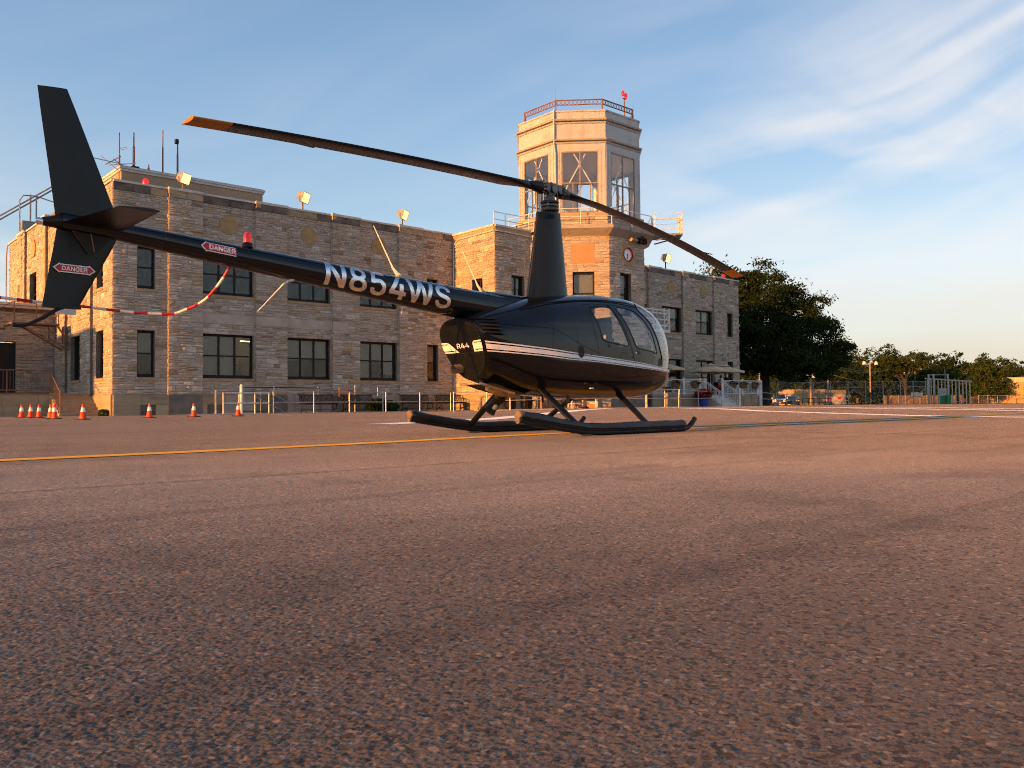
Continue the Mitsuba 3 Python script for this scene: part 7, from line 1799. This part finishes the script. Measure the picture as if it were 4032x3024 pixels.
def car(x, y, yaw, paint, label, h=1.75, w=1.9, L_=4.7, suv=True):
    k = thing('parked_car', label, 'car', 'cars parked behind the fence'); c = gz(x, y); f, r = V(math.cos(yaw), math.sin(yaw), 0), V(math.sin(yaw), -math.cos(yaw), 0)
    def q(a, b, z): return c + f * a + r * b + Z * z
    prof = [(-L_ / 2, .45), (-L_ / 2 + .03, .95), (-L_ / 2 + .10, 1.10), (-.9 * L_ / 4.7 - .9, 1.14), (.75, 1.08), (L_ / 2 - .25, .98), (L_ / 2, .82), (L_ / 2 + .02, .45), (L_ / 2 - .3, .30), (-L_ / 2 + .3, .30)]
    def loft(pr, ws): return [[q(a, s * ww, z) for (a, z), ww in zip(pr, ws)] for s in (-1, -.94, .94, 1)]
    P_ = np.array([[q(a, s * w / 2 * (1 if z < .9 else .96), z) for s in (-1, 1)] for a, z in prof + prof[:1]]); m = MB().grid(P_)
    for s in (0, 1):
        v = P_[:-1, s]; m.add(np.vstack([v, v.mean(0)]), [[i, (i + 1) % len(v), len(v)] if s else [(i + 1) % len(v), i, len(v)] for i in range(len(v))])
    part(k, 'body', m, paint, smooth=30)
    top = [(-2.15, 1.10), (-1.9, h - .06), (-1.5, h), (.05, h - .02), (.95, 1.08)] if suv else [(-1.7, 1.08), (-1.0, h - .03), (-.5, h), (.2, h - .03), (1.05, 1.06)]
    P_ = np.array([[q(a, s * w / 2 * (.95 if z < 1.2 else .80), z) for s in (-1, 1)] for a, z in top]); m = MB().grid(P_[1:4]); part(k, 'roof', m, paint)
    for i, nm in ((0, 'rear_window'), (3, 'windscreen')): part(k, nm, MB().grid(P_[i:i + 2]), 'm_dark_glass')
    for s in (0, 1): v = P_[:, s]; part(k, 'side_window', MB().add(v, [[0, 1, 4], [1, 3, 4], [1, 2, 3]] if s else [[1, 0, 4], [3, 1, 4], [2, 1, 3]]), 'm_dark_glass')
    for s in (-1, 1):
        part(k, 'pillar', MB().tube([q(top[3][0], s * w / 2 * .80, top[3][1]), q(top[4][0], s * w / 2 * .95, top[4][1])], .04, 6), paint); part(k, 'mirror', MB().obox(q(.7, s * (w / 2 + .1), 1.15), f * .06, r * .11, Z * .08), paint)
        part(k, 'headlight', MB().obox(q(L_ / 2 - .02, s * w * .36, .80), f * .05, r * .2, Z * .09), 'm_reflective_white')
        for a in (-1.4, 1.45):
            part(k, 'wheel', MB().lathe(q(a, s * (w / 2 - .16), .34), [(.1, 0), (.33, .0), (.34, .05), (.34, .17), (.30, .2), (.2, .17)], 16, axis=r * s), 'm_rubber', smooth=40)
    part(k, 'grille', MB().obox(q(L_ / 2 + .01, 0, .72), f * .03, r * .45, Z * .13), 'm_dark'); part(k, 'bumper', MB().obox(q(L_ / 2 + .02, 0, .45), f * .05, r * w * .47, Z * .12), 'm_dark'); part(k, 'number_plate', MB().obox(q(L_ / 2 + .08, 0, .47), f * .01, r * .16, Z * .07), 'm_coping')


scene['m_dark_glass'] = two({'type': 'principled', 'base_color': rgb(.015, .017, .02), 'roughness': .08, 'specular': .8})
matte('m_car_white', (.70, .70, .69), .3, .6, clearcoat=.6); matte('m_car_dark', (.03, .03, .035), .3, .6, clearcoat=.6)
yw = math.atan2(-.96, -.28); car(39.35, 122, yw, 'm_car_white', 'white pickup-like car parked behind the pipe fence, facing the apron', 1.72, 1.95); car(42.1, 124.5, yw, 'm_car_dark', 'dark car parked just right of the white car', 1.45, 1.85, 4.5, False)
# ------------------------------------------------------------------ trees
def tree(label, base, trunk_h, lobes, n, size, seed, bsdf='m_leaf_dark', r=.3, limbs=9, group=None, name='tree', gap=.42, fq=.55, sprays=0):
    """lobes: (centre, radii) with an uneven outline; leaves clump by noise and sit on small sprays near the outside"""
    k = thing(name, label, 'tree', group); rng = np.random.default_rng(seed); base = np.asarray(base, float); vol = np.array([np.prod(l[1]) ** .75 for l in lobes]); P_ = []
    for (c, rd), w in zip(lobes, vol / vol.sum()):
        rd = np.asarray(rd, float); cl = max(6, int(26 * w * len(lobes) / 2)); q = rng.normal(size=(cl, 3)); q /= np.linalg.norm(q, axis=1, keepdims=True); q = np.asarray(c) + q * rng.uniform(.45, 1.06, (cl, 1)) * rd
        m_ = int(n * w * 1.5); i = rng.integers(0, cl, m_); s = rng.uniform(.16, .36, cl)[i, None] * rd.mean(); o = rng.normal(size=(m_, 3)) * V(1, 1, .55)
        P_.append(q[i] + o * s * .62)
        p = rng.normal(size=(int(m_ * .5), 3)); p /= np.linalg.norm(p, axis=1, keepdims=True); P_.append(np.asarray(c) + p * rng.uniform(.2, .88, (len(p), 1)) ** .6 * rd)
    p = np.vstack(P_); w = meshkit.fbm(p * fq / max(size * 2.6, .3) + seed * 3.1, 3, seed + 9); p = p[(w > gap) & (p[:, 2] > base[2] + .1)]; rng.shuffle(p); p = p[:n]
    v, f, uv = leaf_quads(p, size, rng); part(k, 'crown', MB().add(v, f, uv), bsdf, uv=True, kind='stuff')
    top = base + Z * trunk_h; part(k, 'trunk', MB().tube([base - Z * .2, base + Z * .3, base + (top - base) * .5 + V(.1 * r, 0, 0), top], [r * 1.35, r, r * .85, r * .6], 10), 'm_bark', smooth=40)
    lb = [lobes[i % len(lobes)] for i in range(limbs)]
    for i, (c, rd) in enumerate(lb):
        e = np.asarray(c) + rng.normal(0, .35, 3) * rd; s = base + (top - base) * rng.uniform(.55, 1); mid = s * .5 + e * .5 + V(0, 0, np.linalg.norm(e - s) * .08)
        part(k, 'limb', MB().tube([s, mid, e], [r * .42, r * .26, r * .08], 6), 'm_bark', smooth=40)


def at(x, y, z): return V(x, y, z)
# the big tree behind the right wing
Yb = 80
lob = [((17.4, Yb + 3, 10.7), (3.3, 3.5, 2.7)), ((20.9, Yb, 11.0), (3.5, 3.9, 2.8)), ((24.6, Yb, 10.8), (3.1, 3.5, 2.8)), ((22.6, Yb - 2, 8.3), (5.2, 4.3, 2.8)), ((27.2, Yb, 9.3), (3.1, 3.5, 2.2)), ((28.3, Yb - 1, 6.7), (3.6, 3.9, 2.2)), ((23.5, Yb - 2, 5.4), (5.6, 4.3, 2.0)), ((29.9, Yb, 4.9), (2.6, 3.5, 1.7)), ((27.4, Yb - 1, 4.1), (2.9, 3.5, 1.3)), ((18.7, Yb, 7.0), (3.9, 3.5, 3.4)), ((23.0, Yb + 1, 12.3), (1.6, 2.0, 1.3)), ((29.6, Yb, 7.9), (1.3, 2.0, 1.0)), ((31.1, Yb, 5.8), (1.2, 1.8, .8)), ((29.6, Yb, 3.6), (2.6, 3.0, 1.3)), ((31.3, Yb, 4.4), (1.5, 2.2, 1.0)), ((21.5, Yb + 1, 4.0), (3.4, 3.2, 1.6)), ((25.8, Yb - 1, 3.6), (2.6, 2.8, 1.1))]
tree('large dark spreading tree behind the right end of the building', (24.7, Yb + 1, -.1), 4.8, lob, 112000, .15, 21, 'm_leaf_dark', .55, 22, gap=.44)
tree('dark tree standing right behind the roof of the right wing', (21.5, 100, -.1), 7, [((19.5, 100, 11.5), (3.6, 4, 3.2)), ((16.0, 100, 11.6), (2.8, 4, 2.2)), ((22.5, 100, 9), (3, 4, 5))], 12000, .22, 22, 'm_leaf_mid', .35, 8)
tree('sunlit olive shrub tree between building corner and big trunk', (34.8, 120, -.2), 2.0, [((34.3, 120, 4.3), (2.0, 2, 2.6)), ((35.8, 120, 2.6), (1.8, 2, 1.8)), ((33.6, 120, 2.0), (1.4, 1.6, 1.5))], 9000, .13, 23, 'm_leaf_olive', .15, 8)
tree('sunlit small tree behind the white car', (39.2, 132, -.2), 1.5, [((38.6, 132, 2.6), (2.0, 2, 2.0)), ((41.3, 132, 3.0), (2.0, 2, 1.5))], 6000, .14, 24, 'm_leaf_olive', .15, 8)
tree('olive bush at the right side of the storage building', (56.8, 133, -.2), .6, [((57.0, 133, .9), (.9, 1, .95))], 1500, .10, 25, 'm_leaf_olive', .08, 5)
# the wood behind: each tree a thing
rng = np.random.default_rng(77)
px = np.array([56, 60, 64, 70, 76, 84.8, 92.5, 102, 108.6, 115, 118.3, 128, 140, 152]); pz = np.array([9, 12.5, 13.5, 14.8, 15.0, 15.3, 13.9, 12.2, 12.2, 12.1, 11.8, 10.1, 9.5, 9.0])
i = 0
for row, (Y, x0, x1, dx, sc) in enumerate(((222, 58, 156, 4.6, 1.0), (206, 56, 150, 5.2, .82), (192, 58, 136, 6.0, .60))):
    x = x0
    while x < x1:
        ht = np.interp(x * 210 / Y, px, pz) * Y / 210 * sc * rng.uniform(1.02, 1.16); w = rng.uniform(2.9, 4.4); y = Y + rng.uniform(-3, 3); c = V(x, y, 0)
        lb = [((x + rng.uniform(-.6, .6), y, ht * .74), (w * .75, w * .8, ht * .26)), ((x - w * .5, y - 1, ht * .52), (w * .7, w * .8, ht * .24)), ((x + w * .5, y - 1, ht * .50), (w * .75, w * .8, ht * .25)), ((x, y - 1.5, ht * .27), (w * 1.0, w * .9, ht * .25))]
        look_ = ('dark', 'mid', 'olive')[rng.integers(3)] if row else ('mid', 'olive', 'dark')[rng.integers(3)]
        tree({'dark': 'dark green tree in the wood beyond the fences', 'mid': 'mid green tree in the wood beyond the fences', 'olive': 'sunlit olive green tree in the wood beyond the fences'}[look_], gz(x, y), ht * .6, lb, 3600, .36, 200 + i, 'm_leaf_' + look_, .25, 5, {'dark': 'dark trees of the wood', 'mid': 'mid green trees of the wood', 'olive': 'olive trees of the wood'}[look_], gap=.44); i += 1; x += dx * rng.uniform(.8, 1.2)
tree('dense conifer with upswept sprays left of the ochre warehouse', (86.2, 150, -.3), 5, [((86.0, 150, 6.4), (1.9, 2, 1.9)), ((84.8, 150, 4.6), (2.1, 2, 2.2)), ((87.6, 150, 4.2), (2.3, 2, 2.2)), ((86.2, 149, 2.2), (3.4, 2.4, 2.2)), ((88.4, 150, 5.2), (1.4, 1.6, 1.3))], 9000, .24, 31, 'm_leaf_olive', .25, 8)
tree('spreading olive tree with bare lower limbs behind the sliding gate', (84.5, 178, -.3), 5.5, [((82, 178, 8.2), (3.4, 3, 1.9)), ((86.5, 178, 8.8), (3.4, 3, 2.0)), ((78.5, 178, 7.2), (2.4, 3, 1.2))], 7000, .28, 32, 'm_leaf_olive', .3, 10)
rng = np.random.default_rng(8); n = 60000; x = rng.uniform(56, 158, n); y = 196 + rng.normal(0, 5, n); h = 4.2 + 6.0 * meshkit.fbm(np.stack([x * .22, x * 0, x * 0], -1), 3, 2)
p = np.stack([x, y, G(x, y) + rng.uniform(0, 1, n) ** .8 * h], -1); v, f, uv = leaf_quads(p[meshkit.fbm(p * .55, 3, 4) > .42], .36, rng)
MB().add(v, f, uv).build('undergrowth', 'm_leaf_dark', uv=True); labels['undergrowth'] = {'label': 'dark undergrowth below the trees of the wood', 'category': 'undergrowth', 'kind': 'stuff'}
flush_stones()
